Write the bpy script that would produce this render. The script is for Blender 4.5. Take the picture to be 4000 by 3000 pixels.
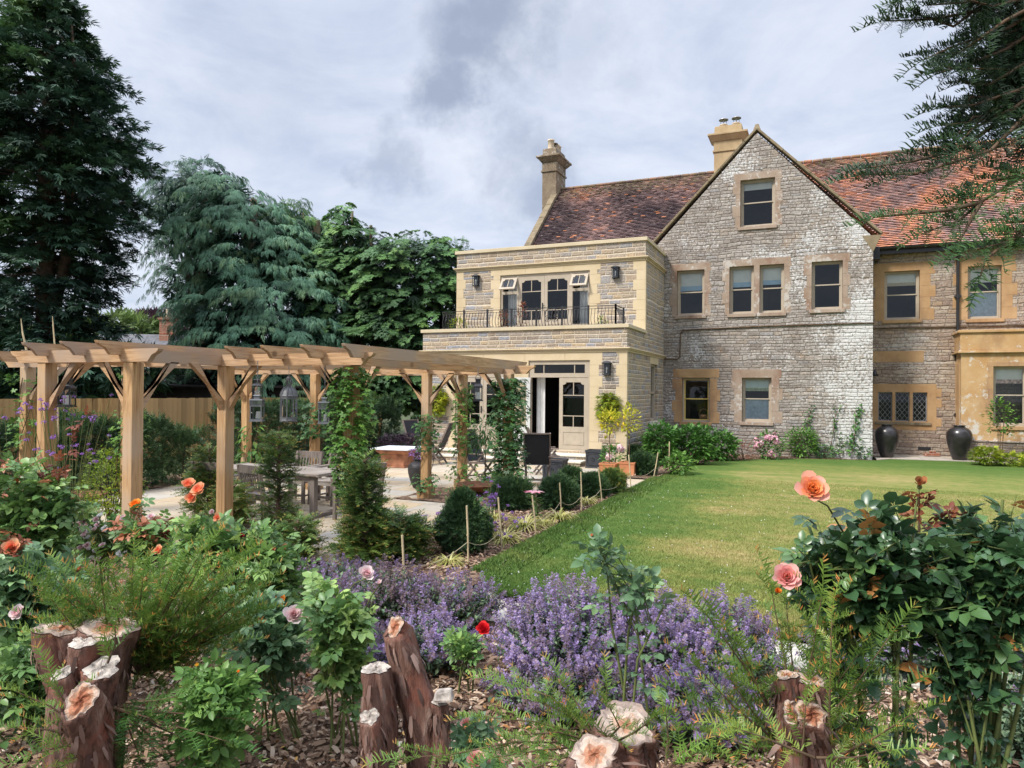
import bpy, math, random
import numpy as np
from mathutils import Vector, Matrix
from mathutils.geometry import tessellate_polygon

random.seed(7)
RNG = np.random.default_rng(11)
SC = bpy.context.scene
COL = SC.collection
for _o in list(bpy.data.objects):
    bpy.data.objects.remove(_o)

# ------------------------------------------------------------------ camera
CAM_R = np.array([0.91756457, 0.39750026, 0.00829436])
CAM_U = np.array([-0.00430108, -0.0109365, 0.99993094])
CAM_F = np.array([-0.39756352, 0.91753688, 0.00832527])
CAM_C = np.array([0.0, 0.0, 2.0])
FPX = 2773.0                                    # focal length in pixels of the 4000 px wide photograph
cam_data = bpy.data.cameras.new('camera')
cam = bpy.data.objects.new('camera', cam_data)
COL.objects.link(cam)
cam.matrix_world = Matrix(((CAM_R[0], CAM_U[0], -CAM_F[0], CAM_C[0]),
                           (CAM_R[1], CAM_U[1], -CAM_F[1], CAM_C[1]),
                           (CAM_R[2], CAM_U[2], -CAM_F[2], CAM_C[2]), (0, 0, 0, 1)))
cam_data.sensor_width = 36.0
cam_data.lens = FPX / 4000 * 36.0
cam_data.clip_start = 0.05
cam_data.clip_end = 3000
SC.camera = cam

def _ray(u, v):
    return CAM_F * FPX + CAM_R * (u - 2000) + CAM_U * (1500 - v)
def gz(u, v, z=0.0):                            # point of the photograph on the level z
    d = _ray(u, v); return CAM_C + d * ((z - CAM_C[2]) / d[2])
def gd(u, v, d):                                # point of the photograph at depth d
    return CAM_C + _ray(u, v) * (d / FPX)

# ------------------------------------------------------------------ light
SC.render.engine = 'CYCLES'
SC.view_settings.view_transform = 'Standard'
SC.view_settings.look = 'None'
SC.view_settings.exposure = EXPOSURE = 1.15
SC.view_settings.gamma = 1.0
SC.cycles.max_bounces = 6
SC.cycles.transparent_max_bounces = 12
SC.cycles.diffuse_bounces = 3
SC.cycles.use_denoising = True
SUN_FROM = Vector((-0.50, -0.72, 0.95)).normalized()
sd = bpy.data.lights.new('sun', 'SUN'); sd.energy = 2.2; sd.angle = math.radians(12); sd.color = (1.0, 0.955, 0.89)
sun = bpy.data.objects.new('sun', sd); COL.objects.link(sun)
sun.rotation_euler = SUN_FROM.to_track_quat('Z', 'Y').to_euler()
sun.location = (-20, -20, 40)

class NT:
    def __init__(s, tree): s.t = tree
    def n(s, typ, ins=None, **kw):
        nd = s.t.nodes.new(typ)
        for k, v in kw.items(): setattr(nd, k, v)
        if ins:
            for k, v in ins.items():
                sock = nd.inputs[k]
                if isinstance(v, bpy.types.NodeSocket): s.t.links.new(v, sock)
                else: sock.default_value = v
        return nd
    def math(s, op, a, b=None, c=None, clamp=False):
        nd = s.t.nodes.new('ShaderNodeMath'); nd.operation = op; nd.use_clamp = clamp
        for i, v in enumerate((a, b, c)):
            if v is None: continue
            if isinstance(v, bpy.types.NodeSocket): s.t.links.new(v, nd.inputs[i])
            else: nd.inputs[i].default_value = v
        return nd.outputs[0]
    def ramp(s, fac, stops, interp='LINEAR'):
        nd = s.t.nodes.new('ShaderNodeValToRGB'); cr = nd.color_ramp; cr.interpolation = interp
        while len(cr.elements) < len(stops): cr.elements.new(0.5)
        for e, (p, c) in zip(cr.elements, stops):
            e.position = p
            e.color = (c, c, c, 1) if isinstance(c, (int, float)) else (c[0], c[1], c[2], 1)
        s.t.links.new(fac, nd.inputs[0]); return nd.outputs[0]
    def mix(s, fac, a, b, blend='MIX'):
        nd = s.t.nodes.new('ShaderNodeMix'); nd.data_type = 'RGBA'; nd.blend_type = blend; nd.clamp_factor = True
        for i, v in ((0, fac), (6, a), (7, b)):
            if isinstance(v, bpy.types.NodeSocket): s.t.links.new(v, nd.inputs[i])
            elif i == 0: nd.inputs[0].default_value = v
            else: nd.inputs[i].default_value = (v[0], v[1], v[2], 1)
        return nd.outputs[2]
    def noise(s, vec, scale, detail=4, rough=.55, dist=0.0):
        nd = s.n('ShaderNodeTexNoise', {'Vector': vec, 'Scale': scale, 'Detail': detail, 'Roughness': rough, 'Distortion': dist})
        return nd.outputs['Fac']
    def sm(s, x, a, b):                          # smoothstep
        nd = s.t.nodes.new('ShaderNodeMapRange'); nd.interpolation_type = 'SMOOTHSTEP'
        s.t.links.new(x, nd.inputs[0]); nd.inputs[1].default_value = a; nd.inputs[2].default_value = b
        return nd.outputs[0]
    def vscale(s, vec, sc):
        nd = s.t.nodes.new('ShaderNodeVectorMath'); nd.operation = 'MULTIPLY'
        s.t.links.new(vec, nd.inputs[0]); nd.inputs[1].default_value = sc
        return nd.outputs[0]

# ------------------------------------------------------------------ sky
world = bpy.data.worlds.new('World'); SC.world = world; world.use_nodes = True
wt = world.node_tree; wt.nodes.clear(); w = NT(wt)
sky = w.n('ShaderNodeTexSky', sky_type='NISHITA', sun_disc=False, altitude=60.0)
sky.sun_elevation = math.asin(SUN_FROM.z); sky.sun_rotation = math.atan2(SUN_FROM.x, SUN_FROM.y)
gen = w.n('ShaderNodeTexCoord').outputs['Generated']
sx = w.n('ShaderNodeSeparateXYZ', {0: gen})
zz = w.math('MAXIMUM', sx.outputs[2], 0.0)
den = w.math('ADD', zz, 0.22)
cv = w.n('ShaderNodeCombineXYZ', {0: w.math('DIVIDE', sx.outputs[0], den), 1: w.math('DIVIDE', sx.outputs[1], den), 2: 0.0}).outputs[0]
n1 = w.noise(cv, 2.1, 8, .6, .5)
n2 = w.noise(cv, 5.0, 6, .6, .2)
cl = w.math('ADD', w.math('MULTIPLY', n1, .75), w.math('MULTIPLY', n2, .25))
base = w.ramp(cl, [(.34, (2.5, 2.8, 3.5)), (.44, (2.95, 3.25, 3.95)), (.52, (3.4, 3.65, 4.25)), (.64, (3.9, 4.1, 4.55))])
dark = None
nv = w.n('ShaderNodeTexNoise', {'Vector': gen, 'Scale': 5.0, 'Detail': 7, 'Roughness': .62})
off = w.n('ShaderNodeVectorMath', {0: nv.outputs['Color'], 1: (.5, .5, .5)}, operation='SUBTRACT').outputs[0]
off = w.vscale(off, (.30, .30, .30))
wg = w.n('ShaderNodeVectorMath', {0: gen, 1: off}, operation='ADD').outputs[0]
for (u, v, r, k) in ((1980, 60, .13, 1.0), (1900, 230, .10, 1.0), (1790, 400, .085, 1.0), (1830, 480, .05, .8), (1500, 620, .065, .6), (1390, 660, .04, .5), (2030, 740, .10, .75), (2300, 250, .06, .25), (1040, 300, .16, .2)):
    d = _ray(u, v); d = d / np.linalg.norm(d)
    ds = w.n('ShaderNodeVectorMath', {0: wg, 1: tuple(d)}, operation='DISTANCE').outputs['Value']
    m = w.math('MULTIPLY', w.math('SUBTRACT', 1.0, w.sm(ds, r * .15, r)), k)
    dark = m if dark is None else w.math('MAXIMUM', dark, m)
base = w.mix(w.math('MULTIPLY', dark, .85), base, (1.5, 1.76, 2.35))
# an overcast sky is brightest overhead
bright = w.math('ADD', 1.0, w.math('MULTIPLY', w.sm(sx.outputs[2], .5, .95), 2.4))
base = w.n('ShaderNodeVectorMath', {0: base, 3: bright}, operation='SCALE').outputs[0]
skyc = w.mix(.9, sky.outputs[0], base)
bg = w.n('ShaderNodeBackground', {'Color': skyc, 'Strength': 0.1})
out = w.n('ShaderNodeOutputWorld'); wt.links.new(bg.outputs[0], out.inputs[0])

# ------------------------------------------------------------------ materials
def new_mat(name):
    m = bpy.data.materials.new(name); m.use_nodes = True
    t = m.node_tree; t.nodes.clear(); k = NT(t)
    o = k.n('ShaderNodeOutputMaterial')
    return m, k, o
def finish(k, o, color, rough=.8, bump=None, bstr=.3, bdist=.02, spec=.3, metal=0.0):
    b = k.n('ShaderNodeBsdfPrincipled')
    for nm, v in (('Base Color', color), ('Roughness', rough), ('Metallic', metal), ('Specular IOR Level', spec)):
        if isinstance(v, bpy.types.NodeSocket): k.t.links.new(v, b.inputs[nm])
        elif nm == 'Base Color': b.inputs[nm].default_value = (v[0], v[1], v[2], 1)
        else: b.inputs[nm].default_value = v
    if bump is not None:
        bn = k.n('ShaderNodeBump', {'Height': bump, 'Strength': bstr, 'Distance': bdist})
        k.t.links.new(bn.outputs[0], b.inputs['Normal'])
    k.t.links.new(b.outputs[0], o.inputs[0]); return b
def objvec(k): return k.n('ShaderNodeTexCoord').outputs['Object']

def plain(name, c, rough=.6, var=.12, scale=6.0, metal=0.0, spec=.35, bump=0.0):
    m, k, o = new_mat(name); v = objvec(k)
    n = k.noise(v, scale, 5)
    lo = tuple(x * (1 - var * 1.6) for x in c); hi = tuple(min(1, x * (1 + var * 1.6)) for x in c)
    finish(k, o, k.ramp(n, [(.3, lo), (.7, hi)]), rough, n if bump else None, bump, .01, spec, metal); return m

def foliage(name, stops, rough=.5, trans=.28, nscale=1.2, nvar=.35, spec=.35, gain=1.0):
    """leaf colour: every leaf carries its own value 'rnd'; a slow noise makes lighter and darker shoots."""
    m, k, o = new_mat(name)
    a = k.n('ShaderNodeAttribute', attribute_name='rnd').outputs['Fac']
    c = k.ramp(a, [(q, tuple(x * gain for x in col)) for q, col in stops])
    n = k.noise(objvec(k), nscale, 3)
    f = k.ramp(n, [(.3, 1 - nvar), (.7, 1 + nvar)])
    c2 = k.mix(1.0, c, f, 'MULTIPLY')
    b = finish(k, o, c2, rough, spec=spec)
    tr = k.n('ShaderNodeBsdfTranslucent', {'Color': c2})
    mx = k.n('ShaderNodeMixShader', {0: trans, 1: b.outputs[0], 2: tr.outputs[0]})
    k.t.links.new(mx.outputs[0], o.inputs[0]); return m

def rubble(name, cols, mortar, bw, rh, lichen=0.0, stain=0.0, bstr=.7, warp=.05, right_white=False, joint=.010, jamt=.8):
    """coursed rubble stone on any upright wall: u runs along the wall, v is the height; each course has its own random joints"""
    m, k, o = new_mat(name); P = objvec(k)
    s = k.n('ShaderNodeSeparateXYZ', {0: P})
    u = k.math('ADD', s.outputs[0], s.outputs[1])
    n1 = k.n('ShaderNodeTexNoise', {'Vector': P, 'Scale': 1.3, 'Detail': 3}).outputs['Fac']
    n2 = k.n('ShaderNodeTexNoise', {'Vector': P, 'Scale': 6.5, 'Detail': 4, 'Roughness': .6}).outputs['Fac']
    vz = k.n('ShaderNodeTexNoise', {'W': s.outputs[2], 'Scale': 2.6, 'Detail': 1}, noise_dimensions='1D').outputs['Fac']
    v2 = k.math('ADD', s.outputs[2], k.math('MULTIPLY', k.math('SUBTRACT', n1, .5), warp * 2.4))
    v2 = k.math('ADD', v2, k.math('MULTIPLY', k.math('SUBTRACT', n2, .5), warp * .8))
    v2 = k.math('ADD', v2, k.math('MULTIPLY', vz, .22))
    vr = k.math('DIVIDE', v2, rh); row = k.math('FLOOR', vr); fr = k.math('SUBTRACT', vr, row)
    wn = k.n('ShaderNodeTexWhiteNoise', {'W': row}, noise_dimensions='1D').outputs['Value']
    u2 = k.math('ADD', u, k.math('MULTIPLY', k.math('SUBTRACT', n2, .5), warp * 1.6))
    w1 = k.math('ADD', k.math('DIVIDE', u2, bw), k.math('ADD', k.math('MULTIPLY', wn, 17.0), k.math('MULTIPLY', row, 131.0)))
    vo = k.n('ShaderNodeTexVoronoi', {'W': w1, 'Scale': 1.0, 'Randomness': .9}, voronoi_dimensions='1D')
    ve = k.n('ShaderNodeTexVoronoi', {'W': w1, 'Scale': 1.0, 'Randomness': .9}, voronoi_dimensions='1D', feature='DISTANCE_TO_EDGE')
    cell = k.n('ShaderNodeSeparateColor', {0: vo.outputs['Color']}).outputs[0]
    dv = k.math('MULTIPLY', ve.outputs['Distance'], bw); dh = k.math('MULTIPLY', k.math('MINIMUM', fr, k.math('SUBTRACT', 1.0, fr)), rh)
    fine = k.noise(P, 24, 6, .65)
    dd = k.math('ADD', k.math('MINIMUM', dv, dh), k.math('MULTIPLY', k.math('SUBTRACT', fine, .5), joint * 1.5))
    stone = k.sm(dd, joint * .3, joint * 1.3)
    c = k.ramp(cell, [(i / (len(cols) - 1), q) for i, q in enumerate(cols)])
    c = k.mix(.35, c, k.ramp(k.noise(P, 5, 5, .6), [(.3, .55), (.7, 1.2)]), 'MULTIPLY')
    c = k.mix(.7, c, k.ramp(fine, [(.30, .40), (.70, 1.30)]), 'MULTIPLY')
    c = k.mix(k.math('MULTIPLY', k.math('SUBTRACT', 1.0, stone), jamt), c, mortar)
    if stain:
        sn = k.noise(k.vscale(P, (1, 1, .45)), .8, 6, .6)
        c = k.mix(k.math('MULTIPLY', k.sm(sn, .48, .68), stain), c, (.15, .115, .09))
        on = k.noise(P, 1.7, 6, .65)
        c = k.mix(k.math('MULTIPLY', k.sm(on, .56, .72), stain), c, (.38, .24, .13))
    if lichen:
        ln = k.noise(P, 15, 8, .72)
        big = k.noise(P, .6, 5, .6)
        if right_white:                          # lichen is thickest at the damp right-hand corner of the gable
            big = k.math('ADD', big, k.math('MULTIPLY', k.sm(s.outputs[0], -.9, 1.6), .15))
        th = k.math('ADD', ln, k.math('MULTIPLY', k.math('SUBTRACT', big, .5), .85))
        lm = k.sm(th, .545, .66)
        c = k.mix(k.math('MULTIPLY', lm, lichen), c, (.60, .59, .57))
    h = k.math('ADD', k.math('MULTIPLY', k.sm(dd, 0.0, joint * 2.2), .8), k.math('MULTIPLY', k.noise(P, 11, 6, .65), .9))
    finish(k, o, c, .92, h, bstr, .05, .15); return m

def ashlar(name, c1, c2, dark=None, amount=.5, scale=2.2, white=0.0):
    m, k, o = new_mat(name); P = objvec(k)
    n = k.noise(P, scale, 6, .6); f = k.noise(P, 40, 4, .6)
    c = k.ramp(n, [(.3, c1), (.7, c2)])
    c = k.mix(.25, c, k.ramp(f, [(.3, .6), (.7, 1.15)]), 'MULTIPLY')
    if dark:
        c = k.mix(k.math('MULTIPLY', k.sm(k.noise(k.vscale(P, (1, 1, .5)), 1.6, 7, .65), .5, .68), amount), c, dark)
    if white:
        wn = k.noise(P, 7, 8, .7); wb = k.noise(P, .9, 3)
        c = k.mix(k.math('MULTIPLY', k.sm(k.math('ADD', wn, k.math('MULTIPLY', k.math('SUBTRACT', wb, .5), .7)), .57, .66), white), c, (.55, .54, .5))
    finish(k, o, c, .9, k.math('ADD', n, k.math('MULTIPLY', f, .3)), .25, .01, .15); return m

def timber(name, c1, c2, grain_axis=None, grey=None, ringscale=9.0, rough=.75, per_piece=False):
    """sawn softwood; grain along the longest side comes from the vertex attribute-free object space of each piece (grain_axis x y or z)"""
    m, k, o = new_mat(name); P = objvec(k)
    sc = {'x': (.28, 4, 4), 'y': (4, .28, 4), 'z': (4, 4, .28)}[grain_axis]
    n = k.noise(k.vscale(P, sc), ringscale * .55, 5, .6, 1.6)
    big = k.noise(P, .9, 3)
    c = k.ramp(n, [(.30, c1), (.46, tuple((x + y) / 2 * 1.05 for x, y in zip(c1, c2))), (.58, c2)])
    kn = k.n('ShaderNodeTexVoronoi', {'Vector': k.vscale(P, tuple(2.2 if q > 1 else 1.7 for q in sc)), 'Scale': 1.3}).outputs['Distance']
    c = k.mix(k.math('MULTIPLY', k.math('SUBTRACT', 1.0, k.sm(kn, .05, .15)), .75), c, tuple(x * .5 for x in c1))
    if grey: c = k.mix(k.sm(big, .44, .64), c, grey)
    if per_piece: c = k.mix(1.0, c, k.ramp(k.n('ShaderNodeAttribute', attribute_name='rnd').outputs['Fac'], [(0, .62), (1, 1.2)]), 'MULTIPLY')
    finish(k, o, c, rough, n, .18, .004, .2); return m

# ------------------------------------------------------------------ objects
def tag(o, label=None, cat=None, group=None, kind=None):
    if label: o['label'] = label
    if cat: o['category'] = cat
    if group: o['group'] = group
    if kind: o['kind'] = kind
    return o
def thing(name, label, cat, loc=(0, 0, 0), rz=0.0, group=None, scale=1.0):
    e = bpy.data.objects.new(name, None); e.empty_display_size = .1; COL.objects.link(e)
    e.location = tuple(float(q) for q in loc); e.rotation_euler = (0, 0, rz); e.scale = (scale,) * 3
    return tag(e, label, cat, group)
def adopt(o, parent, world=True):
    """parent o; with world=True its mesh is written in world coordinates"""
    o.parent = parent
    if world:
        p = parent; off = Vector((0, 0, 0))
        if parent.type == 'EMPTY': off = Vector(parent.location)
        elif parent.get('woff'): off = Vector(parent['woff'])
        o.matrix_parent_inverse = Matrix.Translation(-off) if parent.type == 'EMPTY' else Matrix.Identity(4)
    return o
def dup(root, loc, rz=0.0, label=None, group=None, scale=None, deep=True):
    r = root.copy(); COL.objects.link(r); r.location = tuple(float(q) for q in loc); r.rotation_euler = (0, 0, rz)
    if scale is not None: r.scale = scale if isinstance(scale, tuple) else (scale,) * 3
    if label: r['label'] = label
    if group: r['group'] = group
    for ch in list(root.children):
        c = ch.copy(); COL.objects.link(c); c.parent = r
        for g in list(ch.children):
            d = g.copy(); COL.objects.link(d); d.parent = c
    return r

class MB:
    """collects shapes for one mesh"""
    def __init__(s): s.v = []; s.f = []; s.sm = []; s.r = []
    def add(s, vs, fs, smooth=False, r=0.5):
        b = len(s.v); s.v.extend([tuple(map(float, q)) for q in vs])
        for f in fs: s.f.append(tuple(b + i for i in f)); s.sm.append(smooth); s.r.append(r)
        return s
    def box(s, x0, x1, y0, y1, z0, z1, r=0.5):
        x0, x1 = min(x0, x1), max(x0, x1); y0, y1 = min(y0, y1), max(y0, y1); z0, z1 = min(z0, z1), max(z0, z1)
        return s.add([(x0, y0, z0), (x1, y0, z0), (x1, y1, z0), (x0, y1, z0), (x0, y0, z1), (x1, y0, z1), (x1, y1, z1), (x0, y1, z1)],
                     [(0, 3, 2, 1), (4, 5, 6, 7), (0, 1, 5, 4), (1, 2, 6, 5), (2, 3, 7, 6), (3, 0, 4, 7)], r=r)
    def bar(s, a, b, w, h, up=(0, 0, 1), r=0.5):
        """square bar from a to b, w across, h along 'up'"""
        a = Vector(a); b = Vector(b); d = (b - a).normalized(); u = Vector(up)
        sd = d.cross(u); 
        if sd.length < 1e-4: sd = d.cross(Vector((0, 1, 0)))
        sd.normalize(); u = sd.cross(d).normalized()
        P = []
        for q in (a, b):
            for (i, j) in ((-1, -1), (1, -1), (1, 1), (-1, 1)): P.append(q + sd * (i * w / 2) + u * (j * h / 2))
        return s.add(P, [(0, 1, 2, 3), (7, 6, 5, 4), (0, 4, 5, 1), (1, 5, 6, 2), (2, 6, 7, 3), (3, 7, 4, 0)], r=r)
    def tube(s, pts, rad, n=8, cap=True, r=0.5, smooth=True):
        pts = [Vector(p) for p in pts]; m = len(pts)
        rad = rad if isinstance(rad, (list, tuple)) else [rad] * m
        vs = []; prev = None
        for i, p in enumerate(pts):
            d = (pts[min(i + 1, m - 1)] - pts[max(i - 1, 0)])
            d = d.normalized() if d.length > 1e-9 else Vector((0, 0, 1))
            if prev is None:
                prev = d.orthogonal().normalized()
            e = (prev - d * prev.dot(d))
            e = e.normalized() if e.length > 1e-6 else d.orthogonal().normalized()
            prev = e; g = d.cross(e)
            for j in range(n):
                t = 2 * math.pi * j / n
                vs.append(p + (e * math.cos(t) + g * math.sin(t)) * rad[i])
        fs = [(i * n + j, i * n + (j + 1) % n, (i + 1) * n + (j + 1) % n, (i + 1) * n + j) for i in range(m - 1) for j in range(n)]
        s.add(vs, fs, smooth, r)
        if cap:
            s.add(vs[:n], [tuple(range(n - 1, -1, -1))], False, r); s.add(vs[-n:], [tuple(range(n))], False, r)
        return s
    def lathe(s, prof, c=(0, 0, 0), n=24, smooth=True, r=0.5):
        vs = []
        for (q, z) in prof:
            for j in range(n):
                t = 2 * math.pi * j / n; vs.append((c[0] + q * math.cos(t), c[1] + q * math.sin(t), c[2] + z))
        m = len(prof)
        fs = [(i * n + j, i * n + (j + 1) % n, (i + 1) * n + (j + 1) % n, (i + 1) * n + j) for i in range(m - 1) for j in range(n)]
        return s.add(vs, fs, smooth, r)
    def frust(s, cx, cy, z0, z1, a0, b0, a1, b1, r=0.5):
        """square frustum: half sizes a (x) and b (y) at z0 and z1"""
        P = [(cx - a0, cy - b0, z0), (cx + a0, cy - b0, z0), (cx + a0, cy + b0, z0), (cx - a0, cy + b0, z0),
             (cx - a1, cy - b1, z1), (cx + a1, cy - b1, z1), (cx + a1, cy + b1, z1), (cx - a1, cy + b1, z1)]
        return s.add(P, [(0, 3, 2, 1), (4, 5, 6, 7), (0, 1, 5, 4), (1, 2, 6, 5), (2, 3, 7, 6), (3, 0, 4, 7)], r=r)
    def poly(s, outer, holes, fn, t0, t1, sides=True):
        """outline with holes in 2-D pushed from t0 to t1; fn(a, b, t) gives the point"""
        loops = [outer] + list(holes); flat = [p for l in loops for p in l]
        tris = tessellate_polygon([[Vector((p[0], p[1], 0)) for p in l] for l in loops])
        n = len(flat)
        vs = [fn(p[0], p[1], t0) for p in flat] + [fn(p[0], p[1], t1) for p in flat]
        fs = [tuple(t) for t in tris] + [tuple(n + i for i in t[::-1]) for t in tris]
        s.add(vs, fs)
        if sides:
            i0 = 0
            for l in loops:
                m = len(l)
                s.add([fn(p[0], p[1], t0) for p in l] + [fn(p[0], p[1], t1) for p in l], [(j, (j + 1) % m, m + (j + 1) % m, m + j) for j in range(m)])
        return s
    def build(s, name, mat, parent=None, world=True, bevel=0.0, fixn=True):
        me = bpy.data.meshes.new(name); me.from_pydata(s.v, [], s.f); me.materials.append(mat)
        me.polygons.foreach_set('use_smooth', s.sm)
        at = me.attributes.new('rnd', 'FLOAT', 'FACE'); at.data.foreach_set('value', s.r)
        me.update()
        o = bpy.data.objects.new(name, me); COL.objects.link(o)
        if parent is not None: adopt(o, parent, world)
        if bevel:
            b = o.modifiers.new('bevel', 'BEVEL'); b.width = bevel; b.segments = 2; b.limit_method = 'ANGLE'; b.angle_limit = math.radians(40)
        return o

# ------------------------------------------------------------------ leaf clouds
class T:                                          # a leaf or shoot template: triangles, axis along +y, face along +z
    def __init__(s, v, f, r=None):
        s.v = np.array(v, float); s.f = np.array(f, int); s.r = np.zeros(len(s.f)) if r is None else np.array(r, float)
def merge(ts):
    v = []; f = []; r = []; b = 0
    for t in ts: v.append(t.v); f.append(t.f + b); r.append(t.r); b += len(t.v)
    return T(np.vstack(v), np.vstack(f), np.concatenate(r))
def xf(t, s=1.0, rx=0, ry=0, rz=0, off=(0, 0, 0), dr=0.0, sc=None):
    M = np.array(Matrix.Rotation(rz, 3, 'Z') @ Matrix.Rotation(rx, 3, 'X') @ Matrix.Rotation(ry, 3, 'Y'))
    v = t.v * (np.array(sc) if sc is not None else s)
    return T(v @ M.T + np.array(off), t.f, t.r + dr)
def leaf(wd=.5, fold=.12, droop=.12):             # broad leaf of length 1
    return T([(0, 0, 0), (-wd * .42, .28, fold), (0, .30, 0), (wd * .42, .28, fold), (-wd * .40, .66, fold * .6 - droop * .3), (0, .68, -droop * .4), (wd * .40, .66, fold * .6 - droop * .3), (0, 1, -droop)],
             [(0, 3, 2), (0, 2, 1), (2, 3, 6), (2, 6, 5), (2, 5, 4), (2, 4, 1), (5, 6, 7), (5, 7, 4)])
def leaf4(wd=.5, fold=.1):
    return T([(0, 0, 0), (-wd / 2, .45, fold), (0, .5, 0), (wd / 2, .45, fold), (0, 1, -.05)], [(0, 3, 2), (2, 3, 4), (0, 2, 1), (2, 4, 1)])
def diamond(wd=.4): return T([(0, 0, 0), (wd / 2, .5, 0.03), (0, 1, 0), (-wd / 2, .5, .03)], [(0, 1, 2), (0, 2, 3)])
LEAF = leaf(); LEAF4 = leaf4(); DIA = diamond()
def compound(n=5, lf=None, wd=.62):               # rose leaf with n leaflets, length about 1
    lf = lf or leaf(wd, .1, .16); ts = [xf(lf, .5, off=(0, .55, 0))]
    for i, y in enumerate((.50, .22)[:(n - 1) // 2]):
        for sg in (-1, 1): ts.append(xf(lf, .42 - .05 * i, rz=sg * -1.15, off=(sg * .02, y, 0), ry=sg * .15))
    ts.append(T([(-.012, 0, 0), (.012, 0, 0), (.008, .6, 0), (-.008, .6, 0)], [(0, 1, 2), (0, 2, 3)]))
    return merge(ts)
def fan(n=5, wd=.16, spread=1.5, lift=.15):       # flat fan of narrow leaflets
    ts = []
    for i in range(n):
        a = (i / (n - 1) - .5) * spread
        ts.append(xf(diamond(wd), 1 - .35 * abs(a), rz=-a, rx=lift * (i % 2 * 2 - 1) * .6))
    return merge(ts)
def frond(n=6, droop=.5):                         # cypress spray: drooping, feathered both sides
    ts = []
    for i in range(n):
        y = .1 + .75 * i / n
        for sg in (-1, 1):
            ts.append(xf(diamond(.20), .46 * (1 - .5 * i / n), rz=-sg * .75, rx=-.35 - droop * y, off=(0, y, -droop * y * y)))
    ts.append(xf(diamond(.16), .4, rx=-.9 * droop - .2, off=(0, .75, -droop * .56)))
    return merge(ts)
def shoot(n=26, ln=.17, droop=.15, flat=.9, tipr=.3, wd=.024, seed=0, jit=.22): # yew shoot: two ranks of needles along a twig of length 1
    v = []; f = []; r = []; rg = np.random.default_rng(seed)
    for i in range(n):
        for sg in (-1, 1):
            if rg.random() < jit * .25: continue
            y = .04 + .96 * (i + rg.uniform(-.5, .5) * jit * 1.6) / (n - 1); y = min(1.0, max(.02, y)); z = -droop * y * y
            L = ln * (1 - .35 * max(0, (y - .75) / .25)) * (1 + rg.uniform(-1, .5) * jit)
            a = .98 - .6 * max(0, y - .8) / .2 + rg.uniform(-1, 1) * jit * .9; b = len(v)
            dx = sg * math.sin(a) * L; dy = math.cos(a) * L; dz = (1 - flat) * L * 2 + rg.uniform(-1, 1) * L * jit * 1.3; q = tipr if y > .86 else 0.0
            v += [(0, y - wd / 2, z), (0, y + wd / 2, z), (dx * .6, y + dy * .6 + wd * .5, z + dz * .7), (dx * .6, y + dy * .6 - wd * .5, z + dz * .7), (dx, y + dy, z + dz * .8)]
            f += [(b, b + 1, b + 2), (b, b + 2, b + 3), (b + 3, b + 2, b + 4)]; q += rg.uniform(-.06, .06); r += [q] * 3
    for i in range(3):
        b = len(v); y0, y1 = i / 3, (i + 1) / 3
        v += [(-.012, y0, -droop * y0 ** 2), (.012, y0, -droop * y0 ** 2), (.009, y1, -droop * y1 ** 2), (-.009, y1, -droop * y1 ** 2)]
        f += [(b, b + 1, b + 2), (b, b + 2, b + 3)]; r += [0, 0]
    return T(v, f, r)

def norm(a): return a / np.maximum(np.linalg.norm(a, axis=-1, keepdims=True), 1e-9)
class Cloud:
    """many copies of templates gathered into ONE mesh of one plant"""
    def __init__(s): s.V = []; s.F = []; s.R = []; s.n = 0
    def add(s, t, pos, axis, nrm, size, rnd):
        pos = np.atleast_2d(np.asarray(pos, float)); m = len(pos)
        if m == 0: return s
        y = norm(np.broadcast_to(np.asarray(axis, float), (m, 3)))
        z = np.broadcast_to(np.asarray(nrm, float), (m, 3)); z = z - y * np.sum(z * y, 1, keepdims=True)
        bad = np.linalg.norm(z, axis=1) < 1e-4
        z = np.where(bad[:, None], np.cross(y, [0.31, .9, .2]), z); z = norm(z); x = np.cross(y, z)
        size = np.broadcast_to(np.asarray(size, float), (m,))
        M = np.stack([x, y, z], 1)                                  # rows
        V = np.einsum('kj,mji->mki', t.v, M) * size[:, None, None] + pos[:, None, :]
        k = len(t.v)
        F = t.f[None] + (np.arange(m) * k)[:, None, None] + s.n
        R = np.broadcast_to(np.asarray(rnd, float), (m,))[:, None] + t.r[None]
        s.V.append(V.reshape(-1, 3)); s.F.append(F.reshape(-1, 3)); s.R.append(R.reshape(-1)); s.n += m * k
        return s
    def build(s, name, mat, parent=None, world=True):
        V = np.vstack(s.V); F = np.vstack(s.F); R = np.clip(np.concatenate(s.R), 0, 1)
        me = bpy.data.meshes.new(name)
        me.vertices.add(len(V)); me.vertices.foreach_set('co', V.astype(np.float32).ravel())
        me.loops.add(F.size); me.loops.foreach_set('vertex_index', F.astype(np.int32).ravel())
        me.polygons.add(len(F)); me.polygons.foreach_set('loop_start', np.arange(0, F.size, 3, dtype=np.int32))
        at = me.attributes.new('rnd', 'FLOAT', 'FACE'); at.data.foreach_set('value', R.astype(np.float32))
        me.materials.append(mat); me.update(calc_edges=True)
        o = bpy.data.objects.new(name, me); COL.objects.link(o)
        if parent is not None: adopt(o, parent, world)
        return o
def rdir(m, up=0.0):
    d = RNG.normal(size=(m, 3)); d[:, 2] += up; return norm(d)
def U(a, b, m=None): return RNG.uniform(a, b, m)
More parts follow.
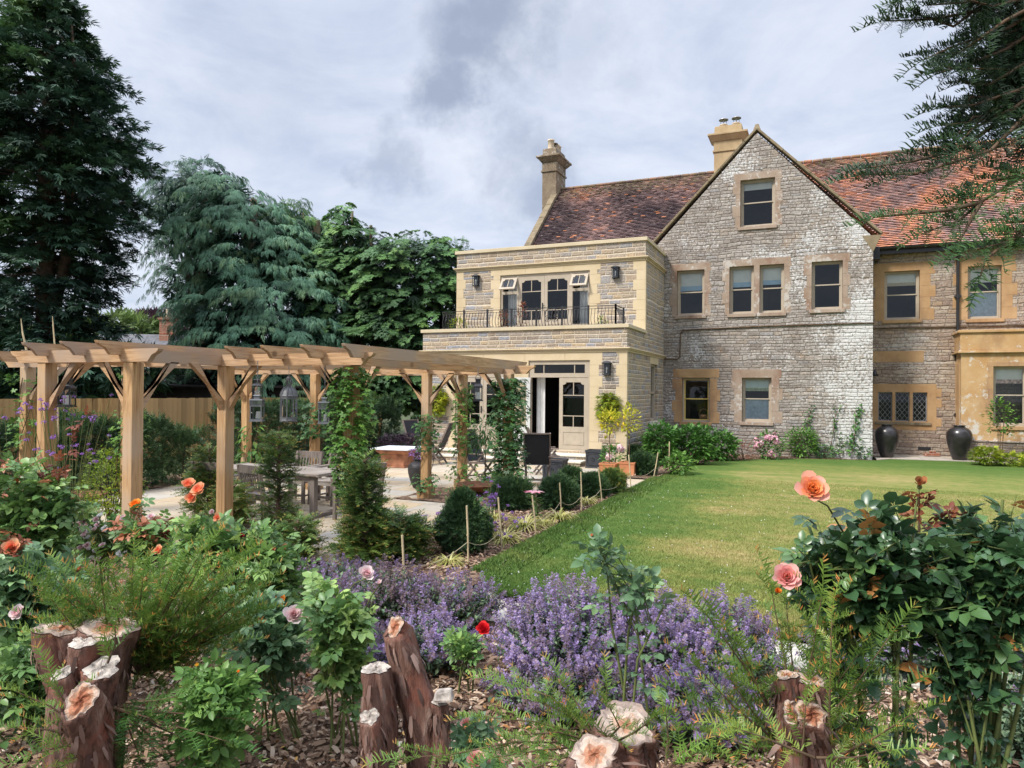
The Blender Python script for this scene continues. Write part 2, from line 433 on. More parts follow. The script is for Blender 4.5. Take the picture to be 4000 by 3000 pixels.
# ------------------------------------------------------------------ palette
M = {}
M['gable_stone'] = rubble('old grey rubble', [(.25, .21, .18), (.38, .335, .295), (.31, .275, .245), (.44, .40, .36), (.36, .30, .245), (.33, .31, .30)], (.20, .165, .135), .30, .095, lichen=.85, stain=.4, right_white=True, joint=.009, jamt=.75)
M['wing_stone'] = rubble('old brown rubble', [(.27, .19, .15), (.40, .31, .24), (.33, .25, .195), (.47, .385, .30), (.37, .26, .175)], (.22, .175, .14), .33, .105, lichen=.35, stain=.45, joint=.009, jamt=.7)
M['new_stone'] = rubble('new blue lias', [(.29, .235, .19), (.47, .365, .255), (.32, .30, .29), (.50, .385, .25), (.38, .31, .24), (.42, .34, .26), (.31, .315, .34), (.45, .36, .26)], (.62, .53, .41), .33, .118, bstr=.6, warp=.02, joint=.011, jamt=.9)
M['ashlar'] = ashlar('cream ashlar', (.53, .42, .26), (.62, .51, .345), scale=1.4)
M['coping'] = ashlar('cream coping', (.52, .43, .28), (.60, .51, .36), (.42, .36, .26), .3)
M['ham'] = ashlar('orange ham stone', (.35, .205, .10), (.46, .30, .16), (.25, .145, .09), .7)
M['ham_old'] = ashlar('weathered ham stone', (.28, .20, .145), (.38, .30, .235), (.21, .12, .08), .75, white=.55)
M['bay_stone'] = ashlar('lichened ham stone', (.42, .24, .10), (.50, .34, .18), (.25, .14, .08), .5, white=.75)
M['old_coping'] = ashlar('old verge stone', (.17, .135, .085), (.28, .22, .14), (.07, .06, .045), .85, scale=3.5)
M['chimney_new'] = ashlar('chimney ashlar', (.38, .275, .155), (.46, .35, .21), (.28, .20, .11), .4)
M['chimney_old'] = ashlar('old chimney stone', (.18, .135, .09), (.27, .21, .145), (.10, .08, .06), .8, scale=3.5, white=.55)
M['taupe'] = plain('taupe paint', (.40, .335, .255), .5, .05)
M['white_paint'] = plain('white paint', (.74, .74, .70), .45, .04)
M['pot_clay'] = plain('buff clay', (.62, .5, .36), .8, .12)
M['iron'] = plain('black iron', (.015, .015, .018), .45, .2, spec=.5)
M['black_plastic'] = plain('black pipe', (.018, .017, .018), .4, .2, spec=.5)
M['steel'] = plain('steel cowl', (.35, .34, .33), .35, .1, metal=.8)
M['room'] = plain('dark room', (.03, .026, .022), .9, .1)
M['room_floor'] = plain('dark floor', (.06, .04, .028), .5, .2)
M['curtain'] = plain('white curtain', (.78, .77, .74), .9, .05)
M['blind_white'] = plain('cream blind', (.74, .73, .66), .9, .04)
M['blind_blue'] = plain('blue hem', (.40, .55, .66), .9, .06)
M['net'] = plain('net curtain', (.50, .56, .62), .95, .12, scale=14)
M['lead'] = plain('lead', (.26, .26, .27), .6, .2)
M['step'] = ashlar('step stone', (.58, .54, .44), (.68, .64, .55), scale=3)
def glass_mat(name, refl=.055, tint=(.92, .95, .96)):
    m, k, o = new_mat(name)
    fr = k.n('ShaderNodeFresnel', {'IOR': 1.38}).outputs[0]
    f = k.math('ADD', k.math('MULTIPLY', fr, 1.0), refl - .04)
    tr = k.n('ShaderNodeBsdfTransparent', {'Color': (*tint, 1)}); gl = k.n('ShaderNodeBsdfGlossy', {'Roughness': .02, 'Color': (.9, .95, 1, 1)})
    mx = k.n('ShaderNodeMixShader', {0: f, 1: tr.outputs[0], 2: gl.outputs[0]}); k.t.links.new(mx.outputs[0], o.inputs[0]); return m
M['glass'] = glass_mat('window glass')
M['lantern_glass'] = glass_mat('lantern glass', .035, (.97, .98, .98))
def roof_mat(name):
    m, k, o = new_mat(name); P = objvec(k)
    a = k.n('ShaderNodeAttribute', attribute_name='rnd').outputs['Fac']
    s = k.n('ShaderNodeSeparateXYZ', {0: P})
    big = k.noise(k.vscale(P, (1, .6, .8)), .55, 5, .62); mid = k.noise(P, 2.2, 4)
    x = k.sm(s.outputs[0], -3.5, 1.0)                # the range left of the gable is the darker, older half
    t = k.math('ADD', k.math('ADD', k.math('MULTIPLY', a, .14), k.math('MULTIPLY', k.math('SUBTRACT', big, .5), 1.5)), k.math('ADD', k.math('MULTIPLY', x, .36), k.math('ADD', k.math('MULTIPLY', k.math('SUBTRACT', mid, .5), .55), .09)))
    t = k.math('ADD', t, k.math('MULTIPLY', k.math('MULTIPLY', k.sm(s.outputs[2], 8.9, 10.6), k.math('SUBTRACT', 1.0, x)), .30))
    c = k.ramp(t, [(.0, (.075, .052, .055)), (.18, (.135, .088, .085)), (.33, (.22, .14, .13)), (.45, (.33, .20, .17)), (.58, (.46, .21, .135)), (.75, (.58, .25, .13)), (.95, (.64, .33, .19))])
    lone = k.sm(a, .965, .975)
    c = k.mix(k.math('MULTIPLY', lone, .8), c, (.58, .24, .12))
    li = k.noise(P, 6, 7, .7)
    far = k.sm(s.outputs[0], 2.5, 8.0)
    c = k.mix(k.math('MULTIPLY', k.sm(k.math('ADD', li, k.math('MULTIPLY', far, .16)), .56, .72), .6), c, (.50, .42, .38))
    ridge = k.sm(s.outputs[2], 10.0, 10.9)
    c = k.mix(k.math('MULTIPLY', k.math('MULTIPLY', ridge, k.sm(li, .42, .55)), .6), c, (.22, .19, .09))
    finish(k, o, c, .85, k.noise(P, 18, 4), .3, .01, .2); return m
M['tile'] = roof_mat('clay tile')
M['pergola_x'] = timber('larch along x', (.27, .15, .07), (.52, .335, .185), 'x', (.37, .27, .19))
M['pergola_y'] = timber('larch along y', (.27, .15, .07), (.52, .335, .185), 'y', (.36, .27, .20))
M['pergola_z'] = timber('larch upright', (.27, .15, .065), (.50, .315, .155), 'z', (.45, .33, .22))
M['teak'] = timber('weathered teak', (.18, .15, .125), (.34, .30, .265), 'x', (.24, .2, .17), 12)
M['teak_z'] = timber('weathered teak upright', (.11, .085, .07), (.25, .21, .18), 'z', (.19, .16, .14), 12)
M['dark_teak'] = timber('dark teak', (.09, .068, .056), (.21, .165, .14), 'z', None, 12)
M['sling'] = plain('black sling', (.022, .023, .028), .75, .1)
M['fence'] = timber('fence boards', (.27, .145, .055), (.48, .29, .12), 'z', (.40, .25, .115), per_piece=True)
M['terracotta'] = plain('terracotta', (.50, .20, .09), .75, .15, scale=3)
M['old_terracotta'] = plain('old terracotta', (.34, .15, .085), .8, .3, scale=5)
M['slate_white'] = plain('white stone top', (.66, .69, .73), .35, .05)
M['lead_planter'] = plain('lead grey', (.035, .038, .046), .55, .15)
M['urn'] = plain('bronze glaze', (.035, .032, .032), .28, .25, metal=.35, spec=.6)
M['dark_pot'] = plain('dark ribbed pot', (.035, .032, .033), .5, .2)
M['rust'] = plain('rust', (.16, .07, .035), .85, .3)
M['cane'] = plain('bamboo', (.50, .40, .24), .7, .15)
M['string'] = plain('string', (.36, .31, .20), .9, .1)
M['zinc'] = plain('zinc', (.15, .155, .16), .55, .2, metal=.35)
M['candle'] = plain('candle wax', (.82, .80, .74), .6, .03)
M['bark'] = plain('bark', (.10, .065, .045), .95, .35, scale=9, bump=.6)
M['twig'] = plain('green cane', (.10, .125, .035), .7, .25)
M['brown_twig'] = plain('brown twig', (.11, .07, .04), .85, .25)
M['brick'] = rubble('red brick', [(.34, .11, .06), (.42, .16, .09), (.28, .09, .05)], (.4, .34, .28), .22, .075, bstr=.3, warp=.0)
M['basket'] = plain('wicker', (.30, .17, .08), .8, .3, scale=30)
M['grey_slate'] = plain('slate roof', (.12, .12, .13), .8, .2)

F_YEWDARK = foliage('yew clipped', [(0, (.010, .024, .010)), (.5, (.020, .046, .018)), (.85, (.042, .082, .026)), (1, (.08, .13, .035))], .55, .15, 1.6, .3, gain=1.6)
F_YEW = foliage('yew', [(0, (.016, .034, .013)), (.45, (.034, .068, .018)), (.75, (.085, .125, .026)), (1, (.18, .13, .035))], .5, .22, 1.5, .35, gain=2.0)
F_YEWFRESH = foliage('yew regrowth', [(0, (.022, .062, .016)), (.4, (.062, .115, .021)), (.66, (.125, .175, .030)), (.76, (.24, .15, .04)), (1, (.42, .15, .045))], .4, .3, 3.0, .25, gain=1.85)
F_BIG = foliage('dark conifer', [(0, (.009, .020, .015)), (.45, (.018, .040, .023)), (.8, (.042, .080, .026)), (1, (.10, .145, .034))], .6, .12, .35, .45, gain=2.3)
F_BLUE = foliage('blue cypress', [(0, (.013, .034, .022)), (.45, (.034, .078, .046)), (.8, (.066, .135, .078)), (1, (.11, .17, .08))], .6, .15, .5, .35, gain=1.85)
F_GREEN = foliage('green cypress', [(0, (.012, .028, .014)), (.45, (.030, .068, .024)), (.8, (.058, .118, .032)), (1, (.11, .18, .045))], .6, .18, .45, .4, gain=1.9)
F_COPPER = foliage('copper leaf', [(0, (.018, .010, .014)), (.6, (.045, .022, .03)), (1, (.075, .035, .04))], .6, .2, .6, .3, gain=1.6)
F_BROAD = foliage('broad leaf', [(0, (.03, .055, .015)), (.6, (.07, .11, .03)), (1, (.12, .16, .05))], .6, .25, .6, .3, gain=1.6)
F_ROSE = foliage('rose leaf', [(0, (.024, .052, .017)), (.5, (.054, .104, .030)), (.8, (.105, .165, .042)), (.92, (.15, .20, .055)), (1, (.20, .075, .04))], .42, .25, 2.5, .22, .45, gain=2.15)
F_ROSEBLUE = foliage('blue rose leaf', [(0, (.028, .058, .028)), (.6, (.062, .112, .050)), (.9, (.11, .165, .068)), (1, (.19, .09, .05))], .45, .22, 2.5, .22, .45, gain=2.1)
F_ROSEDARK = foliage('dark rose leaf', [(0, (.012, .032, .016)), (.55, (.030, .066, .024)), (.85, (.072, .13, .036)), (.95, (.12, .15, .04)), (1, (.22, .10, .03))], .33, .18, 2.5, .22, .55, gain=1.9)
F_ROSELIME = foliage('fresh rose leaf', [(0, (.055, .12, .030)), (.6, (.11, .21, .05)), (1, (.19, .29, .08))], .42, .3, 3, .2, gain=1.35)
F_CLIMB = foliage('climber leaf', [(0, (.030, .075, .016)), (.5, (.065, .14, .026)), (.85, (.13, .23, .04)), (1, (.22, .31, .05))], .45, .3, 1.8, .3, gain=1.5)
F_CLIMBDARK = foliage('dark climber leaf', [(0, (.018, .05, .018)), (.5, (.042, .098, .030)), (1, (.10, .19, .045))], .42, .25, 1.8, .3, gain=1.6)
F_GOLD = foliage('golden leaf', [(0, (.10, .18, .02)), (.5, (.24, .31, .025)), (1, (.50, .46, .03))], .5, .3, 2, .25, gain=1.1)
F_LEMON = foliage('lemon leaf', [(0, (.22, .28, .02)), (.6, (.48, .46, .03)), (1, (.68, .55, .05))], .4, .35, 3, .2)
F_GRASSTUFT = foliage('golden grass', [(0, (.22, .25, .05)), (.6, (.45, .42, .12)), (1, (.60, .56, .25))], .6, .3, 3, .2)
F_HYD = foliage('hydrangea leaf', [(0, (.025, .07, .018)), (.6, (.065, .15, .03)), (1, (.13, .23, .045))], .5, .28, 2, .3, gain=1.6)
F_FERN = foliage('fern', [(0, (.07, .14, .02)), (.6, (.15, .25, .035)), (1, (.27, .34, .06))], .5, .35, 2, .2)
F_NEPLEAF = foliage('catmint leaf', [(0, (.035, .068, .040)), (.6, (.085, .135, .078)), (1, (.14, .19, .10))], .75, .2, 2, .3, gain=1.4)
F_NEPFLOWER = foliage('catmint flower', [(0, (.16, .11, .10)), (.30, (.20, .14, .19)), (.6, (.25, .18, .35)), (.9, (.36, .27, .50)), (1, (.40, .30, .34))], .8, .3, 2, .2)
F_PURPLE = foliage('verbena', [(0, (.20, .08, .32)), (1, (.40, .22, .58))], .8, .3, 2, .2)
F_PURPLELEAF = foliage('purple leaf', [(0, (.020, .012, .02)), (.7, (.05, .025, .045)), (1, (.09, .04, .06))], .6, .2, 2, .3)
F_REDLEAF = foliage('young red leaf', [(0, (.09, .025, .02)), (.6, (.22, .06, .03)), (1, (.34, .13, .05))], .45, .3, 3, .2)
def petals(name, a, b, c=None): return foliage(name, [(0, a), (.55, b), (1, c or b)], .55, .35, 4, .08, .25)
P_CORAL = petals('coral petal', (.80, .15, .07), (.85, .30, .16), (.85, .50, .28))
P_PEACH = petals('peach petal', (.90, .34, .06), (.88, .36, .16), (.88, .45, .36))
P_PINK = petals('pink petal', (.80, .30, .22), (.80, .36, .34), (.84, .55, .48))
P_PALE = petals('pale pink petal', (.78, .42, .45), (.84, .62, .62), (.88, .78, .76))
P_ORANGE = petals('orange petal', (.85, .16, .01), (.90, .28, .03), (.90, .40, .08))
P_RED = petals('red petal', (.42, .006, .015), (.65, .012, .02), (.75, .03, .03))
P_DARKRED = petals('crimson petal', (.20, .004, .02), (.32, .01, .03))
P_YELLOW = petals('yellow petal', (.85, .45, .03), (.88, .55, .08))
P_WHITE = petals('white petal', (.78, .74, .66), (.86, .85, .82))
P_HOT = petals('lily petal', (.70, .12, .26), (.80, .30, .40), (.85, .55, .6))
P_MAUVE = petals('hydrangea petal', (.66, .30, .42), (.80, .46, .54), (.84, .62, .62))

# ------------------------------------------------------------------ ground
def sheet(name, pts, z, mat, kind='structure', parent=None, div=None):
    mb = MB(); mb.poly(pts, [], lambda a, b, t: (a, b, t), z, z - .03)
    o = mb.build(name, mat); o['kind'] = kind; return o
def lawn_mat(blades=False):
    m, k, o = new_mat('grass blades' if blades else 'lawn'); P = objvec(k)
    s = k.n('ShaderNodeSeparateXYZ', {0: P})
    big = k.noise(k.vscale(P, (.55, 1.0, 1)), .75, 4, .55); mid = k.noise(P, 5.5, 5, .65); fine = k.noise(P, 70, 3, .7)
    st = k.noise(k.vscale(P, (.25, 1.5, 1)), 1.6, 4, .55)
    # watered, greener strips along the beds; the open middle is parched
    ex = k.sm(k.math('ADD', s.outputs[0], k.math('MULTIPLY', k.math('SUBTRACT', big, .5), 1.6)), -2.7, -1.2)
    ey = k.math('MULTIPLY', ex, k.math('SUBTRACT', 1.0, k.sm(k.math('ADD', s.outputs[1], k.math('MULTIPLY', st, 3.0)), 20.0, 24.0)))
    dry = k.math('ADD', k.math('MULTIPLY', ey, .36), k.math('ADD', k.math('ADD', k.math('MULTIPLY', k.math('SUBTRACT', big, .5), .5), .05), k.math('ADD', k.math('MULTIPLY', k.math('SUBTRACT', mid, .5), .55), k.math('MULTIPLY', k.math('SUBTRACT', st, .5), .55))))
    c = k.ramp(dry, [(.0, (.070, .128, .026)), (.2, (.112, .158, .038)), (.36, (.17, .190, .050)), (.55, (.27, .232, .088)), (.72, (.36, .275, .135))])
    c = k.mix(.6, c, k.ramp(fine, [(.25, .5), (.75, 1.3)]), 'MULTIPLY')
    if blades:
        c = k.mix(1.0, c, k.ramp(k.n('ShaderNodeAttribute', attribute_name='rnd').outputs['Fac'], [(0, .75), (1, 1.75)]), 'MULTIPLY')
        finish(k, o, c, .7, spec=.2)
    else: finish(k, o, c, .95, k.math('ADD', fine, mid), .5, .02, .1)
    return m
def paving_mat(name, cols, grout, bw, rh):
    m, k, o = new_mat(name); P = objvec(k)
    br = k.n('ShaderNodeTexBrick', {'Vector': P, 'Color1': (0, 0, 0, 1), 'Color2': (1, 1, 1, 1), 'Mortar': (.5, .5, .5, 1), 'Scale': 1.0, 'Mortar Size': .006, 'Mortar Smooth': .2,
             'Brick Width': bw, 'Row Height': rh}, offset=.37, offset_frequency=2, squash=.6, squash_frequency=2)
    c = k.ramp(br.outputs['Color'], [(i / (len(cols) - 1), q) for i, q in enumerate(cols)])
    n = k.noise(P, 3.2, 6, .65); f = k.noise(P, 30, 4)
    c = k.mix(.35, c, k.ramp(n, [(.3, .65), (.7, 1.15)]), 'MULTIPLY')
    c = k.mix(k.math('MULTIPLY', k.sm(k.noise(P, 1.1, 5, .6), .52, .75), .25), c, (.30, .22, .13))
    c = k.mix(br.outputs['Fac'], c, grout)
    finish(k, o, c, .8, k.math('SUBTRACT', k.math('MULTIPLY', f, .3), br.outputs['Fac']), .35, .01, .2); return m
def mulch_mat():
    m, k, o = new_mat('bark mulch'); P = objvec(k)
    v = k.n('ShaderNodeTexVoronoi', {'Vector': P, 'Scale': 26.0, 'Randomness': 1.0})
    h = k.n('ShaderNodeSeparateColor', {0: v.outputs['Color']}).outputs[0]
    c = k.ramp(h, [(0, (.07, .043, .03)), (.5, (.16, .10, .07)), (1, (.30, .21, .145))])
    c = k.mix(.5, c, k.ramp(k.noise(P, 12, 5), [(.3, .4), (.7, 1.2)]), 'MULTIPLY')
    finish(k, o, c, .95, k.math('ADD', h, k.noise(P, 30, 4)), .9, .02, .1); return m
def soil_mat():
    return plain('rough ground', (.05, .065, .022), .95, .3, scale=.6)
M['lawn'] = lawn_mat(); M['blades'] = lawn_mat(True); M['mulch'] = mulch_mat()
M['paving'] = paving_mat('sandstone paving', [(.42, .325, .215), (.45, .375, .27), (.40, .37, .32), (.47, .365, .235), (.43, .375, .30), (.45, .33, .19)], (.20, .17, .13), .9, .6)
M['old_paving'] = paving_mat('old paving', [(.36, .31, .25), (.46, .40, .33), (.40, .36, .31)], (.2, .18, .15), .7, .55)
M['kerb'] = paving_mat('pale edging', [(.46, .43, .37), (.52, .50, .44), (.44, .40, .33)], (.28, .25, .2), .55, .6)
g = sheet('ground', [(-400, -150), (400, -150), (400, 500), (-400, 500)], -.06, soil_mat())
lw = [(-3.40, 7.0), (-3.36, 16.2), (-3.25, 19.3), (-2.6, 20.9), (-1.6, 22.0), (-.5, 22.75), (1.5, 23.2), (2.0, 23.9), (4.0, 24.1), (6.0, 23.9), (16, 24), (40, 24), (40, 6.18), (-2.2, 6.18), (-2.75, 6.28), (-3.2, 6.6)]
sheet('lawn', lw, .035, M['lawn'])
sheet('terrace', [(-12.0, 6.45), (-4.95, 6.75), (-4.95, 14.2), (-3.43, 14.2), (-3.43, 15.9), (-4.76, 15.95), (-4.76, 18.65), (-12.0, 18.65)], 0.0, M['paving'])
sheet('garden_path', [(-3.3, 5.62), (14, 5.62), (14, 6.17), (-2.2, 6.17), (-2.8, 6.26), (-3.1, 6.5), (-3.5, 6.2)], -.012, M['kerb'])
sheet('paved_strip', [(1.55, 23.3), (2.0, 23.95), (4.0, 24.14), (4.9, 24.0), (5.2, 24.5), (5.2, 25.55), (1.55, 25.55)], .05, M['old_paving'])
def bed(name, pts, z):
    """mulched bed as a gently lumpy sheet"""
    import mathutils
    xs = [p[0] for p in pts]; ys = [p[1] for p in pts]
    st = max(.12, (max(xs) - min(xs)) / 90)
    nx = int((max(xs) - min(xs)) / st) + 1; ny = int((max(ys) - min(ys)) / st) + 1
    def ins(x, y):
        c = False; j = len(pts) - 1
        for i in range(len(pts)):
            if (pts[i][1] > y) != (pts[j][1] > y) and x < (pts[j][0] - pts[i][0]) * (y - pts[i][1]) / (pts[j][1] - pts[i][1]) + pts[i][0]: c = not c
            j = i
        return c
    mb = MB()
    for i in range(nx):
        for j in range(ny):
            x = min(xs) + i * st; y = min(ys) + j * st
            if ins(x + st / 2, y + st / 2):
                q = [(x, y), (x + st, y), (x + st, y + st), (x, y + st)]
                mb.add([(a, b, z + .03 * mathutils.noise.noise(Vector((a * 1.7, b * 1.7, 3)))) for a, b in q], [(0, 1, 2, 3)], True)
    o = mb.build(name, M['mulch']); o['kind'] = 'structure'; return o
bed('mulch_bed', [(-14, -3), (14, -3), (14, 5.66), (-3.3, 5.66), (-3.0, 6.6), (-14, 6.6)], -.035)
bed('mulch_bed', [(-4.97, 6.3), (-3.2, 6.3), (-3.36, 14.2), (-4.97, 14.2)], .03)
bed('mulch_bed', [(-4.74, 15.9), (-3.38, 15.9), (-3.26, 19.2), (-2.6, 20.9), (-1.6, 22.0), (-.5, 22.75), (1.5, 23.3), (1.5, 23.5), (-4.74, 23.5)], .03)
bed('mulch_bed', [(-13.6, 6.3), (-12.02, 6.3), (-12.02, 18.6), (-13.6, 18.6)], .0)
bed('mulch_bed', [(-7.1, 11.0), (-4.97, 11.0), (-4.97, 12.2), (-6.0, 12.9), (-7.1, 12.7)], .012)
F_YEWHANG = foliage('hanging yew', [(0, (.012, .024, .012)), (.35, (.030, .068, .020)), (.65, (.065, .14, .032)), (.85, (.10, .17, .04)), (1, (.24, .13, .05))], .5, .25, 3.0, .3, gain=1.2)
M['spent'] = foliage('spent petal', [(0, (.20, .07, .03)), (1, (.40, .16, .06))], .7, .2)
# ------------------------------------------------------------------ the house
HO = (-1.85, 23.52, 0.0)
house = thing('country_house', 'long stone country house with a big gable, red tiled roofs and flat roofed wing', 'house', HO)
def hb(mb, name, mat, bevel=0.0, parent=None):
    o = mb.build(name, mat, house if parent is None else parent, True, bevel)
    if parent is None: return o
    return o
XZ = lambda Y: (lambda a, b, t: (a, Y + t, b))               # wall facing -y, t goes inward
YZ = lambda X, s=1: (lambda a, b, t: (X - s * t, a, b))      # wall facing +x (s=1) or -x (s=-1)
def rect(x0, x1, z0, z1): return [(x0, z0), (x1, z0), (x1, z1), (x0, z1)]
FY, UY, GY, WY = 18.68, 20.83, 23.52, 25.60
EL, ER = -11.05, -4.74

# --- new wing (ground floor, balcony, upper room)
D_R = (-7.59, -5.77, .34, 2.84); D_L = (-9.94, -8.12, .34, 2.84); U_W = (-9.47, -6.46, 3.55, 5.69); S_W = (21.62, 22.56, 1.05, 2.84)
hb(MB().poly(rect(EL, ER, -.1, 3.70), [rect(*D_R), rect(*D_L)], XZ(FY), 0, .3), 'wing_wall', M['new_stone'])
hb(MB().poly(rect(EL, ER, 3.42, 6.46), [rect(*U_W)], XZ(UY), 0, .3), 'wing_wall', M['new_stone'])
hb(MB().poly([(FY + .003, -.1), (GY, -.1), (GY, 6.46), (UY + .003, 6.46), (UY + .003, 3.70), (FY + .003, 3.70)], [rect(*S_W)], YZ(ER + .002), 0, .298), 'wing_wall', M['new_stone'])
hb(MB().poly([(FY + .003, -.1), (GY + 2.0, -.1), (GY + 2.0, 6.46), (UY + .003, 6.46), (UY + .003, 3.70), (FY + .003, 3.70)], [], YZ(EL - .002, -1), 0, .298), 'wing_wall', M['new_stone'])
fl = MB().box(EL + .3, ER - .3, FY + .3, UY + .05, 3.2, 3.42)
hb(fl, 'balcony_floor', M['step'])
hb(MB().box(EL + .02, ER - .02, UY + .02, WY, 6.28, 6.40), 'flat_roof', M['lead'])
hb(MB().box(EL + .3, ER - .3, UY + .3, GY, 3.2, 3.40).box(EL + .3, ER - .3, FY + .02, GY, .2, .335), 'room_floor', M['room_floor'])
hb(MB().box(EL + .3, ER - .3, GY - .12, GY - .02, .335, 6.28).box(-8.25, -8.15, FY + 1.4, GY - .12, .335, 3.2), 'room_wall', M['room'])
# copings and string courses: swept round the front and the sides
def course(name, y, z0, z1, out, mat, x0=EL, x1=ER, yend=GY, steps=None):
    prof = steps or [(0.0, z0, z1, out)]
    mb = MB()
    for (_, a, b, q) in prof:
        mb.box(x0 - q, x1 + q, y - q, y + .31, a, b)
        mb.box(x1 - .30, x1 + q, y + .31, yend - .002, a, b)
        mb.box(x0 - q, x0 + .30, y + .31, yend - .002, a, b)
    return hb(mb, name, mat, .008)
course('coping', FY, 3.702, 3.80, .055, M['coping'], yend=UY)
course('coping', UY, 6.462, 6.57, .055, M['coping'])
course('string_course', FY, 0, 0, 0, M['ashlar'], steps=[(0, 3.05, 3.10, .03), (0, 3.10, 3.135, .06), (0, 3.135, 3.17, .095)])
course('string_course', UY, 0, 0, 0, M['ashlar'], steps=[(0, 5.88, 5.93, .03), (0, 5.93, 5.965, .06), (0, 5.965, 6.0, .095)])
def blocks(name, segs, mat):                       # dressed blocks set a few millimetres proud; segs: (x0,x1,z0,z1)
    return segs
def quoin(x_edge, sgn, z0, z1, y, mat, long=.34, short=.24, h=.30, start=0, name='quoin_column'):
    mb = MB(); z = z0; i = start
    while z < z1 - .05:
        t = min(z + h, z1); wdt = long if i % 2 == 0 else short
        a, b = (x_edge, x_edge + sgn * wdt)
        mb.box(a, b, y - .006, y + .12, z + .002, t - .002); z = t; i += 1
    return hb(mb, name, mat, .003)
A = M['ashlar']
quoin(ER + .006, -1, 0, 3.05, FY, A, .30, .22); quoin(EL - .006, 1, 0, 3.05, FY, A, .30, .22, start=1)
quoin(ER + .006, -1, 3.81, 5.88, UY, A, .38, .28); quoin(EL - .006, 1, 3.81, 5.88, UY, A, .34, .26, start=1)
quoin(D_R[1] - .004, 1, .0, 2.84, FY, A, .36, .26, start=1, name='jamb'); quoin(D_L[0] + .004, -1, .0, 2.84, FY, A, .30, .2, name='jamb')
quoin(U_W[1] - .004, 1, 3.45, 5.69, UY, A, .34, .24, name='jamb'); quoin(U_W[0] + .004, -1, 3.45, 5.69, UY, A, .34, .24, name='jamb')
pm = MB()
z = 0.0
while z < 2.8:
    t = min(z + .30, 2.84); pm.box(D_L[1] - .004, D_R[0] + .004, FY - .006, FY + .12, z + .002, t - .002); z = t
hb(pm, 'pier', A, .003)
lm = MB()
for a, b in ((-10.25, -9.0), (-8.996, -7.7), (-7.696, -6.5), (-6.496, -5.42)): lm.box(a, b, FY - .007, FY + .12, 2.836, 3.05)
hb(lm, 'lintel', A, .003)
lm = MB()
for a, b in ((-9.8, -8.6), (-8.596, -7.3), (-7.296, -6.12)): lm.box(a, b, UY - .007, UY + .12, 5.686, 5.88)
hb(lm, 'lintel', A, .003)
# steps up to both pairs of doors
for (a, b) in ((-8.0, -5.72), (-10.35, -8.08)):
    sm_ = MB().box(a, b - .02, FY - .92, FY - .01, -.02, .085).box(a, b, FY - .46, FY - .012, .085, .215)
    st = hb(sm_, 'step', M['new_stone'])
    tr = MB().box(a - .03, b + .01, FY - .95, FY - .47, .087, .135).box(a - .03, b + .03, FY - .50, FY - .013, .217, .27)
    hb(tr, 'tread', M['step'], .008, st)

def arch_hole(x0, x1, z0, z1, sh=.16, dz=.07):     # shouldered head of the glazing
    w_ = x1 - x0; pts = [(x0, z0), (x1, z0), (x1, z1 - dz)]
    for i in range(5): a = i / 4 * math.pi / 2; pts.append((x1 - sh * w_ * (math.sin(a)), z1 - dz + dz * (1 - math.cos(a))))
    for i in range(5): a = (1 - i / 4) * math.pi / 2; pts.append((x0 + sh * w_ * (math.sin(a)), z1 - dz + dz * (1 - math.cos(a))))
    pts.append((x0, z1 - dz)); return pts
def mapper(hx, hy, ang):                           # local (a, z, t): a from the hinge, t inward
    ca, sa = math.cos(ang), math.sin(ang)
    return lambda a, b, t: (hx + a * ca - t * sa, hy + a * sa + t * ca, b)
def french_leaf(fn, w_, z0, z1, mat, name='french_door', split=.62, handle=None):
    s_ = .105; gx0, gx1, gz0, gz1 = s_, w_ - s_, z0 + split, z1 - .13
    hole = arch_hole(gx0, gx1, gz0, gz1)
    mb = MB().poly(rect(0, w_, z0, z1), [hole], fn, 0, .05)
    for (p, q, r_, s2) in ((gx0, gx1, gz0 - .5, gz0 - .13),) if split > .55 else ():
        e = .022
        for (a, b, c, d) in ((p, q, r_, r_ + e), (p, q, s2 - e, s2), (p, p + e, r_ + e, s2 - e), (q - e, q, r_ + e, s2 - e)):
            mb.poly(rect(a, b, c, d), [], fn, -.012, .0)
    bw = .022
    zt = gz1 - .36; zb = gz0 + .30
    for (a, b, c, d) in ((gx0, gx1, zt - bw / 2, zt + bw / 2), (gx0, gx1, zb - bw / 2, zb + bw / 2), ((gx0 + gx1 - bw) / 2, (gx0 + gx1 + bw) / 2, zt + bw / 2, gz1 - .002), ((gx0 + gx1 - bw) / 2, (gx0 + gx1 + bw) / 2, gz0, zb - bw / 2)):
        mb.poly(rect(a, b, c, d), [], fn, .006, .044)
    o = hb(mb, name, mat)
    hb(MB().add([fn(a, b, .026) for a, b in hole], [tuple(range(len(hole)))]), 'pane', M['glass'], parent=o)
    if handle is not None:
        a0 = handle; hm = MB().poly(rect(a0 - .015, a0 + .015, z0 + .95, z0 + 1.15), [], fn, -.02, 0.0).tube([fn(a0, z0 + 1.06, -.03), fn(a0 + .09, z0 + 1.06, -.05)], .009, 6)
        hb(hm, 'handle', M['iron'], parent=o)
    return o
TP = M['taupe']
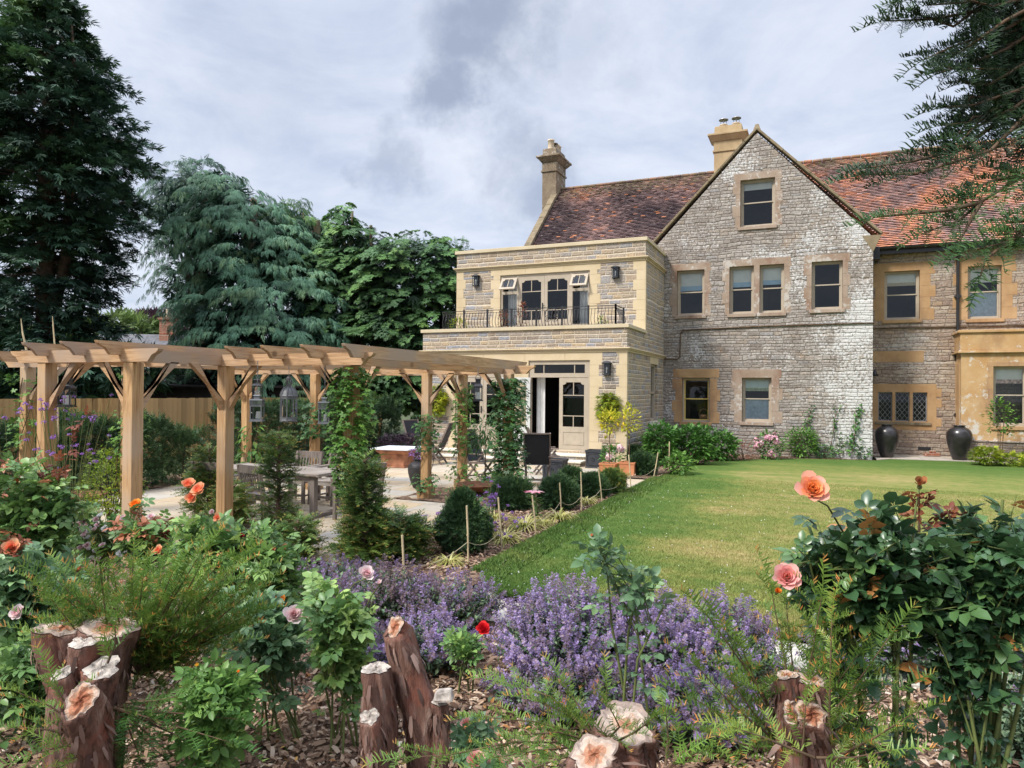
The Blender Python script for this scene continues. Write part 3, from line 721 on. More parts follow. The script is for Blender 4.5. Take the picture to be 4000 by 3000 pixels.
def door_frame(x0, x1, z0, z1, y, transom, fan=True):
    f = .07; mb = MB().poly(rect(x0 + .006, x1 - .006, z0, z1 - .004), [rect(x0 + f, x1 - f, z0 + .03, transom - .04)] + ([arch] if False else [rect(x0 + .16, x1 - .16, transom + .08, z1 - .12)] if fan else []), XZ(y), .04, .14)
    if fan:
        for q in (.245, .745):
            xx = x0 + (x1 - x0) * q; mb.box(xx - .014, xx + .014, y + .06, y + .12, transom + .08, z1 - .12)
    o = hb(mb, 'door_frame', TP, .004)
    if fan: hb(MB().add([(x0 + .16, y + .09, transom + .08), (x1 - .16, y + .09, transom + .08), (x1 - .16, y + .09, z1 - .12), (x0 + .16, y + .09, z1 - .12)], [(0, 1, 2, 3)]), 'pane', M['glass'], parent=o)
    return o
for (x0, x1, z0, z1) in (D_R, D_L): door_frame(x0, x1, z0, z1, FY, 2.40)
lw_ = (D_R[1] - D_R[0] - .14) / 2
french_leaf(mapper(D_R[0] + .07 + lw_ + .005, FY + .05, 0), lw_ - .01, .372, 2.355, TP, handle=None)
french_leaf(mapper(D_R[0] + .05, FY - .0, math.radians(-146)), lw_ - .01, .372, 2.355, M['white_paint'])
french_leaf(mapper(D_L[0] + .07, FY + .05, 0), lw_ - .005, .372, 2.355, TP, handle=lw_ - .06)
french_leaf(mapper(D_L[0] + .07 + lw_ + .003, FY + .05, 0), lw_ - .005, .372, 2.355, TP)
def curtain(x0, x1, y, z0, z1, waves=6, amp=.03, mat=None, par=None, name='curtain'):
    mb = MB(); n = waves * 8; vs = []
    for i in range(n + 1):
        t = i / n; x = x0 + (x1 - x0) * t; yy = y + amp * math.sin(t * waves * 2 * math.pi) + .01 * math.sin(t * 23)
        vs += [(x, yy, z0), (x, yy, z1)]
    mb.add(vs, [(2 * i, 2 * i + 2, 2 * i + 3, 2 * i + 1) for i in range(n)], True)
    return hb(mb, name, mat or M['curtain'], parent=par)
curtain(-7.46, -7.20, FY + .34, .345, 2.42, 3)
# upper window: two narrow lights with open vents, two tall doors
x0, x1, z0, z1 = U_W
xs = [x0, x0 + .60, (x0 + x1) / 2, x1 - .60, x1]
mb = MB().poly(rect(x0 + .006, x1 - .006, z0, z1 - .004), [rect(x0 + .07, xs[1] - .03, z0 + .5, z1 - .62), rect(x0 + .07, xs[1] - .03, z1 - .53, z1 - .07), rect(xs[1] + .03, xs[3] - .03, z0 + .04, z1 - .07), rect(xs[3] + .03, x1 - .07, z0 + .5, z1 - .62), rect(xs[3] + .03, x1 - .07, z1 - .53, z1 - .07)], XZ(UY), .04, .14)
uf = hb(mb, 'window_frame', TP, .004)
for (a, b) in ((x0 + .07, xs[1] - .03), (xs[3] + .03, x1 - .07)):
    hb(MB().add([(a, UY + .09, z0 + .5), (b, UY + .09, z0 + .5), (b, UY + .09, z1 - .62), (a, UY + .09, z1 - .62)], [(0, 1, 2, 3)]), 'pane', M['glass'], parent=uf)
curtain(x0 + .1, x0 + .42, UY + .42, z0, z1 - .1, 4); curtain(x1 - .45, x1 - .06, UY + .42, z0, z1 - .1, 4)
dw = (xs[3] - xs[1] - .06) / 2
for i in range(2): french_leaf(mapper(xs[1] + .03 + i * dw + .003, UY + .05, 0), dw - .006, z0 + .05, z1 - .075, TP, handle=(dw - .06) if i == 0 else None)
for (a, b) in ((x0 + .05, xs[1] - .01), (xs[3] + .01, x1 - .05)):
    th = math.radians(33); ch, sh = math.cos(th), math.sin(th); zt = z1 - .09
    fn = lambda p, q, t, zt=zt: (p, UY + .03 - (zt - q) * sh + t * ch, zt - (zt - q) * ch - t * sh * -1 * -1)
    v = MB().poly(rect(a, b, zt - .46, zt), [arch_hole(a + .07, b - .07, zt - .39, zt - .06)], fn, 0, .045)
    v.poly(rect((a + b) / 2 - .01, (a + b) / 2 + .01, zt - .39, zt - .06), [], fn, .006, .04)
    o = hb(v, 'vent_light', TP)
    hl = arch_hole(a + .07, b - .07, zt - .39, zt - .06)
    hb(MB().add([fn(p, q, .02) for p, q in hl], [tuple(range(len(hl)))]), 'pane', M['glass'], parent=o)

# --- balcony railing with bellied bars
rail = MB()
RY, RX0, RX1, RZ0, RZ1 = 18.9, -10.55, -5.12, 3.80, 4.34
def bars(p, q, nrm, n, name_post):
    d = Vector(q) - Vector(p)
    for i in range(n + 1):
        c = Vector(p) + d * (i / n); N = Vector(nrm)
        if i % 8 == 0:
            rail.box(c.x - .022, c.x + .022, c.y - .022, c.y + .022, RZ0, RZ1 + .03)
        else:
            pts = [c + N * (.085 * math.sin(math.pi * min(1, max(0, (1 - t)) ** 1.6 * 1.0))) + Vector((0, 0, RZ0 + .04 + t * (RZ1 - RZ0 - .10))) for t in (0, .15, .3, .5, .75, 1)]
            rail.tube(pts, .0085, 5)
    for zz_, hh in ((RZ1, .016), (RZ1 - .075, .010), (RZ0 + .03, .012)):
        rail.bar(Vector(p) + Vector((0, 0, zz_)), Vector(q) + Vector((0, 0, zz_)), .032 if hh > .015 else .016, hh)
bars((RX0, RY, 0), (RX1, RY, 0), (0, -1, 0), 56, 0)
bars((RX1, RY, 0), (RX1, RY + .85, 0), (1, 0, 0), 8, 0); bars((RX0, RY, 0), (RX0, RY + .85, 0), (-1, 0, 0), 8, 0)
hb(rail, 'balcony_railing', M['iron'])

# --- old gable
GX0, GX1, AX, AZ = -5.12, 1.44, -1.85, 10.26
W = {}
SASH = {'a': (-4.32, -3.43, 4.47, 5.96), 'b': (-2.66, -1.91, 4.47, 5.99), 'c': (-1.75, -1.02, 4.47, 5.99), 'd': (-.24, .63, 4.52, 5.99),
        'e': (-2.34, -1.30, 7.22, 8.72), 'f': (-4.14, -3.24, 1.0, 2.45), 'g': (-2.26, -1.37, 1.05, 2.45)}
hb(MB().poly([(GX0, -.1), (GX1, -.1), (GX1, 6.62), (AX, AZ - .1), (GX0, 6.70)], [rect(*q) for q in SASH.values()], XZ(GY), 0, .45), 'gable_wall', M['gable_stone'])
hb(MB().box(GX1 - .44, GX1 - .003, GY + .451, WY, -.1, 6.6).box(GX0 + .003, GX0 + .44, GY + .451, 30, -.1, 6.6), 'gable_wall', M['gable_stone'])
def sash(q, y, surround=True, smat=None, jw=.15, head=.21, blind=0.0, hem=None, bmat=None, lower=None, sill=True, frame_mat=None, upper_mat=None, double=None):
    x0, x1, z0, z1 = q; f = .06; zm = (z0 + z1) / 2 + .02
    mb = MB().poly(rect(x0 + .01, x1 - .01, z0 + .005, z1 - .006), [rect(x0 + f, x1 - f, z0 + .07, z1 - f)], XZ(y), .14, .24)
    o = hb(mb, 'window', frame_mat or TP, .004)
    s2 = MB()
    for (a, b, t) in ((zm - .005, z1 - f + .01, .165), (z0 + .06, zm + .03, .195)):
        s2.poly(rect(x0 + f - .004, x1 - f + .004, a, b), [rect(x0 + f + .035, x1 - f - .035, a + .035, b - .035)], XZ(y), t, t + .03)
    hb(s2, 'sash', upper_mat or frame_mat or TP, parent=o)
    hb(MB().add([(x0 + f, y + .18, zm), (x1 - f, y + .18, zm), (x1 - f, y + .18, z1 - f), (x0 + f, y + .18, z1 - f)], [(0, 1, 2, 3)])
       .add([(x0 + f, y + .21, z0 + .07), (x1 - f, y + .21, z0 + .07), (x1 - f, y + .21, zm), (x0 + f, y + .21, zm)], [(0, 1, 2, 3)]), 'pane', M['glass'], parent=o)
    if blind:
        h = (z1 - z0) * blind; zb = z1 - .03 - h
        b_ = MB()
        n = 3 if blind > .2 else 1
        for i in range(n):
            b_.box(x0 + .04, x1 - .04, y + .255 - .009 * i, y + .262 - .009 * i, z1 - .03 - h * (.75 if hem else 1) * (i + 1) / n, z1 - .03 - h * (.75 if hem else 1) * i / n)
        hb(b_, 'blind', bmat or M['blind_white'], parent=o)
        if hem: hb(MB().box(x0 + .04, x1 - .04, y + .226, y + .232, zb, zb + h * .25), 'blind_hem', hem, parent=o)
    if lower: hb(MB().box(x0 + .04, x1 - .04, y + .226, y + .230, z0 + .05, zm), 'net_curtain', lower, parent=o)
    # dark room box behind the glass
    rb = MB(); d = 1.6
    rb.add([(x0 - .3, y + .46, z0 - .3), (x1 + .3, y + .46, z0 - .3), (x1 + .3, y + d, z0 - .3), (x0 - .3, y + d, z0 - .3), (x0 - .3, y + .46, z1 + .2), (x1 + .3, y + .46, z1 + .2), (x1 + .3, y + d, z1 + .2), (x0 - .3, y + d, z1 + .2)],
           [(0, 1, 2, 3), (4, 5, 6, 7), (1, 2, 6, 5), (2, 3, 7, 6), (3, 0, 4, 7)])
    hb(rb, 'room', M['room'], parent=o)
    if surround:
        sm2 = MB(); X0, X1 = (x0, x1) if double is None else double
        e = .004; i = 0; z = z0 - .02
        while z < z1 - .04:
            t = min(z + .36, z1); wl = jw * (1.45 if i % 2 else 1.0) + random.uniform(-.02, .02); wr = jw * (1.0 if i % 2 else 1.45) + random.uniform(-.02, .02)
            if double is None or x0 == X0: sm2.box(x0 - wl, x0 + e, y - .006, y + .139, z + .002, t - .002)
            if double is None or x1 == X1: sm2.box(x1 - e, x1 + wr, y - .006, y + .139, z + .002, t - .002)
            z = t; i += 1
        if double is None or x0 == X0: sm2.box(X0 - jw * 1.3, X1 + jw * 1.3, y - .007, y + .139, z1 - e, z1 + head)
        hb(sm2, 'surround', smat, .004, o)
    if sill: hb(MB().box(x0 - .06, x1 + .06, y - .05, y + .15, z0 - .10, z0 + .006), 'sill', smat or M['ham_old'], .008, o)
    return o
HW = M['ham_old']
sash(SASH['a'], GY, smat=HW, blind=.42, hem=M['blind_blue']); 
sash(SASH['b'], GY, smat=HW, blind=.40, hem=M['blind_blue'], double=(-2.66, -1.02)); sash(SASH['c'], GY, smat=HW, blind=.38, hem=M['blind_blue'], double=(-2.66, -1.02))
hb(MB().box(-1.915, -1.745, GY - .006, GY + .139, 4.4, 5.992), 'mullion', HW)
sash(SASH['d'], GY, smat=HW); sash(SASH['e'], GY, smat=HW, blind=.17)
M['yellow_wood'] = plain('yellow sash', (.62, .45, .12), .5, .05); M['green_hem'] = plain('green hem', (.42, .46, .30), .9, .3, scale=30); M['beige_hem'] = plain('beige hem', (.55, .46, .33), .9, .3, scale=40)
M['floral'] = plain('floral hem', (.62, .42, .36), .9, .45, scale=16); M['green_blind'] = plain('pale green blind', (.62, .70, .64), .9, .05)
sash(SASH['f'], GY, smat=M['ham'], jw=.22, head=.28, upper_mat=M['yellow_wood']); sash(SASH['g'], GY, smat=HW, jw=.22, head=.26, blind=.28, hem=M['green_hem'], bmat=M['green_blind'], lower=M['net'])
# verge copings of the gable
vc = MB()
for (xe, ze) in ((GX1 + .24, 6.72), (GX0 - .06, 6.90)):
    a = Vector((xe, GY + .16, ze)); b = Vector((AX, GY + .16, AZ + .06)); n_ = 9
    for i in range(n_):
        p = a.lerp(b, i / n_ + .001); q = a.lerp(b, (i + 1) / n_ - .001)
        vc.bar(p, q, .36, .07 + .006 * (i % 2), up=(0, 0, 1))
vc.frust(AX, GY + .16, AZ + .02, AZ + .22, .11, .16, .05, .08)
hb(vc, 'verge_coping', M['old_coping'], .012)
hb(MB().add([(GX1 - .02, GY - .004, 6.2), (GX1 + .006, GY - .004, 6.2), (GX1 + .22, GY - .004, 6.68), (GX1 - .3, GY - .004, 6.68), (GX1 - .02, GY + .4, 6.2), (GX1 + .006, GY + .4, 6.2), (GX1 + .22, GY + .4, 6.68), (GX1 - .3, GY + .4, 6.68)],
            [(0, 1, 2, 3), (4, 7, 6, 5), (1, 5, 6, 2), (0, 4, 5, 1), (3, 7, 4, 0)]), 'kneeler', M['old_coping'])
# roofs: every tile course is a real step
def tiles(p0, pu, ps, nu, ns, clip=None):
    """p0 lower corner, pu along the eaves, ps up the slope"""
    p0, pu, ps = Vector(p0), Vector(pu), Vector(ps); up = pu.cross(ps).normalized()
    if up.z < 0: up = -up
    mb = MB(); du = pu / nu; ds = ps / ns
    for j in range(ns):
        off = .5 * (j % 2)
        for i in range(-1 if j % 2 else 0, nu):
            a0 = max(0, i + off); a1 = min(nu, i + 1 + off)
            if a1 - a0 < .05: continue
            l = .040 + random.uniform(-.006, .010); sk = random.uniform(-.006, .006); drop = random.uniform(0, .12) + (.25 if random.random() < .012 else 0)
            A_ = p0 + du * (a0 + .012) + ds * (j - drop) + up * (l + sk); B_ = p0 + du * (a1 - .012) + ds * (j - drop) + up * (l - sk)
            C_ = p0 + du * (a1 - .012) + ds * (j + 1.02) + up * .001; D_ = p0 + du * (a0 + .012) + ds * (j + 1.02) + up * .001
            if clip and not clip((A_ + C_) / 2): continue
            r = random.random()
            mb.add([A_, B_, C_, D_, A_ - up * .014, B_ - up * .014, C_ - up * .016, D_ - up * .016], [(0, 1, 2, 3), (4, 5, 1, 0), (5, 4, 7, 6)], r=r)
    return mb
RYE, RZE, RYR, RZR = 25.28, 6.62, 30.0, 11.0
def hidden(p):                                     # tiles under the gable roof are left out
    zg = AZ - .1 - abs(p.x - AX) * (AZ - 6.7) / (GX1 - AX)
    return not (abs(p.x - AX) < 3.3 and p.z < zg - .35)
mb = tiles((-10.72, RYE, RZE), (20.2, 0, 0), (0, RYR - RYE, RZR - RZE), 118, 60, hidden)
mb.add([(-10.72, RYE, RZE - .03), (9.5, RYE, RZE - .03), (9.5, RYR, RZR - .03), (-10.72, RYR, RZR - .03), (-10.72, 34.7, RZE), (9.5, 34.7, RZE)], [(0, 1, 2, 3), (3, 2, 5, 4)], r=.1)
roof = hb(mb, 'roof', M['tile'])
mb = MB(); n_ = 60
for i in range(n_):
    xx = -10.72 + 20.2 * i / n_; mb.bar((xx, RYR, RZR + .02 + random.uniform(-.008, .008)), (xx + 20.2 / n_ - .01, RYR, RZR + .02), .22, .09, r=random.random())
hb(mb, 'ridge_tile', M['tile'], .03, roof)
rl = Vector((AX, GY + .1, AZ)); 
mb = tiles((GX1 + .15, GY + .2, 6.66), (0, 6.0, 0), (AX - GX1 - .15, 0, AZ - .08 - 6.66), 36, 48)
g2 = tiles((GX0 - .10, GY + .2, 6.80), (0, 6.0, 0), (AX - GX0 + .10, 0, AZ - .08 - 6.80), 36, 48)
mb.add(g2.v, g2.f); hb(mb, 'roof', M['tile'])
# left verge of the long range
vc = MB()
a = Vector((-10.80, RYE - .1, RZE + .02)); b = Vector((-10.80, RYR, RZR + .12))
for i in range(12):
    vc.bar(a.lerp(b, i / 12 + .001), a.lerp(b, (i + 1) / 12 - .001), .28, .14 + .008 * (i % 2))
hb(vc, 'verge_coping', M['old_coping'], .015)
hb(MB().add([(-10.78, WY, -.1), (-10.78, 34.4, -.1), (-10.78, 34.4, 6.6), (-10.78, RYR, 10.95), (-10.78, WY, 6.6)], [(0, 1, 2, 3, 4)])
   .add([(-10.78, WY + .01, -.1), (-5, WY + .01, -.1), (-5, WY + .01, 6.6), (-10.78, WY + .01, 6.6)], [(0, 1, 2, 3)]).add([(-10.78, 34.4, -.1), (9.4, 34.4, -.1), (9.4, 34.4, 6.6), (-10.78, 34.4, 6.6)], [(0, 1, 2, 3)])
   .add([(9.4, WY, -.1), (9.4, 34.4, -.1), (9.4, 34.4, 6.6), (9.4, RYR, 10.95), (9.4, WY, 6.6)], [(0, 1, 2, 3, 4)]), 'end_wall', M['wing_stone'])
# chimneys
def chimney(cx, cy, a, b, z0, z1, mat, pots, pot_h):
    mb = MB().frust(cx, cy, z0, z1 - 1.05, a, b, a, b)
    mb.frust(cx, cy, z1 - 1.05, z1 - .97, a + .05, b + .05, a + .05, b + .05).frust(cx, cy, z1 - .97, z1 - .62, a + .01, b + .01, a + .01, b + .01)
    mb.frust(cx, cy, z1 - .62, z1 - .42, a + .03, b + .03, a + .20, b + .20).frust(cx, cy, z1 - .42, z1 - .34, a + .23, b + .23, a + .23, b + .23)
    mb.frust(cx, cy, z1 - .34, z1, a + .0, b + .0, a - .02, b - .02)
    o = hb(mb, 'chimney', mat, .012)
    for (px, py, kind) in pots:
        if kind == 'pot': hb(MB().lathe([(.14, 0), (.135, pot_h - .06), (.155, pot_h - .05), (.155, pot_h), (.10, pot_h), (.09, pot_h - .1)], (cx + px, cy + py, z1), 14), 'chimney_pot', M['pot_clay'], parent=o)
        else:
            c_ = MB().lathe([(.15, 0), (.14, .12), (.16, .13), (.16, .16), (.1, .17)], (cx + px, cy + py, z1), 14)
            hb(c_, 'chimney_pot', M['pot_clay'], parent=o)
            c_ = MB()
            for k in range(4): t = k * math.pi / 2; c_.tube([(cx + px + .11 * math.cos(t), cy + py + .11 * math.sin(t), z1 + .15), (cx + px + .11 * math.cos(t), cy + py + .11 * math.sin(t), z1 + .36)], .012, 5)
            c_.lathe([(0.0, .44), (.10, .42), (.19, .37), (.19, .35), (.1, .38), (0, .39)], (cx + px, cy + py, z1), 16)
            hb(c_, 'chimney_cowl', M['steel'], parent=o)
chimney(-11.02, 30.0, .33, .62, 8.6, 12.72, M['chimney_old'], ((0, -.42, 'pot'), (0, -.05, 'cowl'), (0, .25, 'pot'), (0, .5, 'pot')), .42)
chimney(-3.42, 29.9, .54, .40, 10.2, 12.72, M['chimney_new'], ((-.22, 0, 'cowl'), (.28, 0, 'cowl')), .3)

# --- right-hand range
WIN = {'h': (1.89, 2.89, 4.33, 5.89), 'i': (4.17, 5.06, 4.29, 5.92)}
LEAD = (1.69, 3.15, 1.06, 2.09)
hb(MB().poly(rect(GX1 - .4, 9.4, -.1, 6.6), [rect(*q) for q in WIN.values()] + [rect(*LEAD)], XZ(WY), 0, .45), 'range_wall', M['wing_stone'])
sash(WIN['h'], WY, smat=M['ham'], jw=.28, head=.26, blind=.27, hem=M['beige_hem']); sash(WIN['i'], WY, smat=M['ham'], jw=.26, head=.27, blind=.28, hem=M['blind_white'], lower=M['net'])
x0, x1, z0, z1 = LEAD
mb = MB().poly(rect(x0 - .22, x1 + .20, z0 - .22, z1 + .20), [rect(x0 + .04 + i * .485, x0 + .04 + i * .485 + .40, z0 + .05, z1 - .06) for i in range(3)], XZ(WY), -.008, .16)
for zq in (z0 - .1, z0 + .5, z1 - .2): mb.box(x1 + .198, x1 + .34, WY - .007, WY + .1, zq, zq + .26)
lo = hb(mb, 'window', M['ham'], .006)
hb(MB().box(x0 - .05, x1 + .05, WY - .06, WY + .1, z0 - .06, z0 + .02), 'sill', M['old_coping'], .006, lo)
lm = MB(); gl = MB()
for i in range(3):
    a = x0 + .04 + i * .485; b = a + .40; c = z0 + .05; d = z1 - .06; y = WY + .12
    gl.add([(a, y + .008, c), (b, y + .008, c), (b, y + .008, d), (a, y + .008, d)], [(0, 1, 2, 3)])
    for e_ in ((a, a + .025, c, d), (b - .025, b, c, d), (a, b, c, c + .025), (a, b, d - .025, d)): lm.box(e_[0], e_[1], y - .01, y + .02, e_[2], e_[3])
    p = .135                                        # diamond leading
    for s_ in (-1, 1):
        for k in range(-10, 14):
            P = []
            for t in np.linspace(0, 1, 40):
                zz_ = c + (d - c) * t; xx = a + k * p + s_ * (zz_ - c) / 1.35
                if a < xx < b: P.append((xx, y - .002, zz_))
            if len(P) > 2 and not (i == 0 and s_ and False): lm.tube([P[0], P[-1]], .0075, 4)
hb(lm, 'leading', M['lead'], parent=lo); hb(gl, 'pane', M['glass'], parent=lo)
rb = MB(); y = WY
rb.add([(x0 - .3, y + .46, z0 - .3), (x1 + .3, y + .46, z0 - .3), (x1 + .3, y + 2, z0 - .3), (x0 - .3, y + 2, z0 - .3), (x0 - .3, y + .46, z1 + .2), (x1 + .3, y + .46, z1 + .2), (x1 + .3, y + 2, z1 + .2), (x0 - .3, y + 2, z1 + .2)], [(0, 1, 2, 3), (4, 5, 6, 7), (1, 2, 6, 5), (2, 3, 7, 6), (3, 0, 4, 7)])
hb(rb, 'room', M['room'], parent=lo)
hb(MB().box(1.50, 3.0, WY - .007, WY + .1, 2.98, 3.34), 'relieving_stone', M['ham'], .004)
hb(MB().box(2.85, 3.2, WY - .01, WY + .1, .22, .32), 'air_vent', M['black_plastic'])
# bay
BX0, BX1, BY = 3.85, 6.9, 24.6; BW = (4.65, 5.50, 1.06, 2.81)
bay = hb(MB().poly(rect(BX0, BX1, .62, 3.20), [rect(*BW)], XZ(BY), 0, .35).poly([(BY + .003, .62), (WY + .1, .62), (WY + .1, 3.20), (BY + .003, 3.20)], [], YZ(BX0 + .001, -1), 0, .3), 'bay', M['bay_stone'], .0)
hb(MB().box(BX0 - .05, BX1, BY - .05, WY, -.1, .58).box(BX0 - .08, BX1, BY - .08, WY, .58, .64), 'plinth', M['wing_stone'], .02, bay)
mb = MB().box(BX0 - .10, BX1, BY - .10, WY + .02, 3.20, 3.25).box(BX0 - .06, BX1, BY - .06, WY + .02, 3.25, 3.29).box(BX0 - .03, BX1, BY - .03, WY + .02, 3.29, 3.80).box(BX0 - .09, BX1, BY - .09, WY + .02, 3.80, 3.88)
hb(mb, 'parapet', M['bay_stone'], .012, bay)
hb(MB().box(BX0 - .012, BX0 + .1, BY + .28, WY - .2, .95, 2.9), 'blind_panel', M['ham'], .01, bay)
sash(BW, BY, smat=M['ham'], jw=.12, head=.12, blind=.27, hem=M['floral'])
# gutter, rafter feet, rainwater pipe, cable
gm = MB(); n_ = 8
for i in range(n_):
    t0 = math.pi + math.pi * i / n_; t1 = math.pi + math.pi * (i + 1) / n_
    P = [(RYE - .06 + .075 * math.cos(t), 6.60 + .075 * math.sin(t)) for t in (t0, t1)]
    gm.add([(1.45, P[0][0], P[0][1]), (9.4, P[0][0], P[0][1]), (9.4, P[1][0], P[1][1]), (1.45, P[1][0], P[1][1])], [(0, 1, 2, 3)], True)
gm.box(1.45, 9.4, RYE + .02, RYE + .05, 6.40, 6.60).box(1.45, 9.4, RYE + .05, WY, 6.52, 6.56)
gut = hb(gm, 'gutter', M['black_plastic'])
for i in range(11): hb(MB().box(1.75 + .42 * i, 1.84 + .42 * i, RYE + .10, WY, 6.42, 6.52), 'rafter_foot', M['black_plastic'])
hb(MB().box(1.45, 1.72, RYE - .25, RYE + .3, 6.2, 6.62).tube([(1.58, RYE - .1, 6.3), (1.5, RYE - .1, 6.0)], .05, 10), 'gutter_box', M['black_plastic'], .02)
dp = MB().tube([(3.9, RYE + .0, 6.55), (3.9, WY - .10, 6.25), (3.9, WY - .08, 6.0), (3.9, WY - .08, 3.35)], .045, 12).frust(3.9, WY - .10, 3.0, 3.28, .06, .06, .15, .11).tube([(3.9, WY - .08, 3.02), (3.9, WY - .08, .3)], .045, 12)
for zz_ in (5.0, 1.35): dp.box(3.81, 3.99, WY - .13, WY - .0, zz_ - .03, zz_ + .03).lathe([(.062, -.06), (.062, .06)], (3.9, WY - .08, zz_), 12)
hb(dp, 'downpipe', M['black_plastic'])
cb = MB().tube([(-4.72, GY - .03, 3.07), (-4.28, GY - .03, 3.05), (-4.20, GY - .03, 3.12), (-4.18, GY - .03, 3.9), (-4.12, GY - .03, 4.0), (-3.4, GY - .03, 4.02), (-1.5, GY - .03, 4.06), (GX1 + .03, GY - .03, 4.07), (GX1 + .03, GY + .3, 4.07)], .022, 6)
cb.tube([(GX1 + .03, WY - .03, 4.07), (9.4, WY - .03, 4.06)], .022, 6)
hb(cb, 'cable', M['brown_twig'])
# side window of the new wing
fnx = lambda a, b, t: (ER + .002 - t, a, b)
sw = hb(MB().poly(rect(S_W[0] + .006, S_W[1] - .006, S_W[2] + .01, S_W[3] - .006), [rect(S_W[0] + .08, S_W[1] - .08, S_W[2] + .09, 1.92), rect(S_W[0] + .08, S_W[1] - .08, 1.98, S_W[3] - .07)], fnx, .08, .2), 'window', TP, .004)
hb(MB().add([fnx(a, b, .15) for a, b in rect(S_W[0] + .06, S_W[1] - .06, S_W[2] + .06, S_W[3] - .05)], [(0, 1, 2, 3)]), 'pane', M['glass'], parent=sw)
hb(MB().box(ER - .1, ER + .07, S_W[0] - .08, S_W[1] + .08, S_W[2] - .12, S_W[2] + .008), 'sill', M['step'], .008, sw)
hb(MB().box(ER - .1, ER + .008, S_W[0] - .14, S_W[1] + .14, S_W[3] - .004, S_W[3] + .2), 'lintel', A, .004, sw)

# ------------------------------------------------------------------ lamps on the walls
def wall_lantern(x, y, z, label):
    t = thing('wall_lantern', label, 'wall lamp', (x, y, z), 0, 'black box lanterns on the new wing')
    mb = MB().box(-.10, .10, -.13, -.10, -.18, -.155).box(-.10, .10, -.13, .0, -.18, -.165)
    for sx_ in (-.10, .085): mb.box(sx_, sx_ + .015, -.13, -.115, -.165, .13)
    for sx_ in (-.10, .085): mb.box(sx_, sx_ + .015, -.02, -.0, -.165, .13)
    mb.box(-.10, .10, -.02, -.004, -.165, .13).frust(0, -.065, .13, .165, .12, .085, .12, .085).frust(0, -.065, .165, .20, .10, .07, .05, .04)
    mb.build('housing', M['iron'], t, False, .004)
    MB().box(-.086, .086, -.124, -.121, -.165, .13).build('pane', M['lantern_glass'], t, False)
    MB().lathe([(.0, .05), (.018, .03), (.022, 0), (.012, -.04), (.014, -.08), (.014, -.12)], (0, -.065, 0), 10).build('bulb', M['candle'], t, False)
wall_lantern(-10.31, UY - .008, 5.56, 'black box lantern on the upper wall left of the balcony doors')
wall_lantern(-5.64, UY - .008, 5.56, 'black box lantern on the upper wall right of the balcony doors')
wall_lantern(-5.28, FY - .008, 2.60, 'black box lantern beside the open ground floor doors')
t = thing('wall_lamp', 'small black bell shaped lamp on the brown wall beside the gable', 'wall lamp', (1.62, WY, 2.62))
MB().lathe([(.02, .10), (.05, .06), (.06, 0), (.12, -.08), (.11, -.08), (.05, 0)], (0, -.16, 0), 16).build('lamp_shade', M['iron'], t, False)
MB().tube([(0, 0, .06), (0, -.1, .14), (0, -.16, .09)], .012, 6).build('bracket', M['iron'], t, False)
# things on the balcony
def pot_plant(name, x, y, z, label, cat, fol, n, r, h, size, group=None):
    t = thing(name, label, cat, (x, y, z), 0, group)
    MB().lathe([(0, 0), (.10, 0), (.13, .22), (.15, .22), (.15, .26), (.12, .26), (0, .24)], n=18).build('pot', M['old_terracotta'], t, False)
    c = Cloud(); d = rdir(n, .3); p = d * U(.3, 1, n)[:, None] ** .5 * np.array([r, r, h * .5]) + np.array([0, 0, .26 + h * .5])
    c.add(LEAF4, p, norm(d + rdir(n) * .5), [0, 0, 1], U(.7, 1.3, n) * size, U(0, 1, n)); c.build('foliage', fol, t, False)
    mb = MB()
    for i in range(7): a = random.uniform(0, 6.28); mb.tube([(0, 0, .24), (math.cos(a) * r * .4, math.sin(a) * r * .4, .26 + h * .4), (math.cos(a) * r * .7, math.sin(a) * r * .7, .26 + h * .8)], .006, 4)
    mb.build('stem', M['brown_twig'], t, False)
pot_plant('potted_plant', -8.75, 19.5, 3.42, 'red leaved potted plant behind the balcony railing, below the left door', 'plant', F_REDLEAF, 90, .18, .75, .09)
pot_plant('potted_plant', -8.15, 19.5, 3.42, 'taller red leaved potted plant behind the middle of the balcony railing', 'plant', F_REDLEAF, 110, .16, .95, .09)
pot_plant('potted_plant', -10.2, 19.35, 3.42, 'yellow green potted plant at the left end of the balcony', 'plant', F_GOLD, 160, .28, .5, .10)
pot_plant('potted_plant', -5.75, 19.7, 3.42, 'small green potted plant at the right end of the balcony', 'plant', F_FERN, 90, .18, .42, .08)
t = thing('garden_chair', 'black wrought iron chair standing on the balcony', 'chair', (-7.2, 19.7, 3.42), math.pi)
mb = MB()
for sx_ in (-.2, .2): mb.tube([(sx_, .2, 0), (sx_, .2, .45), (sx_, .26, .9)], .012, 6).tube([(sx_, -.2, 0), (sx_, -.2, .45)], .012, 6)
mb.build('leg', M['iron'], t, False)
MB().box(-.22, .22, -.22, .22, .44, .46).build('seat', M['iron'], t, False)
mb = MB()
for cx_ in (-.11, .11):
    for rr in (.09, .05): mb.tube([(cx_ + rr * math.cos(a), .235, .68 + rr * math.sin(a)) for a in np.linspace(0, 6.28, 16)], .008, 5, False)
mb.tube([(.2 * math.cos(a), .25, .78 + .2 * math.sin(a)) for a in np.linspace(0, math.pi, 12)], .012, 6)
mb.build('backrest', M['iron'], t, False)
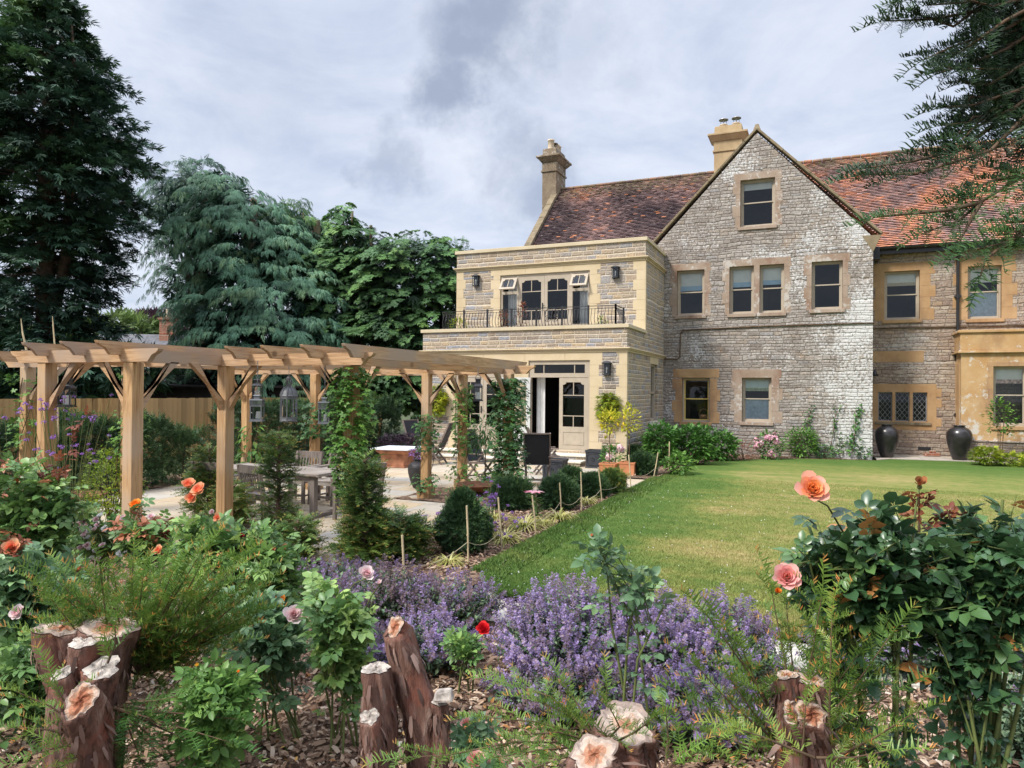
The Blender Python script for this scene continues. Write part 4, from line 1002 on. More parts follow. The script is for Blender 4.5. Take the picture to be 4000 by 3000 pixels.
# red armchair and basket seen through the glass
t = thing('armchair', 'red armchair inside, behind the glass of the left doors', 'armchair', (-8.75, 19.55, .335))
M['red_cloth'] = plain('red cloth', (.36, .02, .02), .9, .1)
MB().box(-.38, .38, -.32, .32, .12, .45).build('seat', M['red_cloth'], t, False, .05); MB().box(-.38, .38, .26, .44, .45, .95).build('backrest', M['red_cloth'], t, False, .06)
for s_ in (-1, 1): MB().box(s_ * .38, s_ * .48, -.32, .42, .1, .62).build('armrest', M['red_cloth'], t, False, .04)
t = thing('basket', 'wicker basket on the sill inside the lower left sash window', 'basket', (-3.48, GY + .36, 1.09))
MB().lathe([(0, 0), (.13, 0), (.17, .15), (.15, .15), (.12, .02)], n=20).build('body', M['basket'], t, False)
MB().tube([(.16 * math.cos(a), 0, .14 + .2 * math.sin(a)) for a in np.linspace(0, math.pi, 12)], .012, 6).build('handle', M['basket'], t, False)
# ------------------------------------------------------------------ pergola
PO = (-7.9, 9.0, 0.0)
perg = thing('pergola', 'larch pergola with braced posts and ogee ended rafters over the stone terrace', 'pergola', PO)
PS = .075; ZB = 2.28; ZT = 2.425
POSTS = {'front_l': (-8.58, 5.65), 'front_r': (-7.10, 5.65), 'll': (-11.0, 6.95), 'g': (-8.92, 7.0), 'b': (-7.07, 6.98), 'c': (-5.20, 7.12), 'r1': (-10.97, 11.4), 'r2': (-9.2, 11.4),
         'd': (-6.65, 11.4), 'f': (-5.0, 11.4), 'r3': (-9.15, 12.55), 'e': (-6.5, 12.55)}
def pbuild(mb, name, axis, bevel=.006, parent=None): return mb.build(name, M['pergola_' + axis], perg if parent is None else parent, True, bevel)
for k, (x, y) in POSTS.items():
    s_ = .055 if k == 'g' else PS
    o = pbuild(MB().box(x - s_, x + s_, y - s_, y + s_, 0.0, ZB), 'post', 'z', .008)
    if k in ('d', 'e', 'r2', 'f', 'r1'):
        MB().frust(x, y, 0, .20, .125, .125, .125, .125).frust(x, y, .20, .25, .125, .125, .082, .082).build('post_base', M['ham'], o, True, .008)
OGEE = [(0, 1.0), (.03, .82), (.10, .68), (.19, .60), (.27, .50), (.34, .30), (.40, .12), (.44, 0.0)]
def plank(name, axis, a0, a1, c, z0, z1, th, e0=True, e1=True, tilt=0.0):
    """board on edge along an axis from a0 to a1 with ogee ends"""
    h = z1 - z0; L = .42
    low = []
    pts = []
    if e0: pts += [(a0 + q * L * .9, z0 + w_ * h) for q, w_ in OGEE]
    else: pts += [(a0, z1), (a0, z0)]
    if e1: pts += [(a1 - q * L * .9, z0 + w_ * h) for q, w_ in OGEE[::-1]]
    else: pts += [(a1, z0), (a1, z1)]
    mb = MB()
    if axis == 'x': mb.poly(pts, [], lambda a, b, t: (a, c + t, b), -th / 2, th / 2)
    else: mb.poly(pts, [], lambda a, b, t: (c + t, a, b), -th / 2, th / 2)
    return pbuild(mb, name, axis, .004)
# beams on the posts
plank('beam', 'x', -9.15, -6.62, 5.60, ZB, ZT, .07)
plank('beam', 'x', -11.55, -7.13, 6.93, ZB, ZT, .07, True, False)
plank('beam', 'x', -7.125, -4.74, 6.93, ZB - .002, ZT - .002, .07, False, True)
plank('beam', 'x', -11.5, -6.72, 11.40, ZB, ZT, .07, True, False); plank('beam', 'x', -6.715, -4.5, 11.40, ZB - .002, ZT - .002, .07, False, True)
plank('beam', 'x', -9.7, -5.95, 12.60, ZB, ZT, .07)
plank('beam', 'y', 5.64, 6.895, -7.10, ZB + .001, ZT + .001, .07, False, False)
plank('beam', 'y', 5.64, 6.895, -8.60, ZB + .001, ZT + .001, .07, False, False)
plank('beam', 'y', 6.97, 11.36, -5.13, ZB + .001, ZT - .001, .07, False, False)
plank('beam', 'y', 11.44, 12.56, -9.15, ZB + .001, ZT - .001, .07, False, False); plank('beam', 'y', 11.44, 12.56, -6.5, ZB + .001, ZT - .001, .07, False, False)
# rafters above, notched over the beams
for x in (-8.45, -7.79, -7.215): plank('rafter', 'y', 5.27, 13.0, x, ZB + .075, ZB + .225, .05)
for x in (-6.62, -6.06, -5.47): plank('rafter', 'y', 6.52, 13.0 if x < -6 else 11.9, x, ZB + .075, ZB + .225, .05)
plank('rafter', 'y', 6.52, 11.9, -4.885, ZB + .075, ZB + .225, .05)
for x in (-11.0, -10.3, -9.6, -9.0): plank('rafter', 'y', 6.42, 11.9, x, ZB + .075, ZB + .225, .05)
def brace(k, dx, dy, L=.52):
    x, y = POSTS[k]; s_ = PS
    a = Vector((x + dx * (s_ - .01), y + dy * (s_ - .01), ZB - L)); b = Vector((x + dx * (s_ + L - .06), y + dy * (s_ + L - .06), ZB + .02))
    mb = MB(); d = (b - a)
    u = Vector((0, 0, 1)); wv = Vector((dx, dy, 0)); hw = .048
    P = []
    sd = Vector((-dy, dx, 0)) * .035
    for q in (-1, 1):
        P += [a + sd * q - u * hw * 1.4, a + sd * q + u * hw * 1.4, b + sd * q - wv * hw * 1.4, b + sd * q + wv * hw * 1.4]
    mb.add(P, [(0, 2, 3, 1), (4, 5, 7, 6), (0, 1, 5, 4), (2, 6, 7, 3), (0, 4, 6, 2), (1, 3, 7, 5)])
    pbuild(mb, 'brace', 'x' if abs(dx) > 0 else 'y', .004)
for k, dx, dy in (('front_l', 1, 0), ('front_l', 0, 1), ('front_r', -1, 0), ('front_r', 0, 1), ('ll', 1, 0), ('b', 0, -1), ('b', 1, 0), ('b', -1, 0), ('c', -1, 0), ('c', 0, 1), ('d', -1, 0), ('d', 1, 0),
                  ('f', -1, 0), ('f', 0, -1), ('e', -1, 0), ('r1', 1, 0), ('r2', -1, 0), ('r2', 1, 0), ('r3', 1, 0), ('ll', 0, 1), ('r1', 0, -1), ('e', 0, -1)): brace(k, dx, dy)

# ------------------------------------------------------------------ fence and hedge behind
fence = thing('timber_fence', 'long close boarded timber fence behind the yew hedge', 'fence', (-16.2, 13.5, 0))
FA, FB = Vector((-18.6, 5.5, 0)), Vector((-14.2, 20.8, 0)); fd = (FB - FA).normalized(); fn_ = Vector((fd.y, -fd.x, 0))
mb = MB(); n_ = int((FB - FA).length / .125)
for i in range(n_):
    p = FA + fd * (.125 * i) ; q = p + fd * .128; h = 1.70 + random.uniform(-.006, .006)
    mb.add([p + Vector((0, 0, .08)), q + fn_ * .022 + Vector((0, 0, .08)), q + fn_ * .022 + Vector((0, 0, h)), p + Vector((0, 0, h)), p - fn_ * .012 + Vector((0, 0, .08)), q - fn_ * .0 + Vector((0, 0, .08)), q + Vector((0, 0, h)), p - fn_ * .012 + Vector((0, 0, h))],
           [(0, 1, 2, 3), (4, 7, 6, 5), (3, 2, 6, 7), (1, 5, 6, 2), (0, 3, 7, 4)], r=random.random())
mb.build('board_panel', M['fence'], fence)
for i in range(7):
    p = FA + fd * (2.6 * i + .6) - fn_ * .08; MB().box(p.x - .05, p.x + .05, p.y - .05, p.y + .05, 0, 1.62).build('post', M['fence'], fence)
mb = MB().bar(FA - fn_ * .04 + Vector((0, 0, .4)), FB - fn_ * .04 + Vector((0, 0, .4)), .04, .08).bar(FA - fn_ * .04 + Vector((0, 0, 1.4)), FB - fn_ * .04 + Vector((0, 0, 1.4)), .04, .08)
mb.build('rail', M['fence'], fence)
# neighbour's shed and far cottage
t = thing('shed', 'dark brown shed just behind the timber fence', 'shed', (-20.5, 19.5, 0), .28)
M['dark_shed'] = plain('dark creosote', (.022, .017, .014), .9, .3, scale=4)
MB().box(-4.0, 4.0, -1.5, 1.5, 0, 2.05).build('wall', M['dark_shed'], t, False)
MB().add([(-4.2, -1.75, 2.0), (4.2, -1.75, 2.0), (4.2, 1.75, 2.25), (-4.2, 1.75, 2.25), (-4.2, -1.75, 2.06), (4.2, -1.75, 2.06), (4.2, 1.75, 2.31), (-4.2, 1.75, 2.31)], [(0, 3, 2, 1), (4, 5, 6, 7), (0, 1, 5, 4), (1, 2, 6, 5), (2, 3, 7, 6), (3, 0, 4, 7)]).build('roof', M['dark_shed'], t, False)
p = gd(662, 1270, 46)
t = thing('cottage', 'far cottage whose red brick chimney shows between the trees', 'house', (p[0], p[1], 0), .5)
MB().box(-4, 4, -2.5, 2.5, 0, 3.2).build('wall', M['wing_stone'], t, False)
rf = MB().add([(-4.3, -2.8, 3.1), (4.3, -2.8, 3.1), (4.3, 0, 5.4), (-4.3, 0, 5.4), (-4.3, 2.8, 3.1), (4.3, 2.8, 3.1)], [(0, 1, 2, 3), (3, 2, 5, 4)]).build('roof', M['grey_slate'], t, False)
MB().frust(0, -.2, 3.5, 6.3, .42, .34, .42, .34).frust(0, -.2, 6.3, 6.45, .5, .42, .5, .42).build('chimney', M['brick'], t, False)
MB().lathe([(.16, 0), (.13, .5), (.16, .55), (.12, .55)], (0, -.2, 6.45), 12).build('chimney_pot', M['pot_clay'], t, False)

# ------------------------------------------------------------------ garden furniture
def wood_chair(name='dining_chair'):
    t = thing(name, '', 'chair', (0, 0, 0))
    for x in (-.25, .25):
        MB().box(x - .026, x + .026, -.25, -.198, 0, .61).build('leg', M['teak_z'], t, False, .004)
        MB().bar((x, .23, 0), (x, .25, .46), .052, .06, (0, 1, 0)).bar((x, .25, .45), (x, .32, .86), .052, .055, (0, 1, 0)).build('leg', M['teak_z'], t, False, .004)
        MB().box(x - .036, x + .036, -.28, .27, .612, .642).build('armrest', M['teak'], t, False, .006)
    mb = MB()
    for i in range(6): mb.box(-.222, .222, -.245 + i * .08, -.18 + i * .08, .405, .425)
    mb.box(-.222, .222, -.24, -.21, .34, .40).box(-.222, .222, .2, .23, .34, .40).box(-.222, -.2, -.2, .2, .34, .4).box(.2, .222, -.2, .2, .34, .4)
    mb.build('seat', M['teak'], t, False, .003)
    mb = MB().bar((-.224, .322, .80), (.224, .322, .80), .03, .12).bar((-.224, .262, .50), (.224, .262, .50), .028, .05)
    for i in range(7): x = -.18 + i * .06; mb.bar((x, .268, .52), (x, .315, .75), .028, .014, (0, 1, 0))
    mb.build('backrest', M['teak_z'], t, False, .003)
    MB().box(-.224, .224, -.235, -.21, .12, .16).box(-.26, -.24, -.2, .2, .12, .15).box(.24, .26, -.2, .2, .12, .15).build('stretcher', M['teak'], t, False)
    return t
t = thing('dining_table', 'weathered grey slatted teak table under the pergola', 'table', (-8.05, 9.12, 0))
mb = MB()
for i in range(8): mb.box(-1.05, 1.05, -.40 + i * .10, -.306 + i * .10, .655, .69)
mb.box(-1.10, -1.055, -.42, .42, .65, .695).box(1.055, 1.10, -.42, .42, .65, .695)
mb.build('tabletop', M['teak'], t, False, .004)
MB().box(-.95, .95, -.33, -.30, .56, .65).box(-.95, .95, .30, .33, .56, .65).build('apron', M['teak'], t, False)
for x in (-.92, .92):
    for y in (-.3, .3): MB().box(x - .045, x + .045, y - .045, y + .045, .06, .654).build('leg', M['teak_z'], t, False, .005)
    MB().box(x - .05, x + .05, -.40, .40, 0, .06).build('foot', M['teak_z'], t, False, .01)
ch = wood_chair()
ch.location = (-8.62, 8.42, 0); ch.rotation_euler = (0, 0, math.pi + .12)
GC = 'weathered teak chairs round the table'
tag(ch, 'weathered teak armchair with its slatted back to the lawn, left near side of the table', 'chair', GC)
dup(ch, (-7.62, 8.36, 0), math.pi - .22, 'dark weathered teak armchair, right near side of the table, behind the small yew', GC)
dup(ch, (-8.45, 10.05, 0), .08, 'teak armchair on the far side of the table, left of its twin', GC)
dup(ch, (-7.80, 10.08, 0), -.06, 'teak armchair on the far side of the table, nearest the terracotta planter', GC)
dup(ch, (-6.52, 9.1, 0), -math.pi / 2 - .1, 'teak armchair at the right end of the table, partly behind the ivy covered post', GC)

def recliner():
    t = thing('reclining_chair', '', 'chair', (0, 0, 0))
    for x in (-.27, .27):
        MB().bar((x, .14, .40), (x, .46, 1.12), .028, .045, (0, 1, 0)).bar((x, .14, .42), (x, -.30, .44), .028, .045).build('rail', M['dark_teak'], t, False, .003)
        MB().bar((x * .93, -.22, .58), (x * .93, .26, .0), .026, .045, (0, 1, 0)).build('leg', M['dark_teak'], t, False, .003)
        MB().bar((x * .85, .16, .42), (x * .85, -.28, .0), .026, .045, (0, 1, 0)).build('leg', M['dark_teak'], t, False, .003)
        MB().box(x - .032, x + .032, -.28, .27, .60, .625).build('armrest', M['dark_teak'], t, False, .006)
    MB().bar((-.27, .2, .12), (.27, .2, .12), .022, .03).bar((-.25, -.22, .08), (.25, -.22, .08), .022, .03).bar((-.27, .455, 1.105), (.27, .455, 1.105), .022, .03).build('crossbar', M['dark_teak'], t, False, .003)
    mb = MB(); vs = []
    for i in range(9):
        q = i / 8; y = .155 + .29 * q; z = .44 + .655 * q; sag = -.03 * math.sin(q * math.pi)
        vs += [(-.255, y - sag * .3, z), (0, y - sag, z), (.255, y - sag * .3, z)]
    fs = [(3 * i + j, 3 * i + j + 1, 3 * i + j + 4, 3 * i + j + 3) for i in range(8) for j in range(2)]
    mb.add(vs, fs, True); mb.build('backrest', M['sling'], t, False)
    MB().add([(-.255, -.29, .446), (.255, -.29, .446), (.255, -.08, .415), (-.255, -.08, .415), (.255, .13, .425), (-.255, .13, .425)], [(0, 1, 2, 3), (3, 2, 4, 5)], True).build('seat', M['sling'], t, False)
    return t
rc = recliner(); GR = 'black slung folding chairs on the terrace'
p = gz(1880, 1880); rc.location = (p[0], p[1], 0); rc.rotation_euler = (0, 0, math.radians(95))
tag(rc, 'black slung folding chair facing right, between the two vine covered posts', 'chair', GR)
def rec(u, v, rz, lab): p = gz(u, v); return dup(rc, (p[0], p[1], 0), math.radians(rz), lab, GR)
rc.rotation_euler = (0, 0, math.radians(75))
rec(2098, 1893, 200, 'black slung folding chair with its wide back to the lawn, beside the leafiest post')
rec(2130, 1850, 118, 'black slung folding chair near the steps, its top seen behind another chair back')
rec(1700, 1812, -78, 'black slung folding chair facing the terracotta planter, right of the ribbed pot')
rec(1640, 1795, 70, 'black slung folding chair just right of the terracotta planter, behind the slim vine post')
rec(1345, 1805, -100, 'black slung folding chair by the hedge, behind the table')
# low folding table with rug-like top beside the chairs
def square_planter(name, label, u, v, w_, h, mat, z=0.0, rz=0.0, kind='lead', group=None):
    p = gz(u, v, z); t = thing(name, label, 'planter', (p[0], p[1], z), rz, group); a = w_ / 2
    mb = MB().frust(0, 0, 0, h * .08, a * .98, a * .98, a * .95, a * .95).frust(0, 0, h * .08, h * .88, a * .90, a * .90, a * .94, a * .94)
    mb.poly([(-a, -a), (a, -a), (a, a), (-a, a)], [[(-a * .86, -a * .86), (a * .86, -a * .86), (a * .86, a * .86), (-a * .86, a * .86)]], lambda q, r_, t_: (q, r_, t_), h * .88, h)
    mb.build('body', mat, t, False, .006)
    MB().box(-a * .85, a * .85, -a * .85, a * .85, h * .86, h * .92).build('soil', M['mulch'], t, False)
    if kind == 'lead':
        mo = MB()
        for (sx_, sy_) in ((0, -1), (1, 0), (-1, 0)):
            e = a * .935
            def f(q, r_, sx_=sx_, sy_=sy_, e=e): return (q, -e - .004, r_) if sy_ else (sx_ * (e + .004), q, r_)
            k = a * .74; c_ = a * .22; z0, z1 = h * .17, h * .80
            loop = [(-k + c_, z0), (k - c_, z0), (k - c_ * .7, z0 + c_ * .6), (k, z0 + c_), (k, z1 - c_), (k - c_ * .7, z1 - c_ * .6), (k - c_, z1), (-k + c_, z1), (-k + c_ * .7, z1 - c_ * .6), (-k, z1 - c_), (-k, z0 + c_), (-k + c_ * .7, z0 + c_ * .6), (-k + c_, z0)]
            mo.tube([f(*q) for q in loop], .007, 5, False)
            mo.tube([f(.0, h * .38), f(.018, h * .46), f(.03, h * .56), f(0, h * .62), f(-.03, h * .56), f(-.018, h * .46), f(0, h * .38)], .006, 5, False)
        mo.build('moulding', mat, t, False)
    return t
square_planter('square_planter', 'black lead style square planter in front of the steps, nearer the chairs', 2168, 1868, .50, .44, M['lead_planter'], rz=.05, group='black square planters')
square_planter('square_planter', 'black lead style square planter at the right end of the steps', 2327, 1826, .46, .46, M['lead_planter'], rz=.02, group='black square planters')
square_planter('terracotta_pot', 'bright orange square terracotta pot at the lawn corner holding a lemon tree', 2455, 1860, .38, .34, M['terracotta'], kind='plain', group='terracotta pots with lemon trees')
square_planter('terracotta_pot', 'orange square terracotta pot half hidden behind a clipped yew ball', 2379, 1858, .40, .30, M['terracotta'], kind='plain', group='terracotta pots with lemon trees')
p = gz(1554, 1822)
t = thing('terracotta_planter', 'old square terracotta planter used as a table under a white stone slab', 'planter', (p[0], p[1], 0), .12)
MB().frust(0, 0, 0, .04, .34, .34, .34, .34).frust(0, 0, .04, .34, .31, .31, .33, .33).frust(0, 0, .34, .42, .345, .345, .43, .43).frust(0, 0, .42, .455, .44, .44, .44, .44).build('body', M['old_terracotta'], t, False, .01)
t = thing('stone_slab', 'white stone slab lying on the old terracotta planter', 'slab', (p[0], p[1], .457), .12)
MB().box(-.52, .52, -.52, .52, 0, .035).build('slab', M['slate_white'], t, False, .006)
def urn(name, label, x, y, z, h, r, mat, group=None, ribs=False):
    t = thing(name, label, 'urn', (x, y, z), 0, group)
    pr = [(0, 0), (.50, 0), (.53, .015), (.66, .13), (.83, .32), (.96, .52), (1.0, .65), (.985, .74), (.90, .83), (.72, .90), (.50, .94), (.44, .955), (.43, .975), (.52, .983), (.53, .997), (.42, 1.0), (.38, .97), (.36, .92)]
    if ribs:
        q = []
        for i in range(46):
            f = i / 45; q.append((np.interp(f, [b for a, b in pr[1:13]], [a for a, b in pr[1:13]]) * (1 + .018 * (i % 2)), f * .975))
        pr = [(0, 0)] + q + pr[13:]
    MB().lathe([(a * r, b * h) for a, b in pr], n=36).build('body', mat, t, False); return t
urn('glazed_urn', 'tall dark glazed urn under the leaded window, beside the white lichened corner', 1.88, 24.30, .05, 1.0, .325, M['urn'], 'dark glazed urns by the lawn')
urn('glazed_urn', 'tall dark glazed urn standing in front of the black rainwater pipe', 3.78, 24.42, .05, 1.02, .335, M['urn'], 'dark glazed urns by the lawn')
p = gz(1637, 1905); urn('ribbed_pot', 'dark ribbed pot half behind the pergola post with mauve flowers in it', p[0], p[1], 0, .58, .23, M['dark_pot'], ribs=True)
RP = p
def bowl(label, u, v, r, h):
    p = gz(u, v); t = thing('fire_bowl', label, 'bowl', (p[0], p[1], 0), .3)
    MB().lathe([(0, h * .42), (r * .5, h * .5), (r * .85, h * .78), (r, h), (r * 1.02, h), (r * 1.0, h * .92), (r * .85, h * .66), (r * .5, h * .38), (0, h * .3)], n=36).build('bowl', M['rust'], t, False)
    mb = MB()
    for i in range(3): a = i * 2.094; mb.tube([(r * .55 * math.cos(a), r * .55 * math.sin(a), h * .45), (r * .6 * math.cos(a), r * .6 * math.sin(a), 0)], .014, 6)
    mb.build('leg', M['rust'], t, False)
bowl('wide rusty fire bowl standing between the two vine covered posts and the yew balls', 1872, 1935, .42, .22)
bowl('wide rusty fire bowl half hidden left of the golden shrub', 310, 1975, .42, .2)
t = thing('terracotta_fragment', 'broken red brick lying against the wall foot near the right urn', 'brick', (3.2, 25.35, .06), .3)
MB().box(-.22, .22, -.07, .07, 0, .10).box(-.06, .1, -.05, .06, .102, .17).build('brick', M['brick'], t, False, .012)

# ------------------------------------------------------------------ hanging lanterns
def chain(mb, z0, z1):
    n = max(2, int((z1 - z0) / .035))
    for i in range(n):
        z = z0 + (z1 - z0) * (i + .5) / n; a = (i % 2) * math.pi / 2; r = .010; h = .022
        mb.tube([(math.cos(a) * r * math.cos(q), math.sin(a) * r * math.cos(q), z + h * math.sin(q)) for q in np.linspace(0, 2 * math.pi, 9)], .0028, 4, False)
def hang_lantern(u, v, d, w_, h, mat, label, group, drop=None, style='black', name='hanging_lantern'):
    """(u, v) is the middle of the lantern's foot"""
    p = gd(u, v, d); t = thing(name, label, 'lantern', p, .5, group); a = w_ / 2
    mb = MB()
    if style == 'dome':
        n = 8
        for k in range(n):
            q = 2 * math.pi * k / n; q2 = 2 * math.pi * (k + 1) / n
            mb.bar((a * math.cos(q), a * math.sin(q), .02), (a * math.cos(q), a * math.sin(q), h * .52), .014, .014)
            for zz_ in (.01, .05, h * .52, h * .49): mb.bar((a * math.cos(q), a * math.sin(q), zz_), (a * math.cos(q2), a * math.sin(q2), zz_), .018, .02)
            mb.tube([(a * math.cos(q) * c_, a * math.sin(q) * c_, h * z_) for c_, z_ in ((1.05, .55), (.98, .60), (.8, .66), (.55, .705), (.3, .725))], .010, 5)
            mb.tube([(a * math.cos(q) * c_, a * math.sin(q) * c_, h * z_) for c_, z_ in ((.22, .76), (.42, .80), (.38, .85), (.15, .885))], .007, 4)
        mb.lathe([(a * 1.08, h * .53), (a * 1.08, h * .56), (a, h * .56)], n=24).lathe([(a * .36, h * .72), (a * .30, h * .75), (a * .36, h * .77), (a * .2, h * .78)], n=16).lathe([(.03, h * .88), (.035, h * .91), (.015, h * .94), (.02, h * .95)], n=10)
        mb.lathe([(a, 0), (a * 1.06, 0), (a * 1.06, .03), (a, .035), (0, .03)], n=24)
        mb.build('frame', mat, t, False)
        MB().lathe([(a * 1.02, h * .55), (a * .95, h * .60), (a * .78, h * .655), (a * .53, h * .70), (a * .28, h * .72)], n=24).build('dome', mat, t, False)
        MB().lathe([(a * .95, .04), (a * .95, h * .5)], n=8, smooth=False).build('pane', M['lantern_glass'], t, False)
        top = h * .95
    else:
        mb.box(-a * 1.12, a * 1.12, -a * 1.12, a * 1.12, 0, .014).box(-a, a, -a, a, .014, .028)
        hb_ = h * (.66 if style == 'black' else .60); e = .012
        for (i, j) in ((-1, -1), (1, -1), (1, 1), (-1, 1)): mb.box(i * a, i * (a - e), j * a, j * (a - e), .028, hb_)
        mb.poly([(-a * 1.0, -a * 1.0), (a, -a), (a, a), (-a, a)], [[(-a + e, -a + e), (a - e, -a + e), (a - e, a - e), (-a + e, a - e)]], lambda q, r_, t_: (q, r_, t_), hb_, hb_ + .02)
        if style == 'black':
            mb.frust(0, 0, hb_ + .021, hb_ + .06, a * 1.12, a * 1.12, a * .62, a * .62).frust(0, 0, hb_ + .06, hb_ + .12, a * .6, a * .6, a * .6, a * .6).frust(0, 0, hb_ + .12, hb_ + .135, a * .78, a * .78, a * .7, a * .7)
        else:
            for k in range(9):
                q = -a + 2 * a * k / 8
                mb.box(q - .004, q + .004, -a - .001, -a + .005, hb_ + .02, hb_ + .075).box(-a - .001, -a + .005, q - .004, q + .004, hb_ + .02, hb_ + .075).box(a - .005, a + .001, q - .004, q + .004, hb_ + .02, hb_ + .075)
            mb.frust(0, 0, hb_ + .075, hb_ + .09, a * 1.1, a * 1.1, a * 1.02, a * 1.02).frust(0, 0, hb_ + .09, hb_ + .13, a * .5, a * .5, a * .45, a * .45).frust(0, 0, hb_ + .13, hb_ + .14, a * .6, a * .6, a * .5, a * .5)
        mb.tube([(.035 * math.cos(q), 0, hb_ + .135 + .055 * max(0, math.sin(q))) for q in np.linspace(0, math.pi, 9)], .004, 5)
        mb.build('frame', mat, t, False)
        g_ = MB()
        for (i, j, k, l) in ((-1, -1, 1, -1), (1, -1, 1, 1), (1, 1, -1, 1), (-1, 1, -1, -1)):
            b_ = a - .004; g_.add([(i * b_, j * b_, .03), (k * b_, l * b_, .03), (k * b_, l * b_, hb_), (i * b_, j * b_, hb_)], [(0, 1, 2, 3)])
        g_.build('pane', M['lantern_glass'], t, False)
        cr = a * (.62 if style == 'black' else .42); chh = (hb_ - .03) * (.62 if style == 'black' else .55)
        cn = MB().lathe([(0, 0), (cr, 0), (cr, chh), (cr * .8, chh - .006), (0, chh - .012)], n=18, smooth=False)
        co = cn.build('candle', M['candle'], t, False); co.location = (0, 0, .03); co.rotation_euler = (0, 0 if style == 'black' else .10, 0)
        if style != 'black': co.location = (.01, 0, .035)
        top = hb_ + .18
    cm = MB(); chain(cm, top, drop if drop else max(top + .05, ZB - p[2] + .05)); cm.build('chain', M['zinc'], t, False)
    return t
BK, GY_ = 'black square lanterns hung from the pergola', 'grey zinc lanterns hung from the pergola'
hang_lantern(261, 1590, 8.6, .145, .32, M['iron'], 'black square lantern with a thick candle hung at the left end of the pergola', BK)
hang_lantern(1005, 1559, 12.6, .15, .33, M['iron'], 'black square lantern seen behind the chain of a grey lantern, by the second rear post', BK)
hang_lantern(1337, 1578, 9.6, .155, .36, M['iron'], 'black square lantern with a tall white candle close left of the leafy corner post', BK)
hang_lantern(1867, 1567, 10.2, .125, .29, M['iron'], 'black square lantern hung in front of the left french doors', BK)
hang_lantern(1004, 1646, 8.6, .138, .30, M['zinc'], 'grey zinc lantern with a leaning candle, left of the domed lantern', GY_, style='zinc')
hang_lantern(1268, 1656, 8.6, .132, .30, M['zinc'], 'grey zinc lantern with a leaning candle, right of the domed lantern', GY_, style='zinc')
hang_lantern(1127, 1648, 9.1, .205, .62, M['zinc'], 'big domed metal lantern hung over the middle of the table', None, style='dome', name='domed_lantern')
# ------------------------------------------------------------------ trees beyond the fence
T_FROND = frond(6, .55); T_FAN = fan(5, .22, 1.7); T_FANW = fan(4, .34, 1.8); T_NEEDLE = shoot(9, .30, .2, .9, .12, .06)
def noise3(P, s):
    P = np.asarray(P); return (np.sin(P[:, 0] * s * 1.3 + 1.7 * np.sin(P[:, 1] * s + .5)) + np.sin(P[:, 1] * s * 1.1 + 1.3 * np.sin(P[:, 2] * s * 1.2)) + np.sin(P[:, 2] * s * 1.4 + 1.1 * np.sin(P[:, 0] * s * .9 + 2))) / 3
def inside_any(P, blobs, shrink, skip):
    m = np.zeros(len(P), bool)
    for j, (c, r) in enumerate(blobs):
        if j == skip: continue
        q = (P - np.array(c)) / (np.array(r) * shrink); m |= np.sum(q * q, 1) < 1
    return m
def crown(cloud, blobs, dens, tmpl, size, droop=.6, depth=.35, base=.5, var=.35, up=.2, cull=.72, back=True):
    for j, (c, r) in enumerate(blobs):
        r = np.array(r, float); area = 4 * math.pi * ((r[0] * r[1]) ** 1.6 / 3 + (r[0] * r[2]) ** 1.6 / 3 + (r[1] * r[2]) ** 1.6 / 3) ** (1 / 1.6)
        m = int(area * dens)
        d = rdir(m); k = 1 - depth * RNG.random(m) ** 1.6
        k *= 1 + .16 * noise3(d * 3 + j, 1.6) + .10 * noise3(d * 9 + j, 1.3)
        P = np.array(c) + d * r * k[:, None]
        ok = ~inside_any(P, blobs, cull, j) & (P[:, 2] > .1); P = P[ok]; d = d[ok]; k = k[ok]
        m = len(P)
        ax = norm(d * np.array([1, 1, .5]) + rdir(m) * .45 + np.array([0, 0, -droop]))
        nr = norm(d + np.array([0, 0, up]) + rdir(m) * .3)
        cl = noise3(P, 1.9) * .5 + noise3(P, .8) * .5
        rn = base + var * cl + U(-.18, .18, m) + RNG.normal() * .05
        cloud.add(tmpl, P, ax, nr, size * U(.65, 1.3, m), np.clip(rn, 0, 1))
    return cloud
